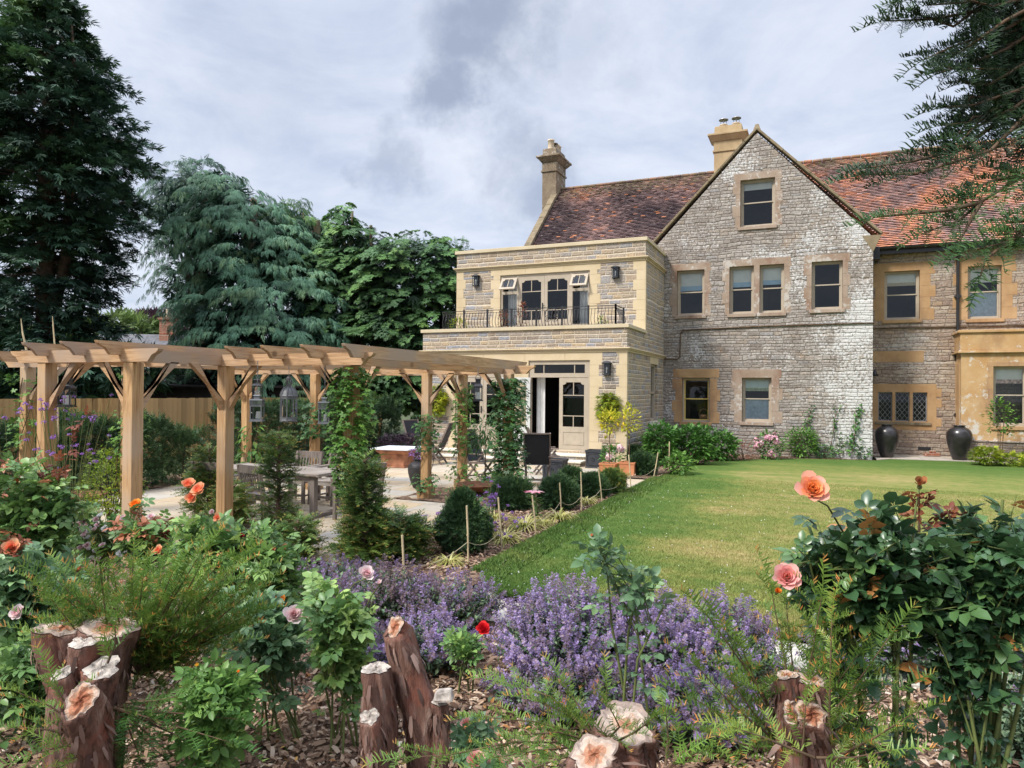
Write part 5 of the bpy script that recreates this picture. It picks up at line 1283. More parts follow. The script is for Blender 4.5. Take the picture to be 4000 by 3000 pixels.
def clusters(cloud, blobs, dens, tmpl, size, arc=1.0, per=14, drop=.7, base=.5, var=.25, cull=.80, spread=.45, inner=.0):
    """crown of separate drooping boughs: every bough is an arc of sprays with its own tone, with dark gaps between boughs"""
    for j, (c, r) in enumerate(blobs):
        r = np.array(r, float); area = 4 * math.pi * ((r[0] * r[1]) ** 1.6 / 3 + (r[0] * r[2]) ** 1.6 / 3 + (r[1] * r[2]) ** 1.6 / 3) ** (1 / 1.6)
        m = max(6, int(area * dens)); d = rdir(m, .1); k = 1 - .45 * RNG.random(m) ** 1.4
        k *= 1 + .14 * noise3(d * 3 + j, 1.6)
        P = np.array(c) + d * r * k[:, None]; ok = ~inside_any(P, blobs, cull, j) & (P[:, 2] > .2); P = P[ok]; d = d[ok]; k = k[ok]; m = len(P)
        if m == 0: continue
        h = norm(d * np.array([1, 1, .25]) + rdir(m) * np.array([.4, .4, .15])); L = arc * U(.6, 1.25, m)
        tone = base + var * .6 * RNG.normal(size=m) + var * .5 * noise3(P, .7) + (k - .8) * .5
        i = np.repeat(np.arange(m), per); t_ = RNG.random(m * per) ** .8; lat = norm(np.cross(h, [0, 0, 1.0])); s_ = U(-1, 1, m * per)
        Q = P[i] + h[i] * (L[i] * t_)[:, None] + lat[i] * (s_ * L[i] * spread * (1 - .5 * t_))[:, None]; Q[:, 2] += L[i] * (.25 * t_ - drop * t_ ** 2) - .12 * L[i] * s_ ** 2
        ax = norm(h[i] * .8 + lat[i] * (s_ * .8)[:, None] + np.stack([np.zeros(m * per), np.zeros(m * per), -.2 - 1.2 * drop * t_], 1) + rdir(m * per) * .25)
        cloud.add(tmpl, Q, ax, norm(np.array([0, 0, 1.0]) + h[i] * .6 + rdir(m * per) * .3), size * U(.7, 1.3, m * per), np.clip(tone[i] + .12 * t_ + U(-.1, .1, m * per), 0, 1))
    return cloud
def limb_set(mb, base, tips, r0, bend=.3):
    for tp in tips:
        a = Vector(base); b = Vector(tp); mid = a.lerp(b, .55) + Vector((0, 0, bend * (b - a).length * .3))
        mb.tube([a, a.lerp(mid, .5), mid, mid.lerp(b, .6), b], [r0, r0 * .8, r0 * .6, r0 * .4, r0 * .15], 6)

# 1: the tall dark conifer on the left
D1 = 22.0
p = gd(168, 1500, D1); BX, BY_ = p[0], p[1]
t = thing('conifer_tree', 'tall dark conifer towering over the left end of the pergola', 'tree', (BX, BY_, 0))
H1 = 14.0
prof = [(0, 1.8), (1.5, 2.0), (4.5, 1.85), (6.5, 2.1), (8.2, 2.75), (9.5, 2.75), (10.8, 2.35), (12.2, 1.65), (13.3, .9), (14.1, .35), (14.6, .1)]
mb = MB().tube([(BX, BY_, 0), (BX + .1, BY_, 4), (BX - .05, BY_, 9), (BX + .2, BY_, 13), (BX + .3, BY_, H1)], [.34, .28, .2, .12, .03], 10).tube([(BX + .1, BY_ + .1, 3.5), (BX + .7, BY_ + .2, 6), (BX + 1.0, BY_ + .2, 11), (BX + 1.1, BY_, 13)], [.16, .15, .1, .03], 8)
cl = Cloud(); z = .9; kk = 0
while z < 14.2:
    n_ = 9 if z > 6 else 8
    for i in range(n_):
        az = kk * 2.39996 + U(-.3, .3); kk += 1
        L = np.interp(z, [q[0] for q in prof], [q[1] for q in prof]) * U(.66, 1.10)
        # the crown is fuller on the side away from the camera's left edge
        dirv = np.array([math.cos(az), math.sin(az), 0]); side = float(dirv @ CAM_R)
        if z < 9 and side > .75: L *= 1.05
        zz_ = z + U(-.2, .2); rise = U(-.02, .30) if z > 5 else U(-.12, .14)
        P = [np.array([BX, BY_, zz_]) + dirv * L * t_ + np.array([0, 0, rise * L * t_ - .22 * L * t_ * t_]) for t_ in (0, .35, .7, 1)]
        if (kk % 2) == 0: mb.tube(P, [.05, .035, .02, .006], 5, False)
        tone = U(-.20, .22)
        nc = max(3, int(L * 3.4)); per = 17
        tc = np.concatenate([U(.22, 1.0, nc) ** .7]); i = np.repeat(np.arange(nc), per); m = nc * per
        bc = np.array([np.interp(tc, (0, .35, .7, 1), [q[c_] for q in P]) for c_ in range(3)]).T
        lat = np.cross(dirv, [0, 0, 1.0]); bc = bc + lat * (U(-1, 1, nc) * ((1.1 - tc) * L * .40 + .10))[:, None]; bc[:, 2] += U(-.16, .10, nc)
        tn = tone + U(-.13, .13, nc); tt = RNG.random(m)
        hd = norm(dirv + rdir(nc) * np.array([.8, .8, .25])); pos = bc[i] + hd[i] * (tt * .62)[:, None] + rdir(m) * np.array([.20, .20, .11]); pos[:, 2] -= .22 * tt ** 2
        ax = norm(hd[i] + rdir(m) * .7 + np.array([0, 0, -.25]))
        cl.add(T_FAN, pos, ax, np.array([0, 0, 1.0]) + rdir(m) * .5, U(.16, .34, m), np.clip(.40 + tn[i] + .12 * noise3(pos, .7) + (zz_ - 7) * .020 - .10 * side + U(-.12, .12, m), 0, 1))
    z += .30
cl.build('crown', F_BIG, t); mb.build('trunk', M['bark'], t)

def blob_tree(name, label, d, blobs_px, fol, tmpl, size, dens, trunk_px=None, group=None, extra=None, base=.5, droop=.6, depth=.4, var=.35, stumps=(), clus=None):
    """blobs_px: (u, v, ru, rv, depth offset, depth radius) with pixel centres and radii"""
    k = d / FPX; bl = []
    for (u, v, ru, rv, dd, rd) in blobs_px:
        c = gd(u, v, d + dd); bl.append((c, (ru * k, rd, rv * k)))
    u0 = trunk_px or np.mean([b[0] for b in blobs_px]); q = gd(u0, 1500, d)
    t = thing(name, label, 'tree', (q[0], q[1], 0), 0, group)
    mb = MB(); top = max(c[2] + r[2] * .3 for c, r in bl)
    mb.tube([(q[0], q[1], 0), (q[0] + .15, q[1], top * .4), (q[0] - .1, q[1], top * .75), (q[0], q[1], top)], [.03 * top, .024 * top, .014 * top, .004 * top], 9)
    limb_set(mb, (q[0], q[1], top * .3), [tuple(c) for c, r in bl[::1]], .012 * top)
    for (u, v0, v1, dd, rr) in stumps:
        a = gd(u, v0, d + dd); b = gd(u, v1, d + dd); mb.tube([b, a], [rr * 1.15, rr], 8)
    mb.build('trunk', M['bark'] if not stumps else M['cutwood'], t)
    cl = Cloud()
    if clus: clusters(cl, bl, clus[0], tmpl, size, clus[1], clus[2], clus[3], base, clus[4]); crown(cl, [(c, tuple(np.array(r) * .80)) for c, r in bl], 14, T_FAN, .45, droop, .5, .12, .1)
    else: crown(cl, bl, dens, tmpl, size, droop, depth, base, var)
    if extra: extra(cl, bl)
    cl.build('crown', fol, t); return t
M['cutwood'] = plain('bare topped trunk', (.20, .155, .10), .95, .3, scale=5)
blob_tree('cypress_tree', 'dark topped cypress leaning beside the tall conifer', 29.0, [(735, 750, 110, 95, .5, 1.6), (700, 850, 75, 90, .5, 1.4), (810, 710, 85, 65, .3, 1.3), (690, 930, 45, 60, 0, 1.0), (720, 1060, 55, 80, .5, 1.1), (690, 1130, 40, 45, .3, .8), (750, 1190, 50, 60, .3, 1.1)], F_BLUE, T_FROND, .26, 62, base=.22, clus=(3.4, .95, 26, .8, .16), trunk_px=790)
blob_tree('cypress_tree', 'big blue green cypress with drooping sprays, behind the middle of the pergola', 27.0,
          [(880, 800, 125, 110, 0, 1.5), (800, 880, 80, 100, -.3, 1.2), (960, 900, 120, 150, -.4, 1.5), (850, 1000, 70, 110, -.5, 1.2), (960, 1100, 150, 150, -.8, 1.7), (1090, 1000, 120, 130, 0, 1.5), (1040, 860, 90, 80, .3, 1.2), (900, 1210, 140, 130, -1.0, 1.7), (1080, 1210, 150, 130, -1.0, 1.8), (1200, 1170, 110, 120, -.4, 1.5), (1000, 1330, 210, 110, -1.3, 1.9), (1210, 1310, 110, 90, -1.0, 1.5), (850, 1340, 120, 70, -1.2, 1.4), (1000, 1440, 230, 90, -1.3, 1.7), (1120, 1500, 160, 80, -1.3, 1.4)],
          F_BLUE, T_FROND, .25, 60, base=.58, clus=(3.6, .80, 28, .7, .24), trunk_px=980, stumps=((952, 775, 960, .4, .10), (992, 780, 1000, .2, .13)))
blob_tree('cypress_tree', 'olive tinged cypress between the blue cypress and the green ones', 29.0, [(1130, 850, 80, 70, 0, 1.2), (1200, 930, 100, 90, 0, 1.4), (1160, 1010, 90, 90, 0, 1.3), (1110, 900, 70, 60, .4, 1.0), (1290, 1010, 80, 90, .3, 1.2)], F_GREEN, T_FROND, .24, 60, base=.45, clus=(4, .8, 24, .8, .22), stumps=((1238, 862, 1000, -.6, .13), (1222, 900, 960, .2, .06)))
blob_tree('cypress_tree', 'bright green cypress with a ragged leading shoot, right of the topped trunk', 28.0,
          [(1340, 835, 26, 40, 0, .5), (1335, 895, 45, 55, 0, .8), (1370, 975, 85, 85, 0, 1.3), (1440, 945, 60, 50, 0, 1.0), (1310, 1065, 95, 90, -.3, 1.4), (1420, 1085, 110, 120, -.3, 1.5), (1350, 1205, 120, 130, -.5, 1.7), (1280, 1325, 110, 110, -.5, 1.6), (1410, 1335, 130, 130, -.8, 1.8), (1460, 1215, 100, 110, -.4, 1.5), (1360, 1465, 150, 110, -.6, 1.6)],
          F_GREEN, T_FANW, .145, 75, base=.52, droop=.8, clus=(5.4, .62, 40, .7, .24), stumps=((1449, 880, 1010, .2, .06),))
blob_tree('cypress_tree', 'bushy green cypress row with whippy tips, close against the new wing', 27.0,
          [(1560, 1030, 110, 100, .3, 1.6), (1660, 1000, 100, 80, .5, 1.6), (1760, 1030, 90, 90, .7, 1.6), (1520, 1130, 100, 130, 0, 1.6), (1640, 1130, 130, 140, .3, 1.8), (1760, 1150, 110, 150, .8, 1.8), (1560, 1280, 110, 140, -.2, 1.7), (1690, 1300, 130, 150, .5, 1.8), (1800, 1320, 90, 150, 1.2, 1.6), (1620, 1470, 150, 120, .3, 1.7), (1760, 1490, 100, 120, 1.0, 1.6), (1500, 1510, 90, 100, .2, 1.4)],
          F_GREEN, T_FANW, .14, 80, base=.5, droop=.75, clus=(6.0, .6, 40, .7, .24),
          extra=lambda c, b: c.add(T_NEEDLE, np.array([gd(u, v, 27.3) for u, v in zip(U(1500, 1830, 60), U(950, 1000, 60))]), norm(np.array([0, 0, 1.0]) + rdir(60) * .22), rdir(60), U(.2, .4, 60), U(.4, .8, 60)))
blob_tree('broadleaf_tree', 'rounded green tree far behind the fence, between the conifer and the brick chimney', 52.0, [(470, 1290, 110, 60, 0, 2.5), (560, 1310, 80, 70, 0, 2.5), (380, 1330, 120, 70, 0, 2.5), (500, 1400, 160, 80, 0, 2.5), (300, 1400, 160, 90, 0, 2.5), (120, 1390, 160, 120, 0, 3)], F_BROAD, T_FAN, .8, 8, base=.55, droop=.1)
blob_tree('copper_beech', 'distant copper beech behind the brick chimney', 70.0, [(600, 1265, 70, 40, 0, 3), (690, 1270, 90, 45, 0, 3), (780, 1290, 80, 50, 0, 3), (650, 1340, 140, 70, 0, 3.5), (760, 1370, 120, 90, 0, 3.5)], F_COPPER, T_FAN, 1.0, 6, base=.5, droop=.1)
blob_tree('broadleaf_tree', 'dark bushy evergreen low behind the fence, under the cypresses', 25.0, [(1000, 1540, 200, 90, 1.5, 1.3), (1300, 1530, 200, 90, 1.5, 1.3), (720, 1520, 170, 90, 1.5, 1.2), (1560, 1520, 160, 80, 2.5, 1.2), (1180, 1490, 150, 90, 2, 1.2), (1720, 1500, 120, 120, 3, 1.4), (1830, 1490, 80, 130, 3.5, 1.2)], F_YEWDARK, T_FAN, .42, 34, base=.4, droop=.3)
blob_tree('broadleaf_tree', 'dark undergrowth under the tall conifer at the left edge', 21.0, [(80, 1440, 150, 120, .5, 1.3), (330, 1440, 150, 110, .5, 1.3), (520, 1440, 110, 90, 1, 1.2), (-60, 1400, 100, 150, .5, 1.2)], F_BIG, T_FAN, .42, 34, base=.45, droop=.3)

# bare sticks tied to the left pergola bay
t = thing('bare_stick', 'tall pale bare branch standing behind the left end of the pergola', 'branch', tuple(gd(105, 1500, 12.5)[:2]) + (0,), 0, 'bare branches behind the pergola')
def stick(t, pts, d, r):
    MB().tube([gd(u, v, d) for u, v in pts], r, 6).build('stem', M['cane'], t)
stick(t, [(115, 1750), (108, 1400), (100, 1350), (88, 1300), (82, 1245)], 12.5, [.02, .02, .017, .013, .006])
t = thing('bare_stick', 'thinner pale bare branch, right of its twin behind the pergola', 'branch', tuple(gd(220, 1500, 12.5)[:2]) + (0,), 0, 'bare branches behind the pergola')
stick(t, [(228, 1750), (222, 1400), (213, 1340), (208, 1280), (205, 1235)], 12.5, [.016, .016, .013, .010, .005])

# ------------------------------------------------------------------ hedges and clipped yews
T_SPRAY = shoot(7, .34, .1, .85, .18, .09)
def hedge(name, label, pts, w_, h, dens, fol, size, lump=.1, base=.45, shootup=0.0, cat='hedge', group=None):
    """hedge along a line of points: leaf sprays over a rounded box"""
    c0 = np.mean(np.array(pts), 0); t = thing(name, label, cat, (c0[0], c0[1], 0), 0, group)
    cl = Cloud(); mb = MB()
    for a, b in zip(pts[:-1], pts[1:]):
        a = np.array([*a, 0.0]); b = np.array([*b, 0.0]); L = np.linalg.norm(b - a); d = (b - a) / L; s_ = np.array([d[1], -d[0], 0])
        for i in range(int(L / .5) + 1):
            q = a + d * min(L, .5 * i); mb.tube([q, q + [0, 0, h * .45], q + [.05, .04, h * .8]], [.03, .025, .008], 5)
        per = 2 * h + w_; m = int(L * per * dens)
        x = U(-.15, L + .15, m); q = U(0, per, m)
        hh = h * (1 + lump * noise3(np.stack([x, x * 0, x * 0], 1), 2.3))
        lat = np.where(q < h, -w_ / 2, np.where(q < h + w_, q - h - w_ / 2, w_ / 2)); zz_ = np.where(q < h, q, np.where(q < h + w_, h, per - q)) / h * hh
        rnd_ = np.minimum(1, (hh - zz_) / .25); lat = lat * np.where(zz_ > hh - .25, .80 + .2 * rnd_, 1)
        nx = np.where(q < h, -1.0, np.where(q < h + w_, 0.0, 1.0)); nz = np.where((q >= h) & (q < h + w_), 1.0, .25)
        P = a + d * x[:, None] + s_ * lat[:, None] + np.array([0, 0, 1]) * zz_[:, None]
        N = s_ * nx[:, None] + np.array([0, 0, 1]) * nz[:, None]
        bump_ = .10 * noise3(P, 3.0) + .05 * noise3(P, 8.0); P = P + N * (bump_ - .12 * RNG.random(m) ** 2)[:, None] * (1 + lump * 4)
        ax = norm(N * .7 + rdir(m) * .7 + np.array([0, 0, .35])); 
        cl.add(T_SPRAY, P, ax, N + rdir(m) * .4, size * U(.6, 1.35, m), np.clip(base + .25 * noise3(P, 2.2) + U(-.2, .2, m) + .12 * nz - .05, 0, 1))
        if shootup:
            m2 = int(m * shootup); k = RNG.choice(m, m2); P2 = P[k].copy(); keep = P2[:, 2] > h * .8; P2 = P2[keep]
            cl.add(T_SPRAY, P2, norm(np.array([0, 0, 1.0]) + rdir(len(P2)) * .35), rdir(len(P2)), size * 1.5, U(.55, .8, len(P2)))
    mb.build('trunk', M['bark'], t); cl.build('foliage', fol, t); return t
hedge('yew_hedge', 'clipped dark yew hedge running up to the corner of the new wing', [(-12.7, 12.6), (-12.1, 18.4)], .8, 1.52, 300, F_YEWDARK, .16, .04, .45, .3)
hp = [(-12.9, 6.0), (-12.75, 7.4), (-12.6, 8.8), (-12.5, 10.1), (-12.4, 11.5)]
labs = ['loose dark yew bush at the left end of the row, behind the leftmost posts', 'loose dark yew bush of the row, behind the mauve verbena', 'loose dark yew bush of the row, behind the grey slim post', 'loose dark yew bush of the row, next to the clipped hedge']
for (a, b), l in zip(zip(hp[:-1], hp[1:]), labs):
    hedge('yew_bush', l, [a, (b[0] - (b[0] - a[0]) * .1, b[1] - (b[1] - a[1]) * .1)], .8, 1.16 + U(-.06, .06), 300, F_YEWDARK, .17, .16, .45, .3, 'shrub', 'loose yew bushes along the fence')
def topiary(name, label, u, v, r, h, fol=F_YEWDARK, cone=False, group='clipped yew balls', z=0.0):
    p = gz(u, v, z); t = thing(name, label, 'shrub', (p[0], p[1], z), 0, group)
    m = int(6500 * (r / .35) ** 2); d = rdir(m); f = (d[:, 2] * .5 + .5)
    rr = r * (np.interp(f, [0, .15, .35, .6, .8, 1], [.62, .92, 1.0, .80, .55, .30]) if cone else np.ones(m))
    P = np.stack([d[:, 0] * rr, d[:, 1] * rr, (d[:, 2] * .5 + .5) * h], 1)
    P[:, 2] = np.maximum(P[:, 2], .01); P += d * (r * .09 * noise3(d * 2 + u, 2.6) + r * .06 * noise3(d * 5 + v, 2.2) - r * .13 * RNG.random(m) ** 2)[:, None]
    ax = norm(d * .8 + rdir(m) * .7 + np.array([0, 0, .3]))
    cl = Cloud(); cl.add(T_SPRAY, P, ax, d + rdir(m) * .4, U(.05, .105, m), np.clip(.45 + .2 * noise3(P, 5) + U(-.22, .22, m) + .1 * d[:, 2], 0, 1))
    k2 = RNG.random(m) < .012; cl.add(T_SPRAY, P[k2] + d[k2] * .03, norm(d[k2] + rdir(k2.sum()) * .5 + np.array([0, 0, .6])), rdir(k2.sum()), U(.09, .15, k2.sum()), U(.6, .95, k2.sum()))
    cl.build('foliage', fol, t, False)
    MB().tube([(0, 0, 0), (.01, 0, h * .35), (0, .01, h * .7)], [.03, .025, .01], 6).tube([(0, 0, h * .2), (r * .4, .05, h * .5)], [.016, .006], 5).tube([(0, 0, h * .2), (-r * .4, -.1, h * .5)], [.016, .006], 5).build('stem', M['bark'], t, False)
    return t
topiary('yew_cone', 'big egg shaped clipped yew nearest the lawn corner, behind two canes', 1806, 2165, .31, .74, cone=True)
topiary('yew_ball', 'clipped yew ball beside the rusty fire bowl', 2000, 1995, .30, .50)
topiary('yew_ball', 'clipped yew ball right of the pink lily', 2181, 1995, .285, .53)
topiary('yew_ball', 'clipped yew ball behind the golden grass, left of the orange pot', 2316, 1948, .25, .42)
topiary('yew_ball', 'looser yew ball in front of the black square planter', 2232, 1900, .21, .35)
topiary('yew_ball', 'clipped yew ball on the bed edge, just in front of the orange terracotta pots', 2392, 1932, .22, .45, F_YEW)
topiary('yew_ball', 'clipped yew ball under the pale hydrangea heads at the house corner', 2457, 1812, .36, .46)
topiary('yew_ball', 'clipped yew ball right of the orange terracotta pot, by the lawn', 2511, 1858, .29, .50)
# small untrimmed yews standing among the pergola posts
T_YEWS = shoot(12, .26, .12, .8, .34, .05)
def wild_yew(name, label, u, v, h, prof, nb, fol, size=.20, lean=0.0, base=.42, grp='young untrimmed yews round the pergola', tone=0.0):
    """young yew: whippy upright branches with needle sprays; prof gives the half width by height"""
    p = gz(u, v); t = thing(name, label, 'shrub', (p[0], p[1], 0), 0, grp)
    cl = Cloud(); mb = MB().tube([(0, 0, 0), (lean * .3, 0, h * .4), (lean, 0, h * .93)], [.035, .022, .005], 6)
    for i in range(nb):
        z = h * (i + .5) / nb * .95; az = i * 2.39996 + U(-.4, .4); L = np.interp(z / h, [q[0] for q in prof], [q[1] for q in prof]) * U(.55, 1.2)
        dv = np.array([math.cos(az), math.sin(az), 0]); rise = U(.15, .75)
        b0 = np.array([lean * z / h, 0, z * .92]); P = [b0 + dv * L * q + np.array([0, 0, rise * L * q - .1 * L * q * q]) for q in (0, .4, .75, 1)]
        mb.tube(P, [.012, .009, .006, .002], 4, False)
        m = max(4, int(L * 62)); ts = U(.12, 1, m); bp = np.array([np.interp(ts, (0, .4, .75, 1), [q[c] for q in P]) for c in range(3)]).T
        lat = np.cross(dv, [0, 0, 1.0]); sg = U(-1, 1, m)
        pos = bp + lat * (sg * .09)[:, None] + rdir(m) * .03
        ax = norm(dv * .7 + lat * (sg * .9)[:, None] + np.stack([np.zeros(m), np.zeros(m), U(-.25, .6, m)], 1))
        cl.add(T_YEWS, pos, ax, np.array([0, 0, 1.0]) + rdir(m) * .4, size * U(.5, 1.1, m), np.clip(base + tone + .18 * noise3(pos, 4) + U(-.16, .16, m), 0, .72))
    mb.build('stem', M['bark'], t, False); cl.build('foliage', fol, t, False); return t
wild_yew('young_yew', 'tall narrow young yew standing in front of the teak table', 1085, 2120, 1.62, [(0, .15), (.15, .19), (.35, .13), (.6, .16), (.85, .10), (1, .03)], 85, F_YEW, tone=.06)
wild_yew('young_yew', 'spreading young yew at the foot of the leafy corner post', 1425, 2215, 1.38, [(0, .26), (.12, .32), (.3, .24), (.5, .16), (.75, .12), (1, .03)], 130, F_YEW, tone=.08)
wild_yew('young_yew', 'bright tipped young yew beside the second front post', 815, 2020, 1.20, [(0, .3), (.3, .34), (.6, .24), (1, .04)], 75, F_YEW, tone=.2)
wild_yew('young_yew', 'low bright young yew right of the second front post', 905, 2060, .70, [(0, .26), (.5, .26), (1, .06)], 45, F_YEW, tone=.18)
wild_yew('young_yew', 'low dark young yew between the table and the rose bed', 1165, 2185, .50, [(0, .26), (.5, .22), (1, .06)], 40, F_YEW)
wild_yew('young_yew', 'small dark young yew right of the leafy corner post, by the first cane', 1560, 2190, .55, [(0, .34), (.5, .32), (1, .1)], 50, F_YEW, tone=-.06)

# ------------------------------------------------------------------ climbers and other plants round the terrace
T_AKE = merge([xf(leaf4(.55, .06), .55, rz=a, off=(0, .25, 0)) for a in (0, 1.1, -1.1, 2.0, -2.0)])
def climber(label, post, z0, z1, n, spread, fol, size, cat='climber', rads=None, tm=T_AKE, bend=0.0, name='climbing_plant', base_spread=None, bare=.0, seed=0):
    x, y = POSTS[post] if isinstance(post, str) else post
    t = thing(name, label, cat, (x, y, 0), 0, 'climbers on the pergola posts' if isinstance(post, str) else None)
    mb = MB()
    for k in range(3):
        ph = k * 2.1; mb.tube([((.10 + .02 * k) * math.cos(ph + q * 5), (.10 + .02 * k) * math.sin(ph + q * 5), .02 + q * (z1 - .1)) for q in np.linspace(0, 1, 26)], .006, 4, False)
    mb.build('stem', M['brown_twig'], t, False)
    zz_ = U(0, 1, n) ** .9 * (z1 - z0) + z0
    if bare: zz_ = zz_[noise3(np.stack([zz_, zz_ * 0 + seed, zz_ * 0], 1), 5.0) > -bare]; n = len(zz_)
    az = U(0, 2 * math.pi, n); sp = spread if base_spread is None else np.interp(zz_, [z0, z0 + .5, z1], [base_spread, spread, spread * .75])
    rr = .11 + sp * RNG.random(n) ** 1.3 * (1 + .5 * noise3(np.stack([np.cos(az), np.sin(az), zz_ * 1.5 + seed], 1), 2.2))
    d = np.stack([np.cos(az), np.sin(az), np.zeros(n)], 1); P = d * rr[:, None]; P[:, 2] = zz_
    ax = norm(d * .8 + rdir(n) * .5 + np.array([0, 0, -.45])); nr = norm(d * .6 + np.array([0, 0, .7]) + rdir(n) * .3)
    cl = Cloud(); cl.add(tm, P, ax, nr, size * U(.6, 1.25, n), np.clip(.45 + .25 * noise3(P, 4) + U(-.25, .25, n), 0, 1)); cl.build('foliage', fol, t, False); return t
climber('bright green climber wrapping the upper half of the front corner post', 'c', .55, 2.26, 1150, .16, F_CLIMB, .105, bare=.55)
climber('sparse dark climber on the post with the stone foot beside the ribbed pot', 'd', .1, 1.55, 520, .17, F_CLIMBDARK, .095, base_spread=.36, bare=.5, seed=3)
climber('thin climber on the slender rear post with leaves massed at its foot', 'e', .15, 2.1, 560, .15, F_CLIMB, .10, base_spread=.36, bare=.35, seed=5)
climber('dense leafy climber covering the whole right hand post', 'f', .1, 2.2, 1900, .27, F_CLIMBDARK, .105, base_spread=.36)
climber('climber with dark leaves on the far post behind the right zinc lantern', 'r2', .5, 1.8, 520, .30, F_CLIMBDARK, .11, bare=.5, seed=2)
climber('pale green vine trailing up the rear post beside the left zinc lantern', (POSTS['r1'][0] + .14, POSTS['r1'][1]), .1, 1.25, 110, .16, F_CLIMB, .17, bare=.7, seed=8, tm=LEAF4)
climber('yellowing climber on the slim grey post behind the front post', 'g', .2, 2.2, 420, .16, F_CLIMB, .085, bare=.4, seed=1)
climber('light climber with big leaves on the leftmost pergola post', 'll', .6, 2.2, 150, .20, F_CLIMB, .12, bare=.5, seed=4)
def bush(name, label, u, v, rx, rz_, z0, n, fol, size, tm=LEAF4, cat='shrub', d=None, group=None, base=.5, stems=8, ry=None, pos=None, up=.3, axup=.1, stem_mat=None):
    """leafy bush: leaves through an uneven ball of half width rx and half height rz_ whose foot stands at (u, v)"""
    p = pos if pos is not None else (gz(u, v) if d is None else gd(u, v, d)); p = (p[0], p[1], max(0.0, float(p[2])) if pos is None else p[2])
    t = thing(name, label, cat, p, 0, group)
    dd = rdir(n); k = .35 + .65 * RNG.random(n) ** .5; k *= 1 + .22 * noise3(dd * 2 + u * .01, 2.4)
    P = dd * k[:, None] * np.array([rx, ry or rx, rz_]) + np.array([0, 0, z0 + rz_]); P[:, 2] = np.maximum(P[:, 2], .02)
    ax = norm(dd * np.array([1, 1, .4]) + rdir(n) * .55 + np.array([0, 0, axup])); nr = norm(np.array([0, 0, 1.0]) + dd * up + rdir(n) * .35)
    cl = Cloud(); cl.add(tm, P, ax, nr, size * U(.6, 1.3, n), np.clip(base + .22 * noise3(P, 3.2) + U(-.25, .25, n), 0, 1)); cl.build('foliage', fol, t, False)
    mb = MB()
    for i in range(stems):
        q = rdir(1, .6)[0] * np.array([rx, ry or rx, rz_]) * .8; mb.tube([(q[0] * .1, q[1] * .1, 0), (q[0] * .5, q[1] * .5, z0 + rz_ * .8), (q[0], q[1], z0 + rz_ + q[2])], [.008, .006, .003], 4, False)
    mb.build('stem', stem_mat or M['brown_twig'], t, False); return t
bush('golden_shrub', 'golden leaved shrub at the foot of the slim grey post', 432, 2060, .40, .52, .06, 2300, F_GOLD, .06, base=.35)
bush('purple_shrub', 'dark purple leaved shrub in front of the clipped hedge', 1570, 1800, .75, .36, .02, 1500, F_PURPLELEAF, .10, tm=T_FAN)
p = gz(1745, 1815); bush('wall_climber', 'yellow green climber on the wall left of the french doors', 1725, 1625, .30, .42, 0, 520, F_GOLD, .12, tm=T_FAN, cat='climber', pos=(-10.45, FY - .14, 1.25), ry=.12, axup=-.5, group='golden climbers on the wall')
bush('wall_climber', 'yellow green climber on the wall above the orange terracotta pots', 2375, 1625, .34, .40, 0, 560, F_GOLD, .12, tm=T_FAN, cat='climber', pos=(-5.22, FY - .16, 1.18), ry=.14, axup=-.5, base=.42, group='golden climbers on the wall')
def stemmed(name, label, u, v, h0, r, n, fol, size, tm=LEAF4, cat='tree', zb=.3, fruit=None, weep=0.0, rz_=None, group=None, dz=0):
    p = gz(u, v); t = thing(name, label, cat, (p[0], p[1], zb), 0, group)
    rz_ = rz_ or r
    MB().tube([(0, 0, 0), (.015, .01, h0 * .5), (0, 0, h0), (.02, 0, h0 + rz_ * 1.3)], [.014, .012, .010, .004], 6).tube([(0, 0, h0 * .9), (r * .6, .05, h0 + rz_)], [.007, .003], 5).tube([(0, 0, h0 * .9), (-r * .6, -.05, h0 + rz_ * 1.1)], [.007, .003], 5).build('trunk', M['brown_twig'], t, False)
    dd = rdir(n); k = .4 + .6 * RNG.random(n) ** .6; k *= 1 + .3 * noise3(dd * 3 + u * .01, 2.2); P = dd * k[:, None] * np.array([r, r, rz_]) + np.array([0, 0, h0 + rz_ * .8])
    if weep: P[:, 2] -= weep * (P[:, 0] ** 2 + P[:, 1] ** 2) / (r * r) * 1.0
    ax = norm(dd + rdir(n) * .5 + np.array([0, 0, -.9 if weep else .2]))
    cl = Cloud(); cl.add(tm, P, ax, norm(np.array([0, 0, 1.0]) + dd * .5 + rdir(n) * .3), size * U(.6, 1.2, n), np.clip(.5 + .25 * noise3(P, 5) + U(-.25, .25, n), 0, 1)); cl.build('crown', fol, t, False)
    if fruit:
        for i in range(fruit):
            q = rdir(1)[0] * np.array([r, r, rz_]) * .8
            MB().lathe([(0, -.045), (.02, -.035), (.032, -.01), (.032, .012), (.02, .035), (0, .045)], (q[0], q[1] - .02, h0 + rz_ * .6 + q[2] * .6), 10).build('lemon', M['lemon'], t, False)
    return t
M['lemon'] = plain('lemon peel', (.78, .56, .03), .5, .1)
stemmed('lemon_tree', 'small lemon tree with yellow leaves in the bright orange terracotta pot', 2455, 1860, .72, .24, 240, F_LEMON, .10, zb=.31, fruit=3, rz_=.36, group='lemon trees in terracotta pots')
stemmed('lemon_tree', 'small lemon tree with yellow leaves in the half hidden terracotta pot', 2379, 1858, .78, .26, 260, F_LEMON, .10, zb=.27, fruit=4, rz_=.28, group='lemon trees in terracotta pots')
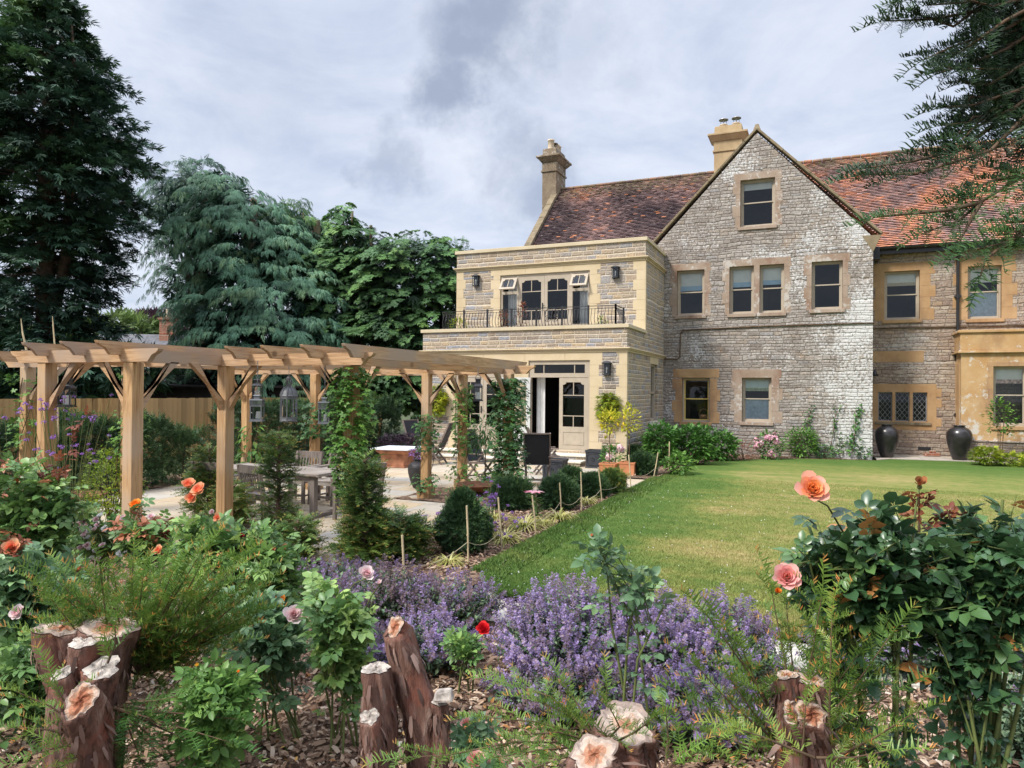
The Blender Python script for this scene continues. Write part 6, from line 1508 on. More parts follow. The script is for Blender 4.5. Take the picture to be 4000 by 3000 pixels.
stemmed('weeping_tree', 'small weeping standard tree in front of the left doors, beside the leafy post', 1892, 1905, 1.05, .36, 420, F_CLIMBDARK, .13, tm=diamond(.30), zb=0, weep=.42, rz_=.24)
bush('mauve_flowers', 'mauve flowers planted in the ribbed pot', 0, 0, .20, .14, 0, 160, F_PURPLE, .05, cat='plant', pos=(RP[0], RP[1], .54))
bush('hosta', 'low bright green leafy plant beside the first yew ball', 1940, 1905, .26, .14, 0, 150, F_CLIMB, .14, tm=LEAF, cat='plant')
# hydrangeas, ferns and shrubs along the house
def hyd(label, u0, u1, vtop, vbase, n, fol, size, Y=22.4, tm=LEAF4, name='hydrangea', cat='shrub', flowers=None, base=.45, depth=.4, group=None, zb=.05):
    """bush by the house wall filling the photograph's columns u0..u1, its foot on (mid, vbase)"""
    um = (u0 + u1) / 2; p = gz(um, vbase, zb); d = float((p - CAM_C) @ CAM_F); k = d / FPX
    rx = (u1 - u0) / 2 * k; h = (vbase - vtop) * k
    t = bush(name, label, um, vbase, rx, h / 2, 0, n, fol, size, tm, cat, pos=(p[0], p[1], zb), ry=depth, base=base, group=group)
    if flowers:
        mat, m, r = flowers
        for i in range(m):
            q = rdir(1, .5)[0]; q[1] = -abs(q[1]); c = Cloud(); dd = rdir(46)
            o = np.array([q[0] * rx * .95, q[1] * depth, h / 2 + q[2] * h * .46])
            c.add(diamond(.9), o + dd * r * .8, norm(np.cross(dd, rdir(46))), dd, r * .75, U(0, 1, 46)); c.build('flower_head', mat, t, False)
    return t
hyd('dense green hydrangea in the corner by the new wing, with bright cone heads', 2520, 2640, 1650, 1815, 900, F_HYD, .17, group='green shrubs under the gable windows')
hyd('broad green hydrangea mass under the lower left sash window', 2600, 2790, 1668, 1810, 1500, F_HYD, .17, group='green shrubs under the gable windows')
hyd('broad green hydrangea under the second lower sash window', 2740, 2880, 1690, 1795, 1000, F_HYD, .16, base=.4, group='green shrubs under the gable windows')
hyd('low leafy plants in front of the hydrangeas by the canes', 2600, 2700, 1775, 1850, 350, F_CLIMB, .13, name='leafy_plant', cat='plant')
hyd('feathery yellow green fern in the corner of the new wing', 2505, 2580, 1640, 1720, 260, F_FERN, .30, tm=frond(6, .35), name='fern', cat='fern', zb=.3)
hyd('feathery fern standing between the hydrangea and the yew balls', 2515, 2565, 1705, 1800, 170, F_FERN, .28, tm=frond(6, .35), name='fern', cat='fern')
hyd('pink mophead hydrangea below the bare gable wall', 2950, 3065, 1690, 1790, 420, F_HYD, .13, flowers=(P_MAUVE, 11, .10), base=.5)
hyd('bright green shrub left of centre under the gable wall', 3070, 3195, 1668, 1785, 900, F_HYD, .11, base=.68, group='bright green shrubs against the lichened wall')
hyd('bright green shrub nearest the white lichened corner of the gable', 3255, 3370, 1680, 1785, 900, F_HYD, .11, base=.72, group='bright green shrubs against the lichened wall')
hyd('low dark leafy plant at the foot of the white gable corner', 3340, 3405, 1745, 1790, 260, F_CLIMBDARK, .10, name='leafy_plant', cat='plant')
hyd('low dark leafy plants between the two bright shrubs', 3180, 3270, 1740, 1788, 260, F_CLIMBDARK, .10, name='leafy_plant', cat='plant')
hyd('reddish grassy plant left of the pink hydrangea', 2880, 2930, 1735, 1795, 120, F_REDLEAF, .22, tm=diamond(.08), name='leafy_plant', cat='plant')
hyd('pale pink hydrangea with white heads behind the orange terracotta pots', 2350, 2440, 1730, 1830, 240, F_HYD, .12, flowers=(P_PALE, 5, .085))
hyd('yellow green spurge with pointed leaves below the bay', 3800, 3900, 1745, 1815, 320, F_GOLD, .15, tm=T_FAN, name='spurge', cat='plant', base=.35)
hyd('low yellow plants at the foot of the bay wall by the right edge', 3890, 4010, 1770, 1818, 320, F_GOLD, .12, tm=T_FAN, name='spurge', cat='plant', base=.35)
def wall_vine(label, pts, n, fol=F_CLIMBDARK, size=.10, grp='thin climbers on the gable wall', Y=None):
    Y = Y or GY - .06
    q = [(_ray(u, v) * ((Y) / _ray(u, v)[1]) + CAM_C) for u, v in pts]
    t = thing('wall_vine', label, 'climber', (q[0][0], Y, 0), 0, grp)
    MB().tube(q, [.012] * (len(q) - 1) + [.003], 5).build('stem', M['brown_twig'], t)
    ts = U(0, len(q) - 1.001, n); i = ts.astype(int); f = ts - i; Q = np.array(q); P = Q[i] * (1 - f)[:, None] + Q[i + 1] * f[:, None] + rdir(n) * np.array([.11, .04, .09])
    cl = Cloud(); cl.add(LEAF4, P, rdir(n, -.3), norm(np.array([0, -1.0, .5]) + rdir(n) * .5), size * U(.6, 1.2, n), U(.1, .9, n)); cl.build('foliage', fol, t)
wall_vine('thin climber left of the pair on the bare gable wall, reaching highest', [(3190, 1770), (3165, 1690), (3155, 1640), (3175, 1585)], 70)
wall_vine('thin brownish climber in the middle of the bare gable wall', [(3240, 1770), (3255, 1690), (3262, 1630), (3275, 1590)], 50)
wall_vine('thin dark climber nearest the white gable corner', [(3330, 1770), (3340, 1690), (3345, 1640), (3358, 1590)], 90, size=.13)
wall_vine('dark climber below the second lower sash window', [(2870, 1780), (2850, 1720), (2830, 1690), (2810, 1675)], 70)
t = bush('climbing_rose', 'slender green shrub growing up in front of the bay window', 3910, 1800, .36, .55, .75, 260, F_CLIMB, .13, cat='shrub', pos=tuple(gz(3910, 1812, .05)), ry=.2)
p = gz(3918, 1800, .05); t = thing('glass_ornament', 'pale ring shaped glass ornament on a thin stake below the bay window', 'ornament', p)
MB().tube([(0, 0, 0), (0, 0, .40)], .006, 5).build('stake', M['iron'], t, False)
MB().tube([(.09 * math.sin(a), 0, .50 + .10 * math.cos(a)) for a in np.linspace(0, 2 * math.pi, 24)], .02, 8, False).build('ring', M['slate_white'], t, False)
# canes and the string between them
CANES = [((1571, 2090), (1577, 2285), 'bare cane in front of the spreading yew, nearest the catmint'), ((1823, 1975), (1829, 2205), 'cane in front of the egg shaped yew'), ((1946, 1943), (1960, 2155), 'cane right of the egg shaped yew, among the verbena'),
         ((2079, 1935), (2093, 2093), 'leaning cane just below the pink lily flower'), ((2186, 1886), (2192, 2005), 'dark cane against the yew ball right of the lily'), ((2269, 1843), (2271, 2000), 'thin dark cane beside the golden grass, left of the fourth yew ball'),
         ((2337, 1825), (2352, 1967), 'leaning cane against the yew balls, left of the orange pot'), ((2456, 1777), (2464, 1908), 'cane standing in front of the bright orange pot'), ((2571, 1767), (2553, 1867), 'leaning cane at the lawn corner, right of the last yew ball'),
         ((2615, 1725), (2612, 1835), 'cane in front of the hydrangeas, second from the lawn corner'), ((2683, 1722), (2667, 1815), 'leaning cane in front of the hydrangeas below the lower left window'), ((2771, 1712), (2768, 1795), 'cane in front of the hydrangeas, farthest from the lawn corner'),
         ((3833, 1731), (3830, 1812), 'pale cane in the spurge beside the right urn'), ((3860, 1732), (3845, 1790), 'leaning pale cane in the spurge, right of its twin')]
ct = []
for (tu, tv), (bu, bv), lab in CANES:
    b = gz(bu, bv, .03); d = float((b - CAM_C) @ CAM_F); a = gd(tu, tv, d)
    t = thing('bamboo_cane', lab, 'cane', b, 0, 'bamboo canes along the lawn edge')
    mb = MB().tube([b, b + (a - b) * .5 + np.array([.006, 0, 0]), a], .011 if d < 13 else .014, 6)
    for q in (.25, .5, .78): c = b + (a - b) * q; mb.tube([c - (a - b) * .006, c + (a - b) * .006], .0135 if d < 13 else .016, 6)
    mb.build('stem', M['cane'], t); ct.append(b + (a - b) * .38)
t = thing('garden_string', 'thin string looped from cane to cane along the lawn edge', 'string', ct[5])
mb = MB(); s0 = gz(1380, 2262, .2)
prev = s0
for q in ct[:12]:
    mb.tube([prev + (q - prev) * f - np.array([0, 0, .09 * math.sin(math.pi * f)]) for f in np.linspace(0, 1, 9)], .004, 4, False); prev = q
mb.build('strand', M['string'], t)
# golden grasses, verbena, lily
def blades(n, L, spread, arch=1.0):
    cl = []
    az = U(0, 6.283, n); l = L * U(.6, 1.15, n); V = []; F = []; R = []
    for i in range(n):
        d = np.array([math.cos(az[i]), math.sin(az[i]), 0]); lat = np.array([-d[1], d[0], 0]); w_ = .013; b = len(V); h = U(.5, .95)
        for q in (0, .35, .7, 1):
            c = d * l[i] * spread * q + np.array([0, 0, l[i] * (h * 1.25 * q - arch * .85 * q * q)]); V += [c - lat * w_ * (1 - q * .85), c + lat * w_ * (1 - q * .85)]
        for k in range(3): F += [(b + 2 * k, b + 2 * k + 1, b + 2 * k + 3), (b + 2 * k, b + 2 * k + 3, b + 2 * k + 2)]
        R += [U(0, 1)] * 6
    return np.array(V), np.array(F), np.array(R)
def cloud_raw(V, F, R): c = Cloud(); c.V.append(V); c.F.append(F); c.R.append(R); c.n = len(V); return c
GT = [((1755, 2206), .75, 'small golden grass tuft below the egg shaped yew, nearest the catmint'), ((2048, 2068), 1.25, 'large golden grass tuft left of the leaning cane under the lily'), ((1975, 2120), 1.0, 'golden grass tuft right of the second cane, close to the lawn'), ((2184, 2034), 1.05, 'golden grass tuft below the yew ball right of the lily'),
      ((2292, 1968), .9, 'golden grass tuft between two yew balls'), ((1932, 2030), .8, 'thin golden grass tuft among the mauve verbena'), ((2122, 2052), .7, 'small golden grass tuft just right of the leaning cane')]
v_, f_, r_ = blades(150, .36, .85)
g0 = None
for (u, v), s_, lab in GT:
    p = gz(u, v, .03)
    if g0 is None:
        g0 = cloud_raw(v_, f_, r_).build('grass_tuft', F_GRASSTUFT); o = g0
    else: o = g0.copy(); COL.objects.link(o)
    o.location = p; o.rotation_euler = (0, 0, U(0, 6)); o.scale = (s_, s_, s_); tag(o, lab, 'grass tuft', 'golden grass tufts along the bed')
def verbena(label, pts, d, n, zb=.03, spread=.25):
    """airy stems with flat mauve heads; pts are (u, v) of the cluster middle"""
    u, v = pts; p = gd(u, v, d); t = thing('verbena', label, 'flower', (p[0], p[1], zb), 0, 'mauve verbenas')
    mb = MB(); h = p[2] - zb; m = 26; dd = rdir(m, .4); head = None
    for i in range(n):
        q = np.array([RNG.normal() * spread, RNG.normal() * spread, h + RNG.normal() * spread * .6]); mb.tube([(q[0] * .15, q[1] * .15, 0), (q[0] * .6, q[1] * .6, q[2] * .6), q], .003, 4, False)
        if head is None:
            cl = Cloud(); cl.add(diamond(.8), dd * np.array([.026, .026, .012]), norm(np.cross(dd, rdir(m))), dd, .017, U(0, 1, m)); o = head = cl.build('flower_head', F_PURPLE, t, False)
        else:
            o = head.copy(); COL.objects.link(o)
        o.location = tuple(q); o.rotation_euler = (U(-.4, .4), U(-.4, .4), U(0, 6)); o.scale = (U(.7, 1.25),) * 3
    mb.build('stem', M['twig'], t, False)
verbena('tall mauve verbena left of the front post, against the dark yew bush', (255, 1600), 8.4, 26, 0, .22)
verbena('mauve verbena low among the red tinged rose shoots left of the front post', (290, 1745), 8.0, 22, 0, .20)
verbena('tall mauve verbena between the two leftmost posts', (60, 1680), 8.6, 12, 0, .22)
verbena('mauve verbena between the egg shaped yew and the fire bowl', (1905, 1960), 9.6, 34, .03, .16)
verbena('mauve verbena hanging over the bark right of the egg shaped yew', (1940, 2040), 9.2, 34, .03, .17)
verbena('mauve verbena between the spreading yew and the egg shaped yew', (1645, 2035), 8.6, 14, .03, .10)
p = gz(2102, 2035, .03); dl = float((p - CAM_C) @ CAM_F)
t = thing('pink_lily', 'open pink lily on a leafy stem among the yew balls', 'flower', p)
top = gd(2086, 1928, dl) - p
MB().tube([(0, 0, 0), tuple(top * .5 + np.array([.02, 0, 0])), tuple(top)], .008, 6).build('stem', M['twig'], t, False)
c = Cloud(); m = 60; f = U(.1, .85, m); az = U(0, 6.28, m); c.add(diamond(.2), top * f[:, None], np.stack([np.cos(az), np.sin(az), U(-.1, .6, m)], 1), [0, 0, 1.0], .15, U(.3, .9, m)); c.build('foliage', F_HYD, t, False)
c = Cloud(); az = np.arange(8) * .785 + .2; c.add(leaf(.42, .03, .3), np.repeat(top[None], 8, 0), np.stack([np.cos(az), np.sin(az), np.full(8, .45)], 1), [0, 0, 1.0], .17, U(.2, .9, 8)); c.build('petals', P_HOT, t, False)
# ------------------------------------------------------------------ the foreground bed
CMP5 = compound(5); CMP7 = compound(7); CMP5B = compound(5, leaf(.75, .14, .2))
def petal_t(wd=.9, cup=.35):
    v = []; f = []
    for j, y in enumerate((0, .35, .75, 1.0)):
        for i, x in enumerate((-1, 0, 1)):
            w_ = (.18, .75, 1.0, .62)[j] * wd / 2
            v.append((x * w_, y * (1 - .06 * abs(x)), cup * (x * x * .35 + (y - .35) ** 2 * .9) - (.25 * max(0, y - .75) * 1.4 if j == 3 else 0)))
    for j in range(3):
        for i in range(2): a = 3 * j + i; f += [(a, a + 1, a + 4), (a, a + 4, a + 3)]
    return T(v, f)
PETAL = petal_t()
def rose_head(parent, pos, face, size, mat, n=26, openness=1.0, name='flower'):
    """double rose: spiralling petals, upright in the heart and spread at the rim"""
    fz = Vector(face).normalized(); q = np.array(Vector((0, 0, 1)).rotation_difference(fz).to_matrix())
    i = np.arange(n); t_ = i / (n - 1); az = i * 2.39996
    tilt = .12 + 1.15 * openness * t_ ** 1.1                          # angle from the axis
    ax = np.stack([np.cos(az) * np.sin(tilt), np.sin(az) * np.sin(tilt), np.cos(tilt)], 1)
    nr = np.stack([-np.cos(az) * np.cos(tilt), -np.sin(az) * np.cos(tilt), np.sin(tilt)], 1)
    P = np.stack([np.cos(az), np.sin(az), np.zeros(n)], 1) * (.05 + .10 * t_)[:, None] * size + np.array([0, 0, -.25 * size]) * t_[:, None] * .5
    c = Cloud(); c.add(PETAL, P @ q.T + np.array(pos), ax @ q.T, nr @ q.T, size * (.30 + .30 * t_) * RNG.uniform(.85, 1.1, n), np.clip(t_ * .75 + RNG.uniform(0, .3, n), 0, 1))
    return c.build(name, mat, parent)
def rose_bush(name, label, foot, d, crowns, leafmat, ntw, lsize, flowers=(), group='rose bushes in the front bed', tmpl=None, ncane=9, red=0.0, leaf_per=7, cane_r=.006, red_shoots=(), lo=0.0, tone=.42):
    """crowns: (u, v, ru, rv, rd) - pixel ellipses at depth d with depth radius rd; flowers: (u, v, dd, material, size, openness)"""
    tmpl = tmpl or CMP5; k = d / FPX; f0 = gd(foot, 1500, d); base = np.array([f0[0], f0[1], 0.0])
    t = thing(name, label, 'rose bush', base, 0, group)
    mb = MB(); cl = Cloud(); cr = []
    wts = np.array([c[2] * c[3] for c in crowns], float); wts /= wts.sum()
    axes = np.stack([CAM_R, CAM_F, CAM_U])
    cane_tops = []
    for i in range(ncane):
        c = crowns[RNG.choice(len(crowns), p=wts)]; cc = gd(c[0], c[1], d); e = np.array([c[2] * k, c[4], c[3] * k])
        q = cc + (rdir(1)[0] * e * .55) @ axes + np.array([0, 0, -.1 * e[2]]); s0 = base + np.array([U(-.10, .10), U(-.10, .10), -.03])
        mid = s0 * .45 + q * .55 + np.array([U(-.05, .05), U(-.05, .05), .12 * (q[2] - s0[2])])
        mb.tube([s0, s0 * .6 + mid * .4, mid, q], [cane_r * 1.2, cane_r * 1.05, cane_r * .9, cane_r * .6], 6, False); cane_tops.append((s0, mid, q))
    pos = []; ax = []; nrm_ = []; rn = []
    for i in range(ntw):
        c = crowns[RNG.choice(len(crowns), p=wts)]; cc = gd(c[0], c[1], d); e = np.array([c[2] * k, c[4], c[3] * k])
        dv = rdir(1, .15)[0]; q = cc + (dv * e * (RNG.random() ** .45) * U(.75, 1.22)) @ axes
        if q[2] < .06: q[2] = .06 + .1 * RNG.random()
        s0, mid, tp = cane_tops[RNG.integers(len(cane_tops))]; a = mid * U(.2, .6) + tp * U(.4, .5) if False else mid + (tp - mid) * U(.1, 1)
        if np.linalg.norm(q - a) > .55: a = q + (a - q) * .55 / np.linalg.norm(q - a)
        m2 = (a + q) / 2 + np.array([0, 0, .05]); mb.tube([a, m2, q], [cane_r * .5, cane_r * .42, cane_r * .25], 4, False)
        dr = norm((q - a)[None])[0]
        for j in range(leaf_per):
            f = .25 + .75 * (j + U(0, .8)) / leaf_per; b = a * (1 - f) ** 2 + 2 * m2 * f * (1 - f) + q * f * f; az = j * 2.4 + i
            sd = np.cross(dr, [.2, .1, 1.0]); sd /= np.linalg.norm(sd); u2 = np.cross(dr, sd)
            out = sd * math.cos(az) + u2 * math.sin(az); pos.append(b); ax.append(out * .9 + dr * .4 + np.array([0, 0, .12]) + rdir(1)[0] * .25); nrm_.append(np.array([0, 0, 1.0]) + out * .45 + rdir(1)[0] * .4 - CAM_F * .15)
            young = 1.0 if (f > .82 and RNG.random() < red) else 0.0
            rn.append(young + (1 - young) * np.clip(tone + .18 * math.sin(i * 1.7) + U(-.22, .22), 0, .88))
    for s0, mid, tp in cane_tops:
        for f in U(.30, 1.0, max(4, ntw // (2 * ncane) + 3)):
            b = s0 * (1 - f) ** 2 + 2 * mid * f * (1 - f) + tp * f * f; o_ = rdir(1, .1)[0]
            pos.append(b + o_ * .02); ax.append(o_ * np.array([1, 1, .4]) + np.array([0, 0, .1])); nrm_.append(np.array([0, 0, 1.0]) + o_ * .4 - CAM_F * .2); rn.append(np.clip(tone + U(-.3, .25), 0, .88))
    pos = np.array(pos); m = len(pos)
    cl.add(tmpl, pos, np.array(ax), np.array(nrm_), lsize * RNG.uniform(.5, 1.35, m), np.array(rn))
    mb.build('cane', M['twig'], t); cl.build('foliage', leafmat, t)
    if red_shoots:
        rc_ = Cloud(); rb = MB()
        for pts in red_shoots:
            Q = [gd(u, v, d + dd) for u, v, dd in pts]; rb.tube(Q, [.006 - .004 * i / (len(Q) - 1) for i in range(len(Q))], 5, False)
            ts = np.linspace(.15, len(Q) - 1.001, int(5 * (len(Q) - 1)) + 2); ii = ts.astype(int); ff = ts - ii; QQ = np.array(Q); P = QQ[ii] * (1 - ff)[:, None] + QQ[ii + 1] * ff[:, None]
            n = len(P); rc_.add(CMP5, P, rdir(n, .1), norm(np.array([0, 0, 1.0]) + rdir(n) * .6), lsize * RNG.uniform(.5, .85, n), U(.2, 1, n))
        rb.build('shoot', M['brown_twig'], t); rc_.build('young_leaves', F_REDLEAF, t)
    for (u, v, dd, mat, size, op) in flowers:
        q = gd(u, v, d + dd); s0, mid, tp = cane_tops[RNG.integers(len(cane_tops))]
        st = min(cane_tops, key=lambda c: np.linalg.norm(c[2] - q))[2]
        if np.linalg.norm(st - q) > .45: st = q + np.array([U(-.05, .05), U(-.05, .05), -.35])
        b_ = MB().tube([st, (st + q) / 2 + np.array([0, .01, .02]), q - np.array([0, 0, size * .30])], [.0045, .004, .0032], 5, False)
        b_.lathe([(0, -.42 * size), (.13 * size, -.34 * size), (.17 * size, -.22 * size), (.10 * size, -.10 * size)], tuple(q), 8); b_.build('flower_stalk', M['twig'], t)
        fc = np.array([0, 0, .75]) - CAM_F * .8 + rdir(1)[0] * .35
        rose_head(t, q, fc, size, mat, 28 if op > .7 else (16 if op > .4 else 9), op)
    return t
rose_bush('rose_bush', 'tall rose bush at the left edge with long copper leaved shoots', 130, 5.0, [(110, 1960, 190, 190, .35), (60, 2140, 160, 180, .35), (230, 2010, 110, 110, .25)], F_ROSE, 130, .125, [(165, 1802, 0, P_HOT, .05, .6), (66, 1880, -.1, P_PEACH, .05, .5), (20, 1830, 0, P_PALE, .05, .5)], tmpl=CMP5B, red=.12,
          red_shoots=([(200, 2000, 0), (230, 1880, 0), (270, 1770, .05), (315, 1660, .05), (350, 1610, .05)], [(150, 1960, 0), (190, 1860, 0), (235, 1800, 0)], [(60, 1960, 0), (50, 1860, 0), (20, 1790, 0)]), tone=.55)
rose_bush('rose_bush', 'blue green rose bush with a scarlet bloom and yellowing leaves at the left edge', 120, 4.3, [(110, 2260, 190, 140, .3), (170, 2380, 190, 110, .3), (40, 2420, 120, 120, .3)], F_ROSEBLUE, 95, .135, [(45, 2142, -.1, P_CORAL, .09, .8), (70, 2395, -.25, P_PALE, .075, .9), (118, 2400, -.2, P_PALE, .03, .3)], tmpl=CMP5B, red_shoots=([(80, 2200, -.1), (30, 2150, -.1), (-20, 2110, -.1)], [(90, 2180, -.05), (80, 2120, -.05)]), tone=.5)
rose_bush('rose_bush', 'low dark leaved rose bush over the bark at the lower left', 90, 4.0, [(80, 2620, 160, 130, .3), (190, 2730, 110, 110, .25), (20, 2760, 80, 80, .25)], F_ROSE, 48, .12, [(35, 2790, -.2, P_PALE, .025, .4)], tone=.42)
rose_bush('rose_bush', 'wide rose bush of coral blooms in front of the young yew and table', 930, 4.7, [(780, 2090, 150, 110, .3), (1010, 2150, 190, 110, .35), (900, 2240, 260, 150, .4), (1130, 2270, 140, 130, .3), (1060, 2440, 150, 150, .3)], F_ROSE, 220, .125,
          [(735, 1895, 0, P_CORAL, .085, .8), (778, 1915, -.05, P_CORAL, .095, .9), (752, 1945, 0, P_CORAL, .075, .8), (850, 2022, -.05, P_CORAL, .055, .7), (828, 2002, 0, P_PALE, .045, .5), (942, 2095, -.1, P_DARKRED, .05, .3), (848, 2085, 0, P_PEACH, .045, .6), (1060, 2152, -.05, P_CORAL, .07, .8), (1032, 2118, 0, P_CORAL, .035, .4), (1112, 2140, 0, P_PEACH, .05, .6), (1043, 2325, -.25, P_DARKRED, .05, .5), (1090, 2345, -.25, P_ORANGE, .075, .9), (618, 2152, -.1, P_CORAL, .06, .8), (310, 2220, -.3, P_PEACH, .06, .7)], ncane=14, tone=.55,
          red_shoots=())
rose_bush('rose_bush', 'rose bush with one large pale pink bloom beside the lit bark patch', 1120, 4.1, [(960, 2430, 130, 110, .25), (1060, 2490, 120, 120, .25), (1120, 2570, 80, 110, .2)], F_ROSEBLUE, 66, .125, [(1146, 2402, -.1, P_PALE, .095, .9)], tone=.5)
rose_bush('rose_bush', 'orange rose with coppery leaves in front of the weathered front post', 560, 4.9, [(540, 2060, 90, 90, .2), (600, 2130, 110, 80, .2)], F_ROSE, 46, .105, [(531, 1972, 0, P_ORANGE, .075, .85)], red=.6, ncane=6, tone=.5, red_shoots=([(560, 2140, 0), (555, 2060, 0), (540, 2000, 0)], [(620, 2120, 0), (650, 2060, 0), (660, 2040, 0)]))
t = rose_bush('groundcover_rose', 'ground cover rose smothered in small white and pink flowers, left of the front post', 430, 5.6, [(360, 2090, 120, 90, .3), (480, 2140, 130, 80, .3), (330, 2020, 80, 50, .2)], F_ROSE, 70, .09,
          [(int(u), int(v), U(-.35, -.1), m, s_, .9) for u, v, m, s_ in [(x, y, RNG.choice([0, 1]), U(.035, .05)) for x, y in zip(U(270, 600, 46), U(2000, 2200, 46))] for m in [P_WHITE if m == 0 else P_PALE]], tone=.45)
rose_bush('rose_bush', 'small fresh lime leaved rose with a yellow bud, on the bark right of the stumps', 860, 3.35, [(800, 2690, 110, 90, .15), (880, 2740, 110, 90, .15), (830, 2880, 140, 110, .2)], F_ROSELIME, 44, .12, [(773, 2598, 0, P_YELLOW, .03, .25), (930, 2625, 0, P_ORANGE, .025, .2)], ncane=6, tmpl=CMP5, tone=.5)
rose_bush('rose_bush', 'upright rose bush with bare legs behind the short cut stump', 1330, 4.0, [(1300, 2350, 110, 80, .22), (1390, 2420, 110, 80, .22), (1310, 2520, 110, 120, .2), (1350, 2640, 70, 60, .15)], F_ROSE, 66, .115, [(1432, 2243, 0, P_PALE, .08, .8), (1482, 2277, 0, P_PALE, .045, .4), (1282, 2388, -.1, P_PALE, .03, .3), (1255, 2500, -.1, P_PALE, .03, .3)], tmpl=CMP5B, ncane=8, tone=.62)
rose_bush('rose_bush', 'spindly rose with few leaves rising out of the catmint in the middle', 2500, 3.9, [(2330, 2140, 60, 60, .08), (2350, 2200, 60, 40, .08), (2500, 2260, 80, 80, .1), (2560, 2360, 60, 60, .1)], F_ROSEBLUE, 12, .13, [(2312, 2092, 0, P_PEACH, .028, .2)], ncane=4, leaf_per=4, cane_r=.008, tmpl=CMP5B, tone=.5)
rose_bush('rose_bush', 'little rose with a single bright red bloom among the catmint', 1840, 4.7, [(1800, 2530, 80, 35, .15), (1830, 2560, 60, 40, .15)], F_ROSE, 14, .10, [(1888, 2458, 0, P_RED, .085, .9)], ncane=4, tone=.55)
rose_bush('rose_bush', 'big dark leaved rose bush with a large peach bloom at the right', 3420, 3.0, [(3230, 2170, 180, 120, .22), (3420, 2110, 240, 130, .25), (3330, 2290, 210, 120, .25), (3560, 2230, 170, 150, .25), (3650, 2300, 120, 130, .25), (3200, 2330, 90, 80, .15)], F_ROSEDARK, 96, .132,
          [(3172, 1912, 0, P_PEACH, .112, .95), (3074, 2256, -.1, P_PINK, .098, .9), (3032, 2308, -.1, P_ORANGE, .04, .3), (3592, 1888, 0, M['spent'] if 'spent' in M else P_CORAL, .065, .4)], tmpl=CMP5B, ncane=13, cane_r=.0085, tone=.40, leaf_per=6, red=.12,
          red_shoots=([(3590, 2080, 0), (3592, 1990, 0), (3591, 1920, 0)], [(3720, 2050, 0), (3700, 1990, 0)]))
rose_bush('rose_bush', 'largest dark leaved rose bush filling the right edge above the pale path', 3850, 2.9, [(3800, 2150, 190, 140, .25), (3960, 2200, 150, 220, .25), (3780, 2330, 200, 140, .25), (3930, 2440, 130, 110, .25), (3700, 2520, 110, 60, .2), (3950, 1960, 60, 70, .1), (3720, 2700, 110, 70, .15)], F_ROSEDARK, 100, .132, (), tmpl=CMP5B, ncane=12, cane_r=.009, tone=.42, leaf_per=6, red=.10)
for u, v, d, lab in ((1820, 2830, 3.3, 'small coral pink rose on the bark beside the leaning stump'), (1890, 2975, 3.0, 'pair of coral pink blooms at the bottom edge beside the fern like yew')):
    fl_ = [(u, v, 0, P_PINK, .055, .7), (u + 40, v + 12, .02, P_PINK, .05, .7)] if v < 2900 else [(u - 30, v, 0, P_PINK, .075, .8), (u + 50, v + 8, .02, P_PINK, .075, .8)]
    rose_bush('small_rose', lab, u + 20, d, [(u + 30, v + 70, 70, 35, .1)], F_ROSEBLUE, 9, .10, fl_, ncane=3, tone=.5, group='small coral roses on the bark')

# catmint
def spike_t():
    """catmint spike: open whorls of small lipped flowers, closer towards the tip"""
    out = []; f = []; r = []; rg = np.random.default_rng(5)
    for j, y in enumerate((.05, .30, .50, .64, .76, .86, .94, 1.0)):
        for i in range(4):
            a = i * 1.571 + j * .8 + rg.uniform(-.4, .4); c, sn = math.cos(a), math.sin(a); R = .13 * (1.15 - .65 * y) * rg.uniform(.7, 1.25); s_ = .045 * rg.uniform(.7, 1.3); b = len(out)
            h = rg.uniform(-.02, .05)
            out += [(c * .01, y, sn * .01), (c * R - sn * s_, y + h, sn * R + c * s_), (c * R * 1.45, y + h + .03, sn * R * 1.45), (c * R + sn * s_, y + h, sn * R - c * s_)]
            f += [(b, b + 1, b + 2), (b, b + 2, b + 3)]; q = rg.uniform(-.3, .3); r += [q, q]
    return T(out, f, r)
SPIKE = spike_t()
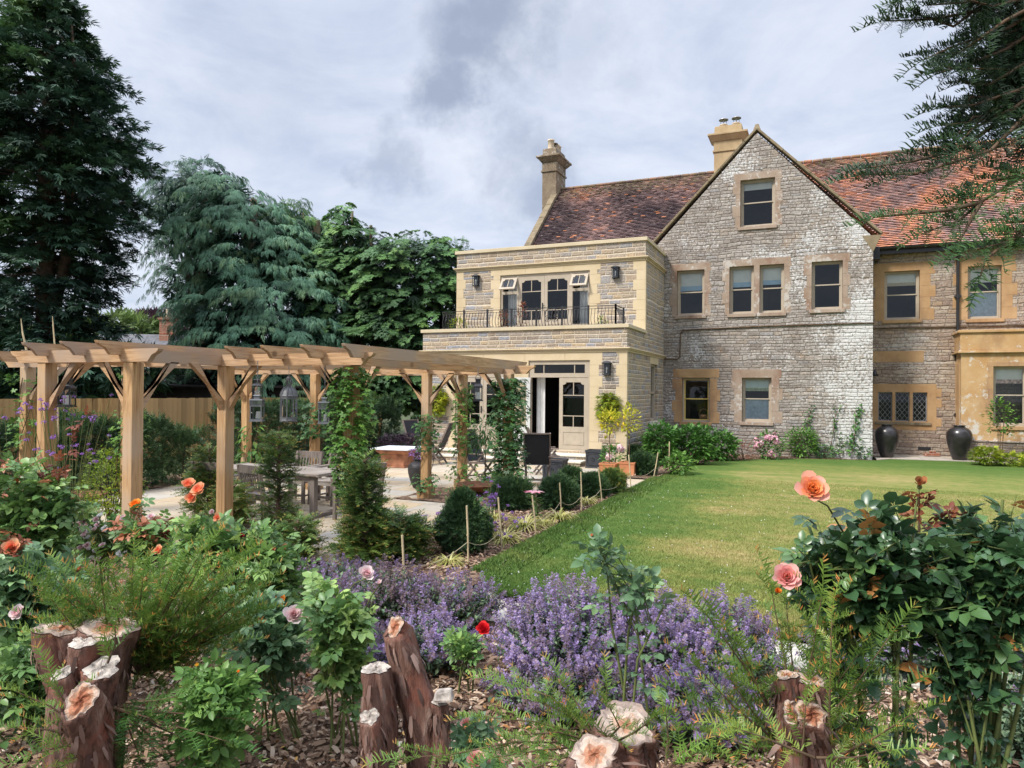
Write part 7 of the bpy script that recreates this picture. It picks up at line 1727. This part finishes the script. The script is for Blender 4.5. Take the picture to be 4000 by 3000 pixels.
def catmint(label, u, v, d, ru, rd, h, n, tone=.5, flower=1.0, leaf_n=15, group='catmint clumps along the path'):
    p = gd(u, v, d); k = d / FPX; base = np.array([p[0], p[1], 0.0]); rx = ru * k
    t = thing('catmint', label, 'plant', base, 0, group)
    az = U(0, 6.283, n); rr = np.sqrt(RNG.random(n)); axes2 = np.array([CAM_R[:2], CAM_F[:2]])
    off = np.stack([np.cos(az) * rr * rx, np.sin(az) * rr * rd], 1) @ axes2
    top = h * (1 - .55 * rr ** 2) * U(.7, 1.12, n)
    tip = np.concatenate([off * 1.05, top[:, None]], 1) + base; root = np.concatenate([off * .45, np.zeros((n, 1))], 1) + base
    ax = norm(tip - root + rdir(n) * .10)
    fl = RNG.random(n) < .66 * flower
    cl = Cloud(); L = U(.08, .20, n)
    if flower: cl.add(SPIKE, tip[fl] - ax[fl] * L[fl][:, None] * .4, ax[fl], rdir(fl.sum()), L[fl], np.clip(tone + .3 * noise3(tip[fl], 5) + U(-.35, .35, fl.sum()), 0, 1)); cl.build('flower_spikes', F_NEPFLOWER, t)
    lc = Cloud(); f = U(.15, 1.0, n * leaf_n); i = np.repeat(np.arange(n), leaf_n)
    P = root[i] * (1 - f)[:, None] + tip[i] * f[:, None] + rdir(len(i)) * .03
    lc.add(LEAF4, P, norm(rdir(len(i), .1) + ax[i] * .2), norm(np.array([0, 0, 1.0]) + rdir(len(i)) * .5), U(.024, .056, len(i)), np.clip(.4 + .3 * f + U(-.3, .3, len(i)), 0, 1)); lc.build('foliage', F_NEPLEAF, t)
    mb = MB()
    for q in range(0, n, 4): mb.tube([root[q], (root[q] + tip[q]) / 2 + np.array([0, 0, .02]), tip[q]], .0028, 3, False)
    mb.build('stem', M['twig'], t); return t
catmint('faded catmint clump at the terrace edge below the spreading yew, farthest left', 1330, 0, 6.9, 170, .35, .30, 230, .35)
catmint('catmint clump with brown seed heads in front of the spreading yew and first cane', 1530, 0, 6.3, 200, .35, .40, 380, .18)
catmint('catmint clump right of the first cane, half over the pale path end', 1790, 0, 6.1, 190, .32, .36, 330, .3)
catmint('low catmint patch behind the leaning cut stump', 1660, 0, 5.2, 210, .30, .30, 330, .4)
catmint('largest catmint mound in the middle, in full purple flower', 2230, 0, 5.0, 270, .50, .56, 780, .55)
catmint('catmint mound right of the largest one, around the spindly rose stems', 2560, 0, 5.1, 230, .45, .50, 560, .55)
catmint('tall catmint clump left of the fern like yew at the right', 2840, 0, 5.0, 200, .40, .50, 430, .6)
catmint('low sprawling catmint in front of the largest mound', 2250, 0, 4.5, 300, .30, .26, 420, .45)
catmint('low sprawling catmint under the right hand yew shoots', 2750, 0, 4.2, 230, .35, .30, 420, .5)
catmint('grey green catmint without flowers at the right edge of the bed', 3960, 0, 4.1, 190, .45, .40, 330, .4, .08)
catmint('thin catmint behind the big roses along the pale path', 3500, 0, 5.2, 330, .25, .25, 240, .45, .7)

# stumps
CHIP = T([(-.06, 0, 0), (.08, .03, .02), (.11, .55, .08), (.03, 1, .02), (-.05, .95, .0), (-.12, .5, .06)], [(0, 1, 2), (0, 2, 5), (5, 2, 3), (5, 3, 4)])
M['flake'] = foliage('bark flakes', [(0, (.07, .042, .035)), (.5, (.16, .10, .08)), (.85, (.27, .185, .15)), (1, (.40, .32, .27))], .9, .0, 3.0, .25, .1)
M['cut_wood'] = None
def cutwood():
    m, k, o = new_mat('cut yew wood'); P = objvec(k)
    a = k.n('ShaderNodeAttribute', attribute_name='rnd').outputs['Fac']
    t = k.math('ADD', a, k.math('MULTIPLY', k.math('SUBTRACT', k.noise(P, 9, 5, .65), .5), .7))
    c = k.ramp(t, [(.1, (.27, .095, .05)), (.34, (.36, .155, .085)), (.52, (.40, .25, .17)), (.7, (.47, .38, .31)), (.86, (.38, .30, .25)), (1, (.25, .185, .15))])
    f = k.noise(k.vscale(P, (30, 30, 30)), 2.0, 5)
    c = k.mix(.5, c, k.ramp(f, [(.3, .6), (.7, 1.2)]), 'MULTIPLY')
    finish(k, o, c, .85, f, .4, .01, .15); return m
def stumpbark():
    m, k, o = new_mat('flaking yew bark'); P = objvec(k)
    n = k.noise(k.vscale(P, (14, 14, 2.2)), 1.4, 6, .65, .6); b = k.noise(P, 5, 4)
    c = k.ramp(n, [(.28, (.065, .034, .027)), (.45, (.145, .078, .058)), (.58, (.205, .118, .09)), (.72, (.32, .235, .19))])
    c = k.mix(k.math('MULTIPLY', k.sm(b, .52, .66), .55), c, (.24, .085, .055))
    finish(k, o, c, .9, n, .9, .03, .15); return m
M['cut_wood'] = cutwood(); M['stump_bark'] = stumpbark(); M['pale_cut'] = plain('bleached cut', (.37, .325, .28), .9, .38, scale=24, bump=.6)
def log(parent, pts, rads, tilt=None, pale=0.0, seed=0, n=40, name='stem', mat=None):
    """cut limb with lumpy flaking bark and a sawn face at its top end"""
    pts = [np.array(p) for p in pts]; m = 24; Q = []; R = []
    ts = np.linspace(0, len(pts) - 1, m)
    for q in ts:
        i = min(int(q), len(pts) - 2); f = q - i; Q.append(pts[i] * (1 - f) + pts[i + 1] * f); R.append(rads[i] * (1 - f) + rads[i + 1] * f)
    mb = MB(); vs = []; e0 = None
    for i in range(m):
        d = norm((Q[min(i + 1, m - 1)] - Q[max(i - 1, 0)])[None])[0]
        if i == m - 1 and tilt is not None: d = norm(np.array(tilt, float)[None])[0]
        ref = CAM_R; x = ref - d * (ref @ d); x = x / np.linalg.norm(x); y = np.cross(d, x)
        for j in range(n):
            a = 2 * math.pi * j / n
            lump = 1 + .12 * math.sin(2 * a + seed) + .09 * math.sin(3 * a + seed * 2 + i * .35) + .08 * math.sin(5 * a + seed + i * .25) + .05 * math.sin(9 * a + i * .5 + seed) + random.uniform(-.05, .05) + (.05 if math.sin(11 * a + seed + .6 * math.sin(i * .8)) > .55 else 0)
            if i == m - 1: lump *= .97
            vs.append(Q[i] + (x * math.cos(a) + y * math.sin(a)) * R[i] * lump)
    mb.add(vs, [(i * n + j, i * n + (j + 1) % n, (i + 1) * n + (j + 1) % n, (i + 1) * n + j) for i in range(m - 1) for j in range(n)], True)
    o = mb.build(name, M['stump_bark'], parent)
    V_ = np.array(vs).reshape(m, n, 3); nf = 90; ii = RNG.integers(0, m - 2, nf); jj = RNG.integers(0, n, nf)
    ctr = V_.mean(1); outw = norm(V_[ii, jj] - ctr[ii]); dn = norm(V_[ii] [np.arange(nf), jj] - V_[ii + 1][np.arange(nf), jj])
    fc = Cloud(); fc.add(CHIP, V_[ii, jj] + outw * .002, norm(dn + outw * U(.02, .30, nf)[:, None] + rdir(nf) * .12), outw, U(.03, .10, nf), RNG.random(nf) * .8); tag(fc.build('bark_flakes', M['flake'], o), kind='stuff')
    rim = np.array(vs[-n:]); c = rim.mean(0); cm = MB(); rings = [1.0, .9, .72, .5, .28, .0]
    up_ = norm(np.cross(rim[1] - rim[0], rim[n // 3] - rim[0])[None])[0]
    if up_ @ (Q[-1] - Q[-2]) < 0: up_ = -up_
    P = [[c + (rim[j] - c) * r + up_ * (.004 + .006 * math.sin(5 * j / n * 6.28 + r * 9 + seed) * (r < .95)) for j in range(n)] for r in rings]
    for a in range(5):
        for j in range(n):
            val = min(1, max(0, (.95 if a == 0 else .80 - .17 * a) + pale * .4))
            cm.add([P[a][j], P[a][(j + 1) % n], P[a + 1][(j + 1) % n], P[a + 1][j]], [(0, 1, 2, 3)], False, val)
    o2 = cm.build('cut_face', mat or M['cut_wood'], o); o2.parent = o
    return o
def G3(u, v, d): return gd(u, v, d)
def grd(u, d): p = gd(u, 1500, d); return np.array([p[0], p[1], -.04])
t = thing('cut_stump', 'cluster of thick sawn yew stems at the left, one with an orange cut face', 'tree stump', grd(300, 3.3))
log(t, [grd(310, 3.45), G3(290, 2700, 3.45), G3(240, 2455, 3.45)], [.105, .10, .105], (.1, 0, 1), .5, 1)
log(t, [grd(390, 3.4), G3(400, 2650, 3.42), G3(425, 2452, 3.42)], [.11, .095, .125], (.15, -.1, 1), .3, 2)
log(t, [grd(330, 3.32), G3(320, 2680, 3.3), G3(330, 2508, 3.3)], [.075, .07, .068], (0, -.15, 1), .5, 3, mat=M['pale_cut'])
log(t, [grd(370, 3.25), G3(385, 2750, 3.22), G3(400, 2610, 3.22)], [.08, .075, .08], (.1, -.3, 1), .6, 4, mat=M['pale_cut'])
log(t, [grd(300, 3.28), G3(270, 2750, 3.2), G3(248, 2630, 3.2)], [.07, .06, .055], (-.1, -.3, 1), .6, 5, mat=M['pale_cut'])
log(t, [grd(370, 3.12), G3(350, 2900, 3.05), G3(318, 2735, 2.95)], [.095, .085, .07], tuple(-CAM_F * 1.0 + np.array([-.15, 0, .55])), -.25, 6)
t = thing('cut_stump', 'short upright sawn stump with a bleached top, left of the leaning one', 'tree stump', grd(1490, 3.2))
log(t, [grd(1500, 3.25), G3(1490, 2850, 3.25), G3(1468, 2612, 3.25)], [.074, .068, .058], (.05, -.1, 1), .5, 7, mat=M['pale_cut'])
log(t, [grd(1470, 3.15), G3(1460, 2950, 3.14), G3(1445, 2800, 3.12)], [.05, .045, .04], tuple(-CAM_F * .6 + np.array([-.2, 0, .6])), .5, 8, mat=M['pale_cut'])
t = thing('cut_stump', 'tall leaning sawn stump with an oval cut top and a white side stub', 'tree stump', grd(1680, 3.3))
log(t, [grd(1690, 3.35), G3(1655, 2830, 3.35), G3(1590, 2600, 3.35), G3(1545, 2450, 3.35)], [.09, .082, .074, .062], tuple(-CAM_R * .75 - CAM_F * .45 + np.array([0, 0, .42])), -.05, 9)
log(t, [grd(1730, 3.25), G3(1725, 2850, 3.25), G3(1715, 2745, 3.25)], [.04, .036, .036], (.1, 0, 1), .6, 10, mat=M['pale_cut'])
t = thing('cut_stump', 'broad low stump with a pale split face at the bottom, beside the fern like shoots', 'tree stump', grd(2400, 2.85))
log(t, [grd(2440, 2.95), G3(2440, 2920, 2.95), G3(2445, 2835, 2.95)], [.15, .135, .125], tuple(-CAM_F * .35 + np.array([.1, 0, 1])), .8, 11)
log(t, [grd(2330, 2.75), G3(2325, 3000, 2.75), G3(2320, 2950, 2.75)], [.12, .11, .095], tuple(-CAM_F * .4 + np.array([-.1, 0, 1])), .45, 12)
t = thing('cut_stump', 'two stemmed sawn stump behind the yew shoots at the right', 'tree stump', grd(3120, 2.75))
log(t, [grd(3090, 2.8), G3(3085, 2800, 2.8), G3(3072, 2640, 2.8)], [.055, .05, .046], (-.1, 0, 1), .5, 13)
log(t, [grd(3190, 2.8), G3(3180, 2800, 2.8), G3(3165, 2655, 2.8)], [.06, .055, .055], (.1, -.1, 1), .5, 14)
log(t, [grd(3200, 2.68), G3(3190, 2900, 2.65), G3(3165, 2790, 2.6)], [.06, .05, .05], tuple(-CAM_F * 1.0 + np.array([-.1, 0, .4])), -.1, 15)
log(t, [grd(3090, 2.68), G3(3095, 2880, 2.66), G3(3100, 2790, 2.62)], [.05, .045, .045], tuple(-CAM_F * 1.0 + np.array([.1, 0, .4])), .1, 16)
t = thing('wood_block', 'white chunk of cut wood resting on the side stub of the leaning stump', 'wood block', G3(1728, 2738, 3.22), .4)
MB().add([(-.045, -.03, 0), (.05, -.035, .004), (.055, .03, 0), (-.035, .04, .004), (-.03, -.025, .05), (.04, -.015, .062), (.045, .025, .055), (-.03, .03, .045)], [(0, 3, 2, 1), (4, 5, 6, 7), (0, 1, 5, 4), (1, 2, 6, 5), (2, 3, 7, 6), (3, 0, 4, 7)]).build('block', M['pale_cut'], t, False, .012)

# yew shoots regrowing from the stumps
T_SHOOT = [shoot(14, .25, .18, .80, .34, .036, s_, .34) for s_ in range(5)]; T_SHOOT2 = [shoot(13, .29, .25, .75, .10, .05, s_, .34) for s_ in range(5)]
def yew_growth(parent, branches, mat, sl=(.10, .20), per=22, tone=.4, tmpl=None, name='foliage', thick=.006, flat=False, tone_var=.14):
    """branches: (list of (u, v, d)); every branch carries two ranks of needle shoots"""
    tmpl = tmpl or T_SHOOT; cl = Cloud(); mb = MB()
    for pts in branches:
        Q = np.array([gd(*p) for p in pts]); n = len(Q); L = np.linalg.norm(np.diff(Q, axis=0), axis=1).sum()
        mb.tube(list(Q), [thick * (1 - .75 * i / (n - 1)) for i in range(n)], 5, False)
        m = max(6, int(L * per)); ts = np.linspace(.12, .999, m) * (n - 1); i = np.minimum(ts.astype(int), n - 2); f = ts - i
        P = Q[i] * (1 - f)[:, None] + Q[i + 1] * f[:, None]; D = norm(Q[i + 1] - Q[i])
        side = np.where(np.arange(m) % 2 == 0, 1.0, -1.0); ref = np.array([0, 0, 1.0]) * .6 - CAM_F * .5 if flat else np.array([0, 0, 1.0]) + rdir(1)[0] * .5
        lat = norm(np.cross(D, ref)); rise = rdir(m) * (.28 if flat else .5)
        ax = norm(D * .75 + lat * (side * U(.5, 1.0, m))[:, None] + rise + np.array([0, 0, .12]))
        sz = U(*sl, m) * (1.15 - .45 * ts / (n - 1)); tn = tone + RNG.normal() * .06
        nn = norm(ref + rdir(m) * (.35 if flat else .8)); rr = np.clip(tn + U(-tone_var, tone_var, m), 0, .66); wh = RNG.integers(0, len(tmpl), m)
        for w_ in range(len(tmpl)):
            s2 = wh == w_; cl.add(tmpl[w_], P[s2], ax[s2], nn[s2], sz[s2], rr[s2])
        cl.add(tmpl[0], Q[-1:] - D[-1:] * .02, D[-1:], ref[None], np.array([sl[1]]), np.array([tn]))
    mb.build('stem', M['brown_twig'], parent); return cl.build(name, mat, parent)
def fanb(o, tips, mid_lift=40, dj=.25):
    res = []
    for (u, v) in tips:
        dd = o[2] + U(-dj, dj); mu, mv = (o[0] * .45 + u * .55), (o[1] * .45 + v * .55)
        res.append([(o[0] + U(-30, 30), o[1] + U(-20, 20), o[2]), (mu + U(-25, 25), mv + mid_lift * U(-.2, 1), (o[2] + dd) / 2), (u, v, dd)])
    return res
t = thing('yew_regrowth', 'mass of bright yew shoots with orange tips springing from the left stump cluster', 'shrub', grd(560, 3.5), 0, 'yew shoots regrowing from stumps')
tips = [(140, 2285), (200, 2340), (250, 2240), (330, 2290), (390, 2215), (450, 2270), (520, 2200), (580, 2255), (650, 2190), (720, 2230), (790, 2150), (850, 2210), (930, 2190), (985, 2250), (960, 2330), (1000, 2400), (900, 2380), (820, 2420), (760, 2330), (680, 2330), (600, 2360), (520, 2350), (440, 2360), (360, 2380), (280, 2390), (700, 2450), (800, 2500), (640, 2500), (560, 2440), (690, 2580), (600, 2600), (160, 2420), (900, 2450), (470, 2430), (860, 2300), (540, 2300), (400, 2310), (620, 2280), (750, 2270), (310, 2340)]
tips += [(u + U(-70, 70), v + U(-10, 80)) for u, v in tips for _ in range(1)]
br = fanb((480, 2640, 3.55), tips[:12] , 10) + fanb((560, 2620, 3.6), tips[12:], 10)
yew_growth(t, br, F_YEWFRESH, (.095, .18), 28, .42)
yew_growth(t, fanb((470, 2760, 3.2), [(700, 2880), (640, 2960), (760, 2800), (560, 2990), (830, 2960), (900, 2900), (690, 2720), (480, 2990), (780, 3020), (930, 2810)], 0, .12) , F_YEWFRESH, (.10, .19), 22, .12, name='lower_foliage')
yew_growth(t, [[(330, 2850, 3.0), (200, 2760, 2.95), (60, 2700, 2.9)], [(330, 2880, 3.0), (180, 2850, 2.95), (60, 2840, 2.9)], [(340, 2900, 3.0), (220, 2920, 2.9), (120, 2950, 2.85)], [(290, 2800, 3.05), (240, 2720, 3.0), (205, 2640, 3.0)], [(420, 2590, 3.2), (450, 2520, 3.2), (450, 2440, 3.2)], [(330, 2930, 3.0), (250, 2990, 2.9), (160, 3020, 2.85)]], F_YEWFRESH, (.10, .17), 24, .50, name='front_foliage')
t = thing('yew_regrowth', 'fern like bright yew shoots spreading over the bark at the bottom middle', 'shrub', grd(2250, 3.0), 0, 'yew shoots regrowing from stumps')
br = [[(2330, 2900, 3.0), (2000, 2900, 2.9), (1750, 2950, 2.85), (1560, 2960, 2.8)], [(2330, 2880, 3.0), (2150, 2720, 3.05), (1950, 2660, 3.1)], [(2330, 2880, 3.0), (2260, 2760, 3.05), (2200, 2660, 3.1)], [(2350, 2880, 3.0), (2370, 2780, 3.05), (2370, 2680, 3.1)], [(2330, 2890, 3.0), (2100, 2820, 2.95), (1880, 2800, 2.9)], [(2330, 2900, 3.0), (2180, 2860, 2.9), (2040, 2870, 2.85)], [(2330, 2930, 2.9), (2200, 2960, 2.8), (2050, 3010, 2.75)], [(2400, 2900, 2.9), (2480, 2860, 2.75), (2560, 2800, 2.7)], [(2340, 2890, 3.0), (2220, 2790, 3.0), (2100, 2740, 3.0)], [(2360, 2900, 2.9), (2420, 2840, 2.8), (2380, 2760, 2.75)], [(2330, 2910, 2.95), (2110, 2930, 2.85), (1930, 2960, 2.8)], [(2600, 2990, 2.7), (2610, 2880, 2.72), (2600, 2760, 2.75)], [(2610, 3000, 2.7), (2720, 2940, 2.7), (2880, 2950, 2.7)], [(2610, 3000, 2.7), (2700, 2900, 2.7), (2790, 2870, 2.7)]]
yew_growth(t, br, F_YEWFRESH, (.09, .16), 30, .46)
t = thing('yew_regrowth', 'tall bright yew shoots with orange tips around the right hand stump', 'shrub', grd(3100, 2.9), 0, 'yew shoots regrowing from stumps')
o = (3110, 2950, 2.85)
br = fanb(o, [(2830, 2450), (2760, 2400), (2720, 2600), (2700, 2720), (2900, 2540), (3010, 2290), (3070, 2350), (3210, 2330), (3260, 2410), (3300, 2480), (3190, 2420), (3350, 2560), (3480, 2480), (3430, 2640), (3500, 2700), (3460, 2790), (3560, 2900), (3320, 2720), (2850, 2650), (2800, 2790), (2760, 2860), (2950, 2700), (3240, 2600), (3280, 2650)], 20, .22)
yew_growth(t, br, F_YEWFRESH, (.10, .18), 26, .40)
yew_growth(t, [[(3130, 2990, 2.6), (3140, 2860, 2.58), (3150, 2720, 2.58)], [(3250, 2980, 2.6), (3240, 2800, 2.58), (3245, 2560, 2.58), (3250, 2400, 2.6)], [(3280, 2950, 2.6), (3420, 2880, 2.5), (3560, 2790, 2.45)], [(3180, 2960, 2.55), (2980, 2880, 2.5), (2860, 2840, 2.5)], [(3190, 2960, 2.55), (3330, 2960, 2.5), (3480, 2930, 2.45)]], F_YEWFRESH, (.09, .15), 30, .52, name='front_foliage')

# the yew overhanging from the right
q = gd(5300, 1500, 3.6)
t = thing('overhanging_yew', 'dark yew branches hanging into the picture at the top right', 'tree', (q[0], q[1], 0))
trunk_top = gd(5200, -900, 3.4)
mb = MB().tube([(q[0], q[1], 0), (q[0] + .1, q[1], 1.6), (q[0] - .05, q[1], 3.2), tuple(trunk_top)], [.24, .2, .17, .10], 12)
for a, b in (((5240, -300, 3.5), (4150, -60, 3.0)), ((5250, 100, 3.5), (4120, 560, 2.9)), ((5230, -700, 3.4), (4300, -300, 3.0)), ((5240, 200, 3.5), (4150, 260, 2.95))):
    A_, B_ = gd(*a), gd(*b); mb.tube([A_, (A_ + B_) / 2 + np.array([0, 0, .12]), B_], [.06, .04, .02], 7)
mb.build('trunk', M['bark'], t)
def B(*p): return list(p)
hb_ = [B((4150, -60, 3.0), (3800, 40, 2.9), (3560, 85, 2.85), (3375, 92, 2.8)), B((4150, -60, 3.0), (3850, 120, 2.9), (3640, 190, 2.85), (3520, 245, 2.8)), B((4150, 0, 3.0), (3850, 200, 2.9), (3700, 260, 2.85), (3585, 295, 2.8)), B((4150, 60, 2.95), (3930, 250, 2.9), (3780, 340, 2.85), (3690, 335, 2.8)),
       B((4150, -100, 3.0), (3900, -40, 2.9), (3680, 20, 2.85), (3540, 30, 2.8)), B((4150, -160, 3.0), (3850, -80, 2.9), (3600, -30, 2.85), (3470, 5, 2.8)), B((4150, 200, 2.95), (3900, 360, 2.85), (3720, 420, 2.8), (3600, 430, 2.8)), B((4150, 220, 2.95), (3880, 430, 2.85), (3700, 520, 2.8), (3550, 560, 2.8)),
       B((4150, 240, 2.95), (3860, 450, 2.85), (3690, 490, 2.8), (3590, 500, 2.78)), B((4150, 260, 2.95), (3960, 460, 2.9), (3840, 540, 2.85), (3780, 590, 2.8)), B((3880, 430, 2.85), (3680, 590, 2.8), (3480, 640, 2.75), (3300, 665, 2.75)), B((4200, 40, 3.1), (4050, 200, 3.0), (3950, 300, 2.95), (3850, 420, 2.9)),
       B((4200, -40, 3.1), (4020, 80, 3.0), (3900, 160, 2.95), (3760, 230, 2.9)), B((4200, 100, 3.1), (4050, 300, 3.0), (3980, 420, 2.95), (3930, 540, 2.9)), B((4200, 180, 3.1), (4050, 400, 3.0), (4020, 520, 2.95), (3990, 620, 2.9)), B((4150, -100, 3.05), (3980, 20, 3.0), (3840, 60, 2.95), (3720, 130, 2.9)), B((4200, -120, 3.1), (4050, -20, 3.0), (3930, 40, 2.95), (3820, 10, 2.9)),
       B((4180, 40, 3.1), (4030, 120, 3.05), (3960, 200, 3.0), (3880, 260, 3.0)), B((4180, 140, 3.1), (4060, 230, 3.05), (3990, 320, 3.0), (3960, 380, 3.0)), B((4180, -60, 3.1), (4060, 30, 3.05), (4000, 130, 3.0), (3930, 190, 3.0)), B((4180, 0, 3.15), (4080, 100, 3.1), (4020, 60, 3.1), (3940, 80, 3.1)), B((4200, 260, 3.1), (4080, 330, 3.05), (4040, 420, 3.0), (4020, 480, 3.0))]
hb_ = [[(q[0] + 85, q[1] - 10, q[2]) for q in b_] for b_ in hb_]
hb_ += [[(q[0] + U(-20, 150), q[1] + U(-60, 60), q[2] + U(-.1, .15)) for q in b_] for b_ in hb_]
hb_ += [[(4250 + U(-60, 60), U(-150, 350), 3.3), (4100 + U(-40, 40), U(-60, 420), 3.2), (3980 + U(-60, 60), U(0, 450), 3.15), (3860 + U(-90, 90), U(20, 440), 3.1)] for _ in range(26)]
yew_growth(t, hb_, F_YEWHANG, (.075, .15), 30, .16, T_SHOOT2, flat=True, thick=.010, tone_var=.2)
lb = [B((4120, 600, 2.9), (3930, 690, 2.8), (3770, 790, 2.7), (3690, 860, 2.7), (3560, 905, 2.68)), B((3770, 790, 2.7), (3640, 820, 2.65), (3480, 835, 2.65), (3375, 845, 2.65)), B((3770, 790, 2.7), (3720, 880, 2.65), (3690, 940, 2.62)), B((3690, 790, 2.7), (3720, 760, 2.7), (3690, 760, 2.7)), B((4120, 700, 2.8), (4010, 770, 2.7), (3960, 860, 2.65), (3880, 870, 2.62)), B((4120, 720, 2.8), (4010, 820, 2.7), (3930, 900, 2.65), (3830, 920, 2.62)),
      B((4120, 780, 2.8), (4000, 870, 2.7), (3860, 950, 2.62), (3700, 985, 2.6)), B((4000, 870, 2.7), (3860, 960, 2.62), (3790, 1010, 2.6), (3770, 1080, 2.6)), B((4120, 640, 2.85), (4040, 680, 2.8), (3980, 720, 2.75)), B((3930, 690, 2.8), (3880, 660, 2.78), (3880, 690, 2.75)), B((4120, 800, 2.8), (4020, 900, 2.7), (3940, 960, 2.65), (3900, 960, 2.65)), B((3930, 690, 2.8), (3830, 700, 2.75), (3730, 740, 2.72))]
lb = [[(q[0] + 60, q[1], q[2]) for q in b_] for b_ in lb]
yew_growth(t, lb, F_YEWHANG, (.07, .135), 24, .46, T_SHOOT2, flat=True, thick=.010, name='lower_foliage')

# ------------------------------------------------------------------ bark chips, fallen leaves and grass: nobody could count them
M['chips'] = foliage('bark chips', [(0, (.085, .046, .030)), (.35, (.22, .135, .09)), (.7, (.40, .28, .19)), (.92, (.54, .44, .34)), (1, (.64, .58, .50))], .9, .0, 2.0, .25, .15)
M['leaves_dead'] = foliage('fallen leaves', [(0, (.20, .08, .03)), (.5, (.42, .20, .06)), (1, (.60, .36, .12))], .8, .15, 3, .2)
n = 42000
ddp = 2.3 + 4.4 * RNG.random(n) ** 1.2; uu = U(-150, 4150, n)
P = CAM_C + CAM_F * ddp[:, None] + CAM_R * ((uu - 2000) / FPX * ddp)[:, None]; P[:, 2] = -.02 + .03 * RNG.random(n)
ok = (P[:, 1] < 5.6) | ((P[:, 0] < -3.2) & (P[:, 1] < 6.6)); P = P[ok]; n = len(P)
CH = T([(-.18, 0, 0), (.18, .03, .02), (.22, .55, .10), (.10, 1, .02), (-.15, .95, .0), (-.2, .5, .07)], [(0, 1, 2), (0, 2, 5), (5, 2, 3), (5, 3, 4)])
ax = rdir(n); ax[:, 2] *= .35; nr = norm(np.array([0, 0, 1.0]) + rdir(n) * .5)
c = Cloud(); c.add(CH, P, ax, nr, .022 + .05 * RNG.random(n) ** 2.2, np.clip(RNG.beta(1.6, 1.8, n), 0, 1)); tag(c.build('bark_chips', M['chips']), kind='stuff', label='loose bark chips covering the front bed')
n = 9000; xs = U(-4.95, -3.40, n); ys = U(6.4, 14.2, n); P = np.stack([xs, ys, U(.03, .06, n)], 1)
n2 = 4000; P2 = np.stack([U(-4.7, -.5, n2), U(16, 23.3, n2), U(.03, .06, n2)], 1); P2 = P2[(P2[:, 0] < -3.3) | (P2[:, 1] > 20.3 + (P2[:, 0] + 3.2) * 1.05)]
P = np.vstack([P, P2]); n = len(P); ax = rdir(n); ax[:, 2] *= .3
c = Cloud(); c.add(CH, P, ax, norm(np.array([0, 0, 1.0]) + rdir(n) * .5), .03 + .04 * RNG.random(n), RNG.beta(1.6, 2.2, n)); tag(c.build('bark_chips', M['chips']), kind='stuff', label='loose bark chips in the narrow bed along the lawn')
n = 420; ddp = U(2.4, 5.6, n); uu = U(0, 4000, n); P = CAM_C + CAM_F * ddp[:, None] + CAM_R * ((uu - 2000) / FPX * ddp)[:, None]; P[:, 2] = .025; P = P[P[:, 1] < 5.5]; n = len(P)
ax = rdir(n); ax[:, 2] *= .3; c = Cloud(); c.add(LEAF, P, ax, norm(np.array([0, 0, 1.0]) + rdir(n) * .6), U(.03, .065, n), U(0, 1, n)); tag(c.build('fallen_leaves', M['leaves_dead']), kind='stuff', label='fallen orange and brown leaves on the bark')
BL = T([(-.10, 0, 0), (.10, 0, 0), (.05, .6, .08), (0, 1, .25)], [(0, 1, 2), (0, 2, 3)])
def in_lawn(x, y): return (x > -3.36 + np.where(y < 7, (7 - y) * .62, 0)) & (y > 6.22) & (y < 23.2)
n = 330000; yy = 6.2 + 10.5 * RNG.random(n) ** 1.9; xx = -3.4 + U(0, 1, n) * (3.4 + .28 * yy + 1.2)
ok = in_lawn(xx, yy); P = np.stack([xx[ok], yy[ok], np.full(ok.sum(), .033)], 1); n = len(P)
edge = (P[:, 0] < -3.0) | (P[:, 1] < 6.45)
c = Cloud(); c.add(BL, P, norm(np.array([0, 0, 1.0]) + rdir(n) * np.where(edge, .75, .6)[:, None]), rdir(n), np.where(edge, U(.03, .065, n), U(.015, .034, n)), RNG.random(n))
n = 26000; yy = U(6.9, 16.0, n); P = np.stack([-3.40 + U(-.05, .10, n), yy, np.full(n, .03)], 1); c.add(BL, P, norm(np.array([-.45, 0, 1.0]) + rdir(n) * .7), rdir(n), U(.03, .075, n), RNG.random(n))
n = 16000; xx = U(-3.0, 4, n); P = np.stack([xx, 6.19 + np.maximum(0, (-2.2 - xx)) * .28 + U(-.04, .06, n), np.full(n, .03)], 1); c.add(BL, P, norm(np.array([0, -.45, 1.0]) + rdir(n) * .7), rdir(n), U(.03, .06, n), RNG.random(n))
tag(c.build('grass', M['blades']), kind='stuff', label='short lawn grass, longer along the edges')
n = 420; yy = 6.3 + 9 * RNG.random(n) ** 1.7; xx = -3.3 + 7 * RNG.random(n) ** 1.7; ok = in_lawn(xx, yy); P = np.stack([xx[ok], yy[ok], np.full(ok.sum(), .055)], 1); n = len(P); dd_ = rdir(n, .5)
c = Cloud()
for q in range(4): c.add(diamond(.9), P, rdir(n, .2), rdir(n, 1), U(.007, .014, n), U(.3, 1, n))
tag(c.build('clover_flowers', P_WHITE), kind='stuff', label='tiny white clover flowers in the lawn')
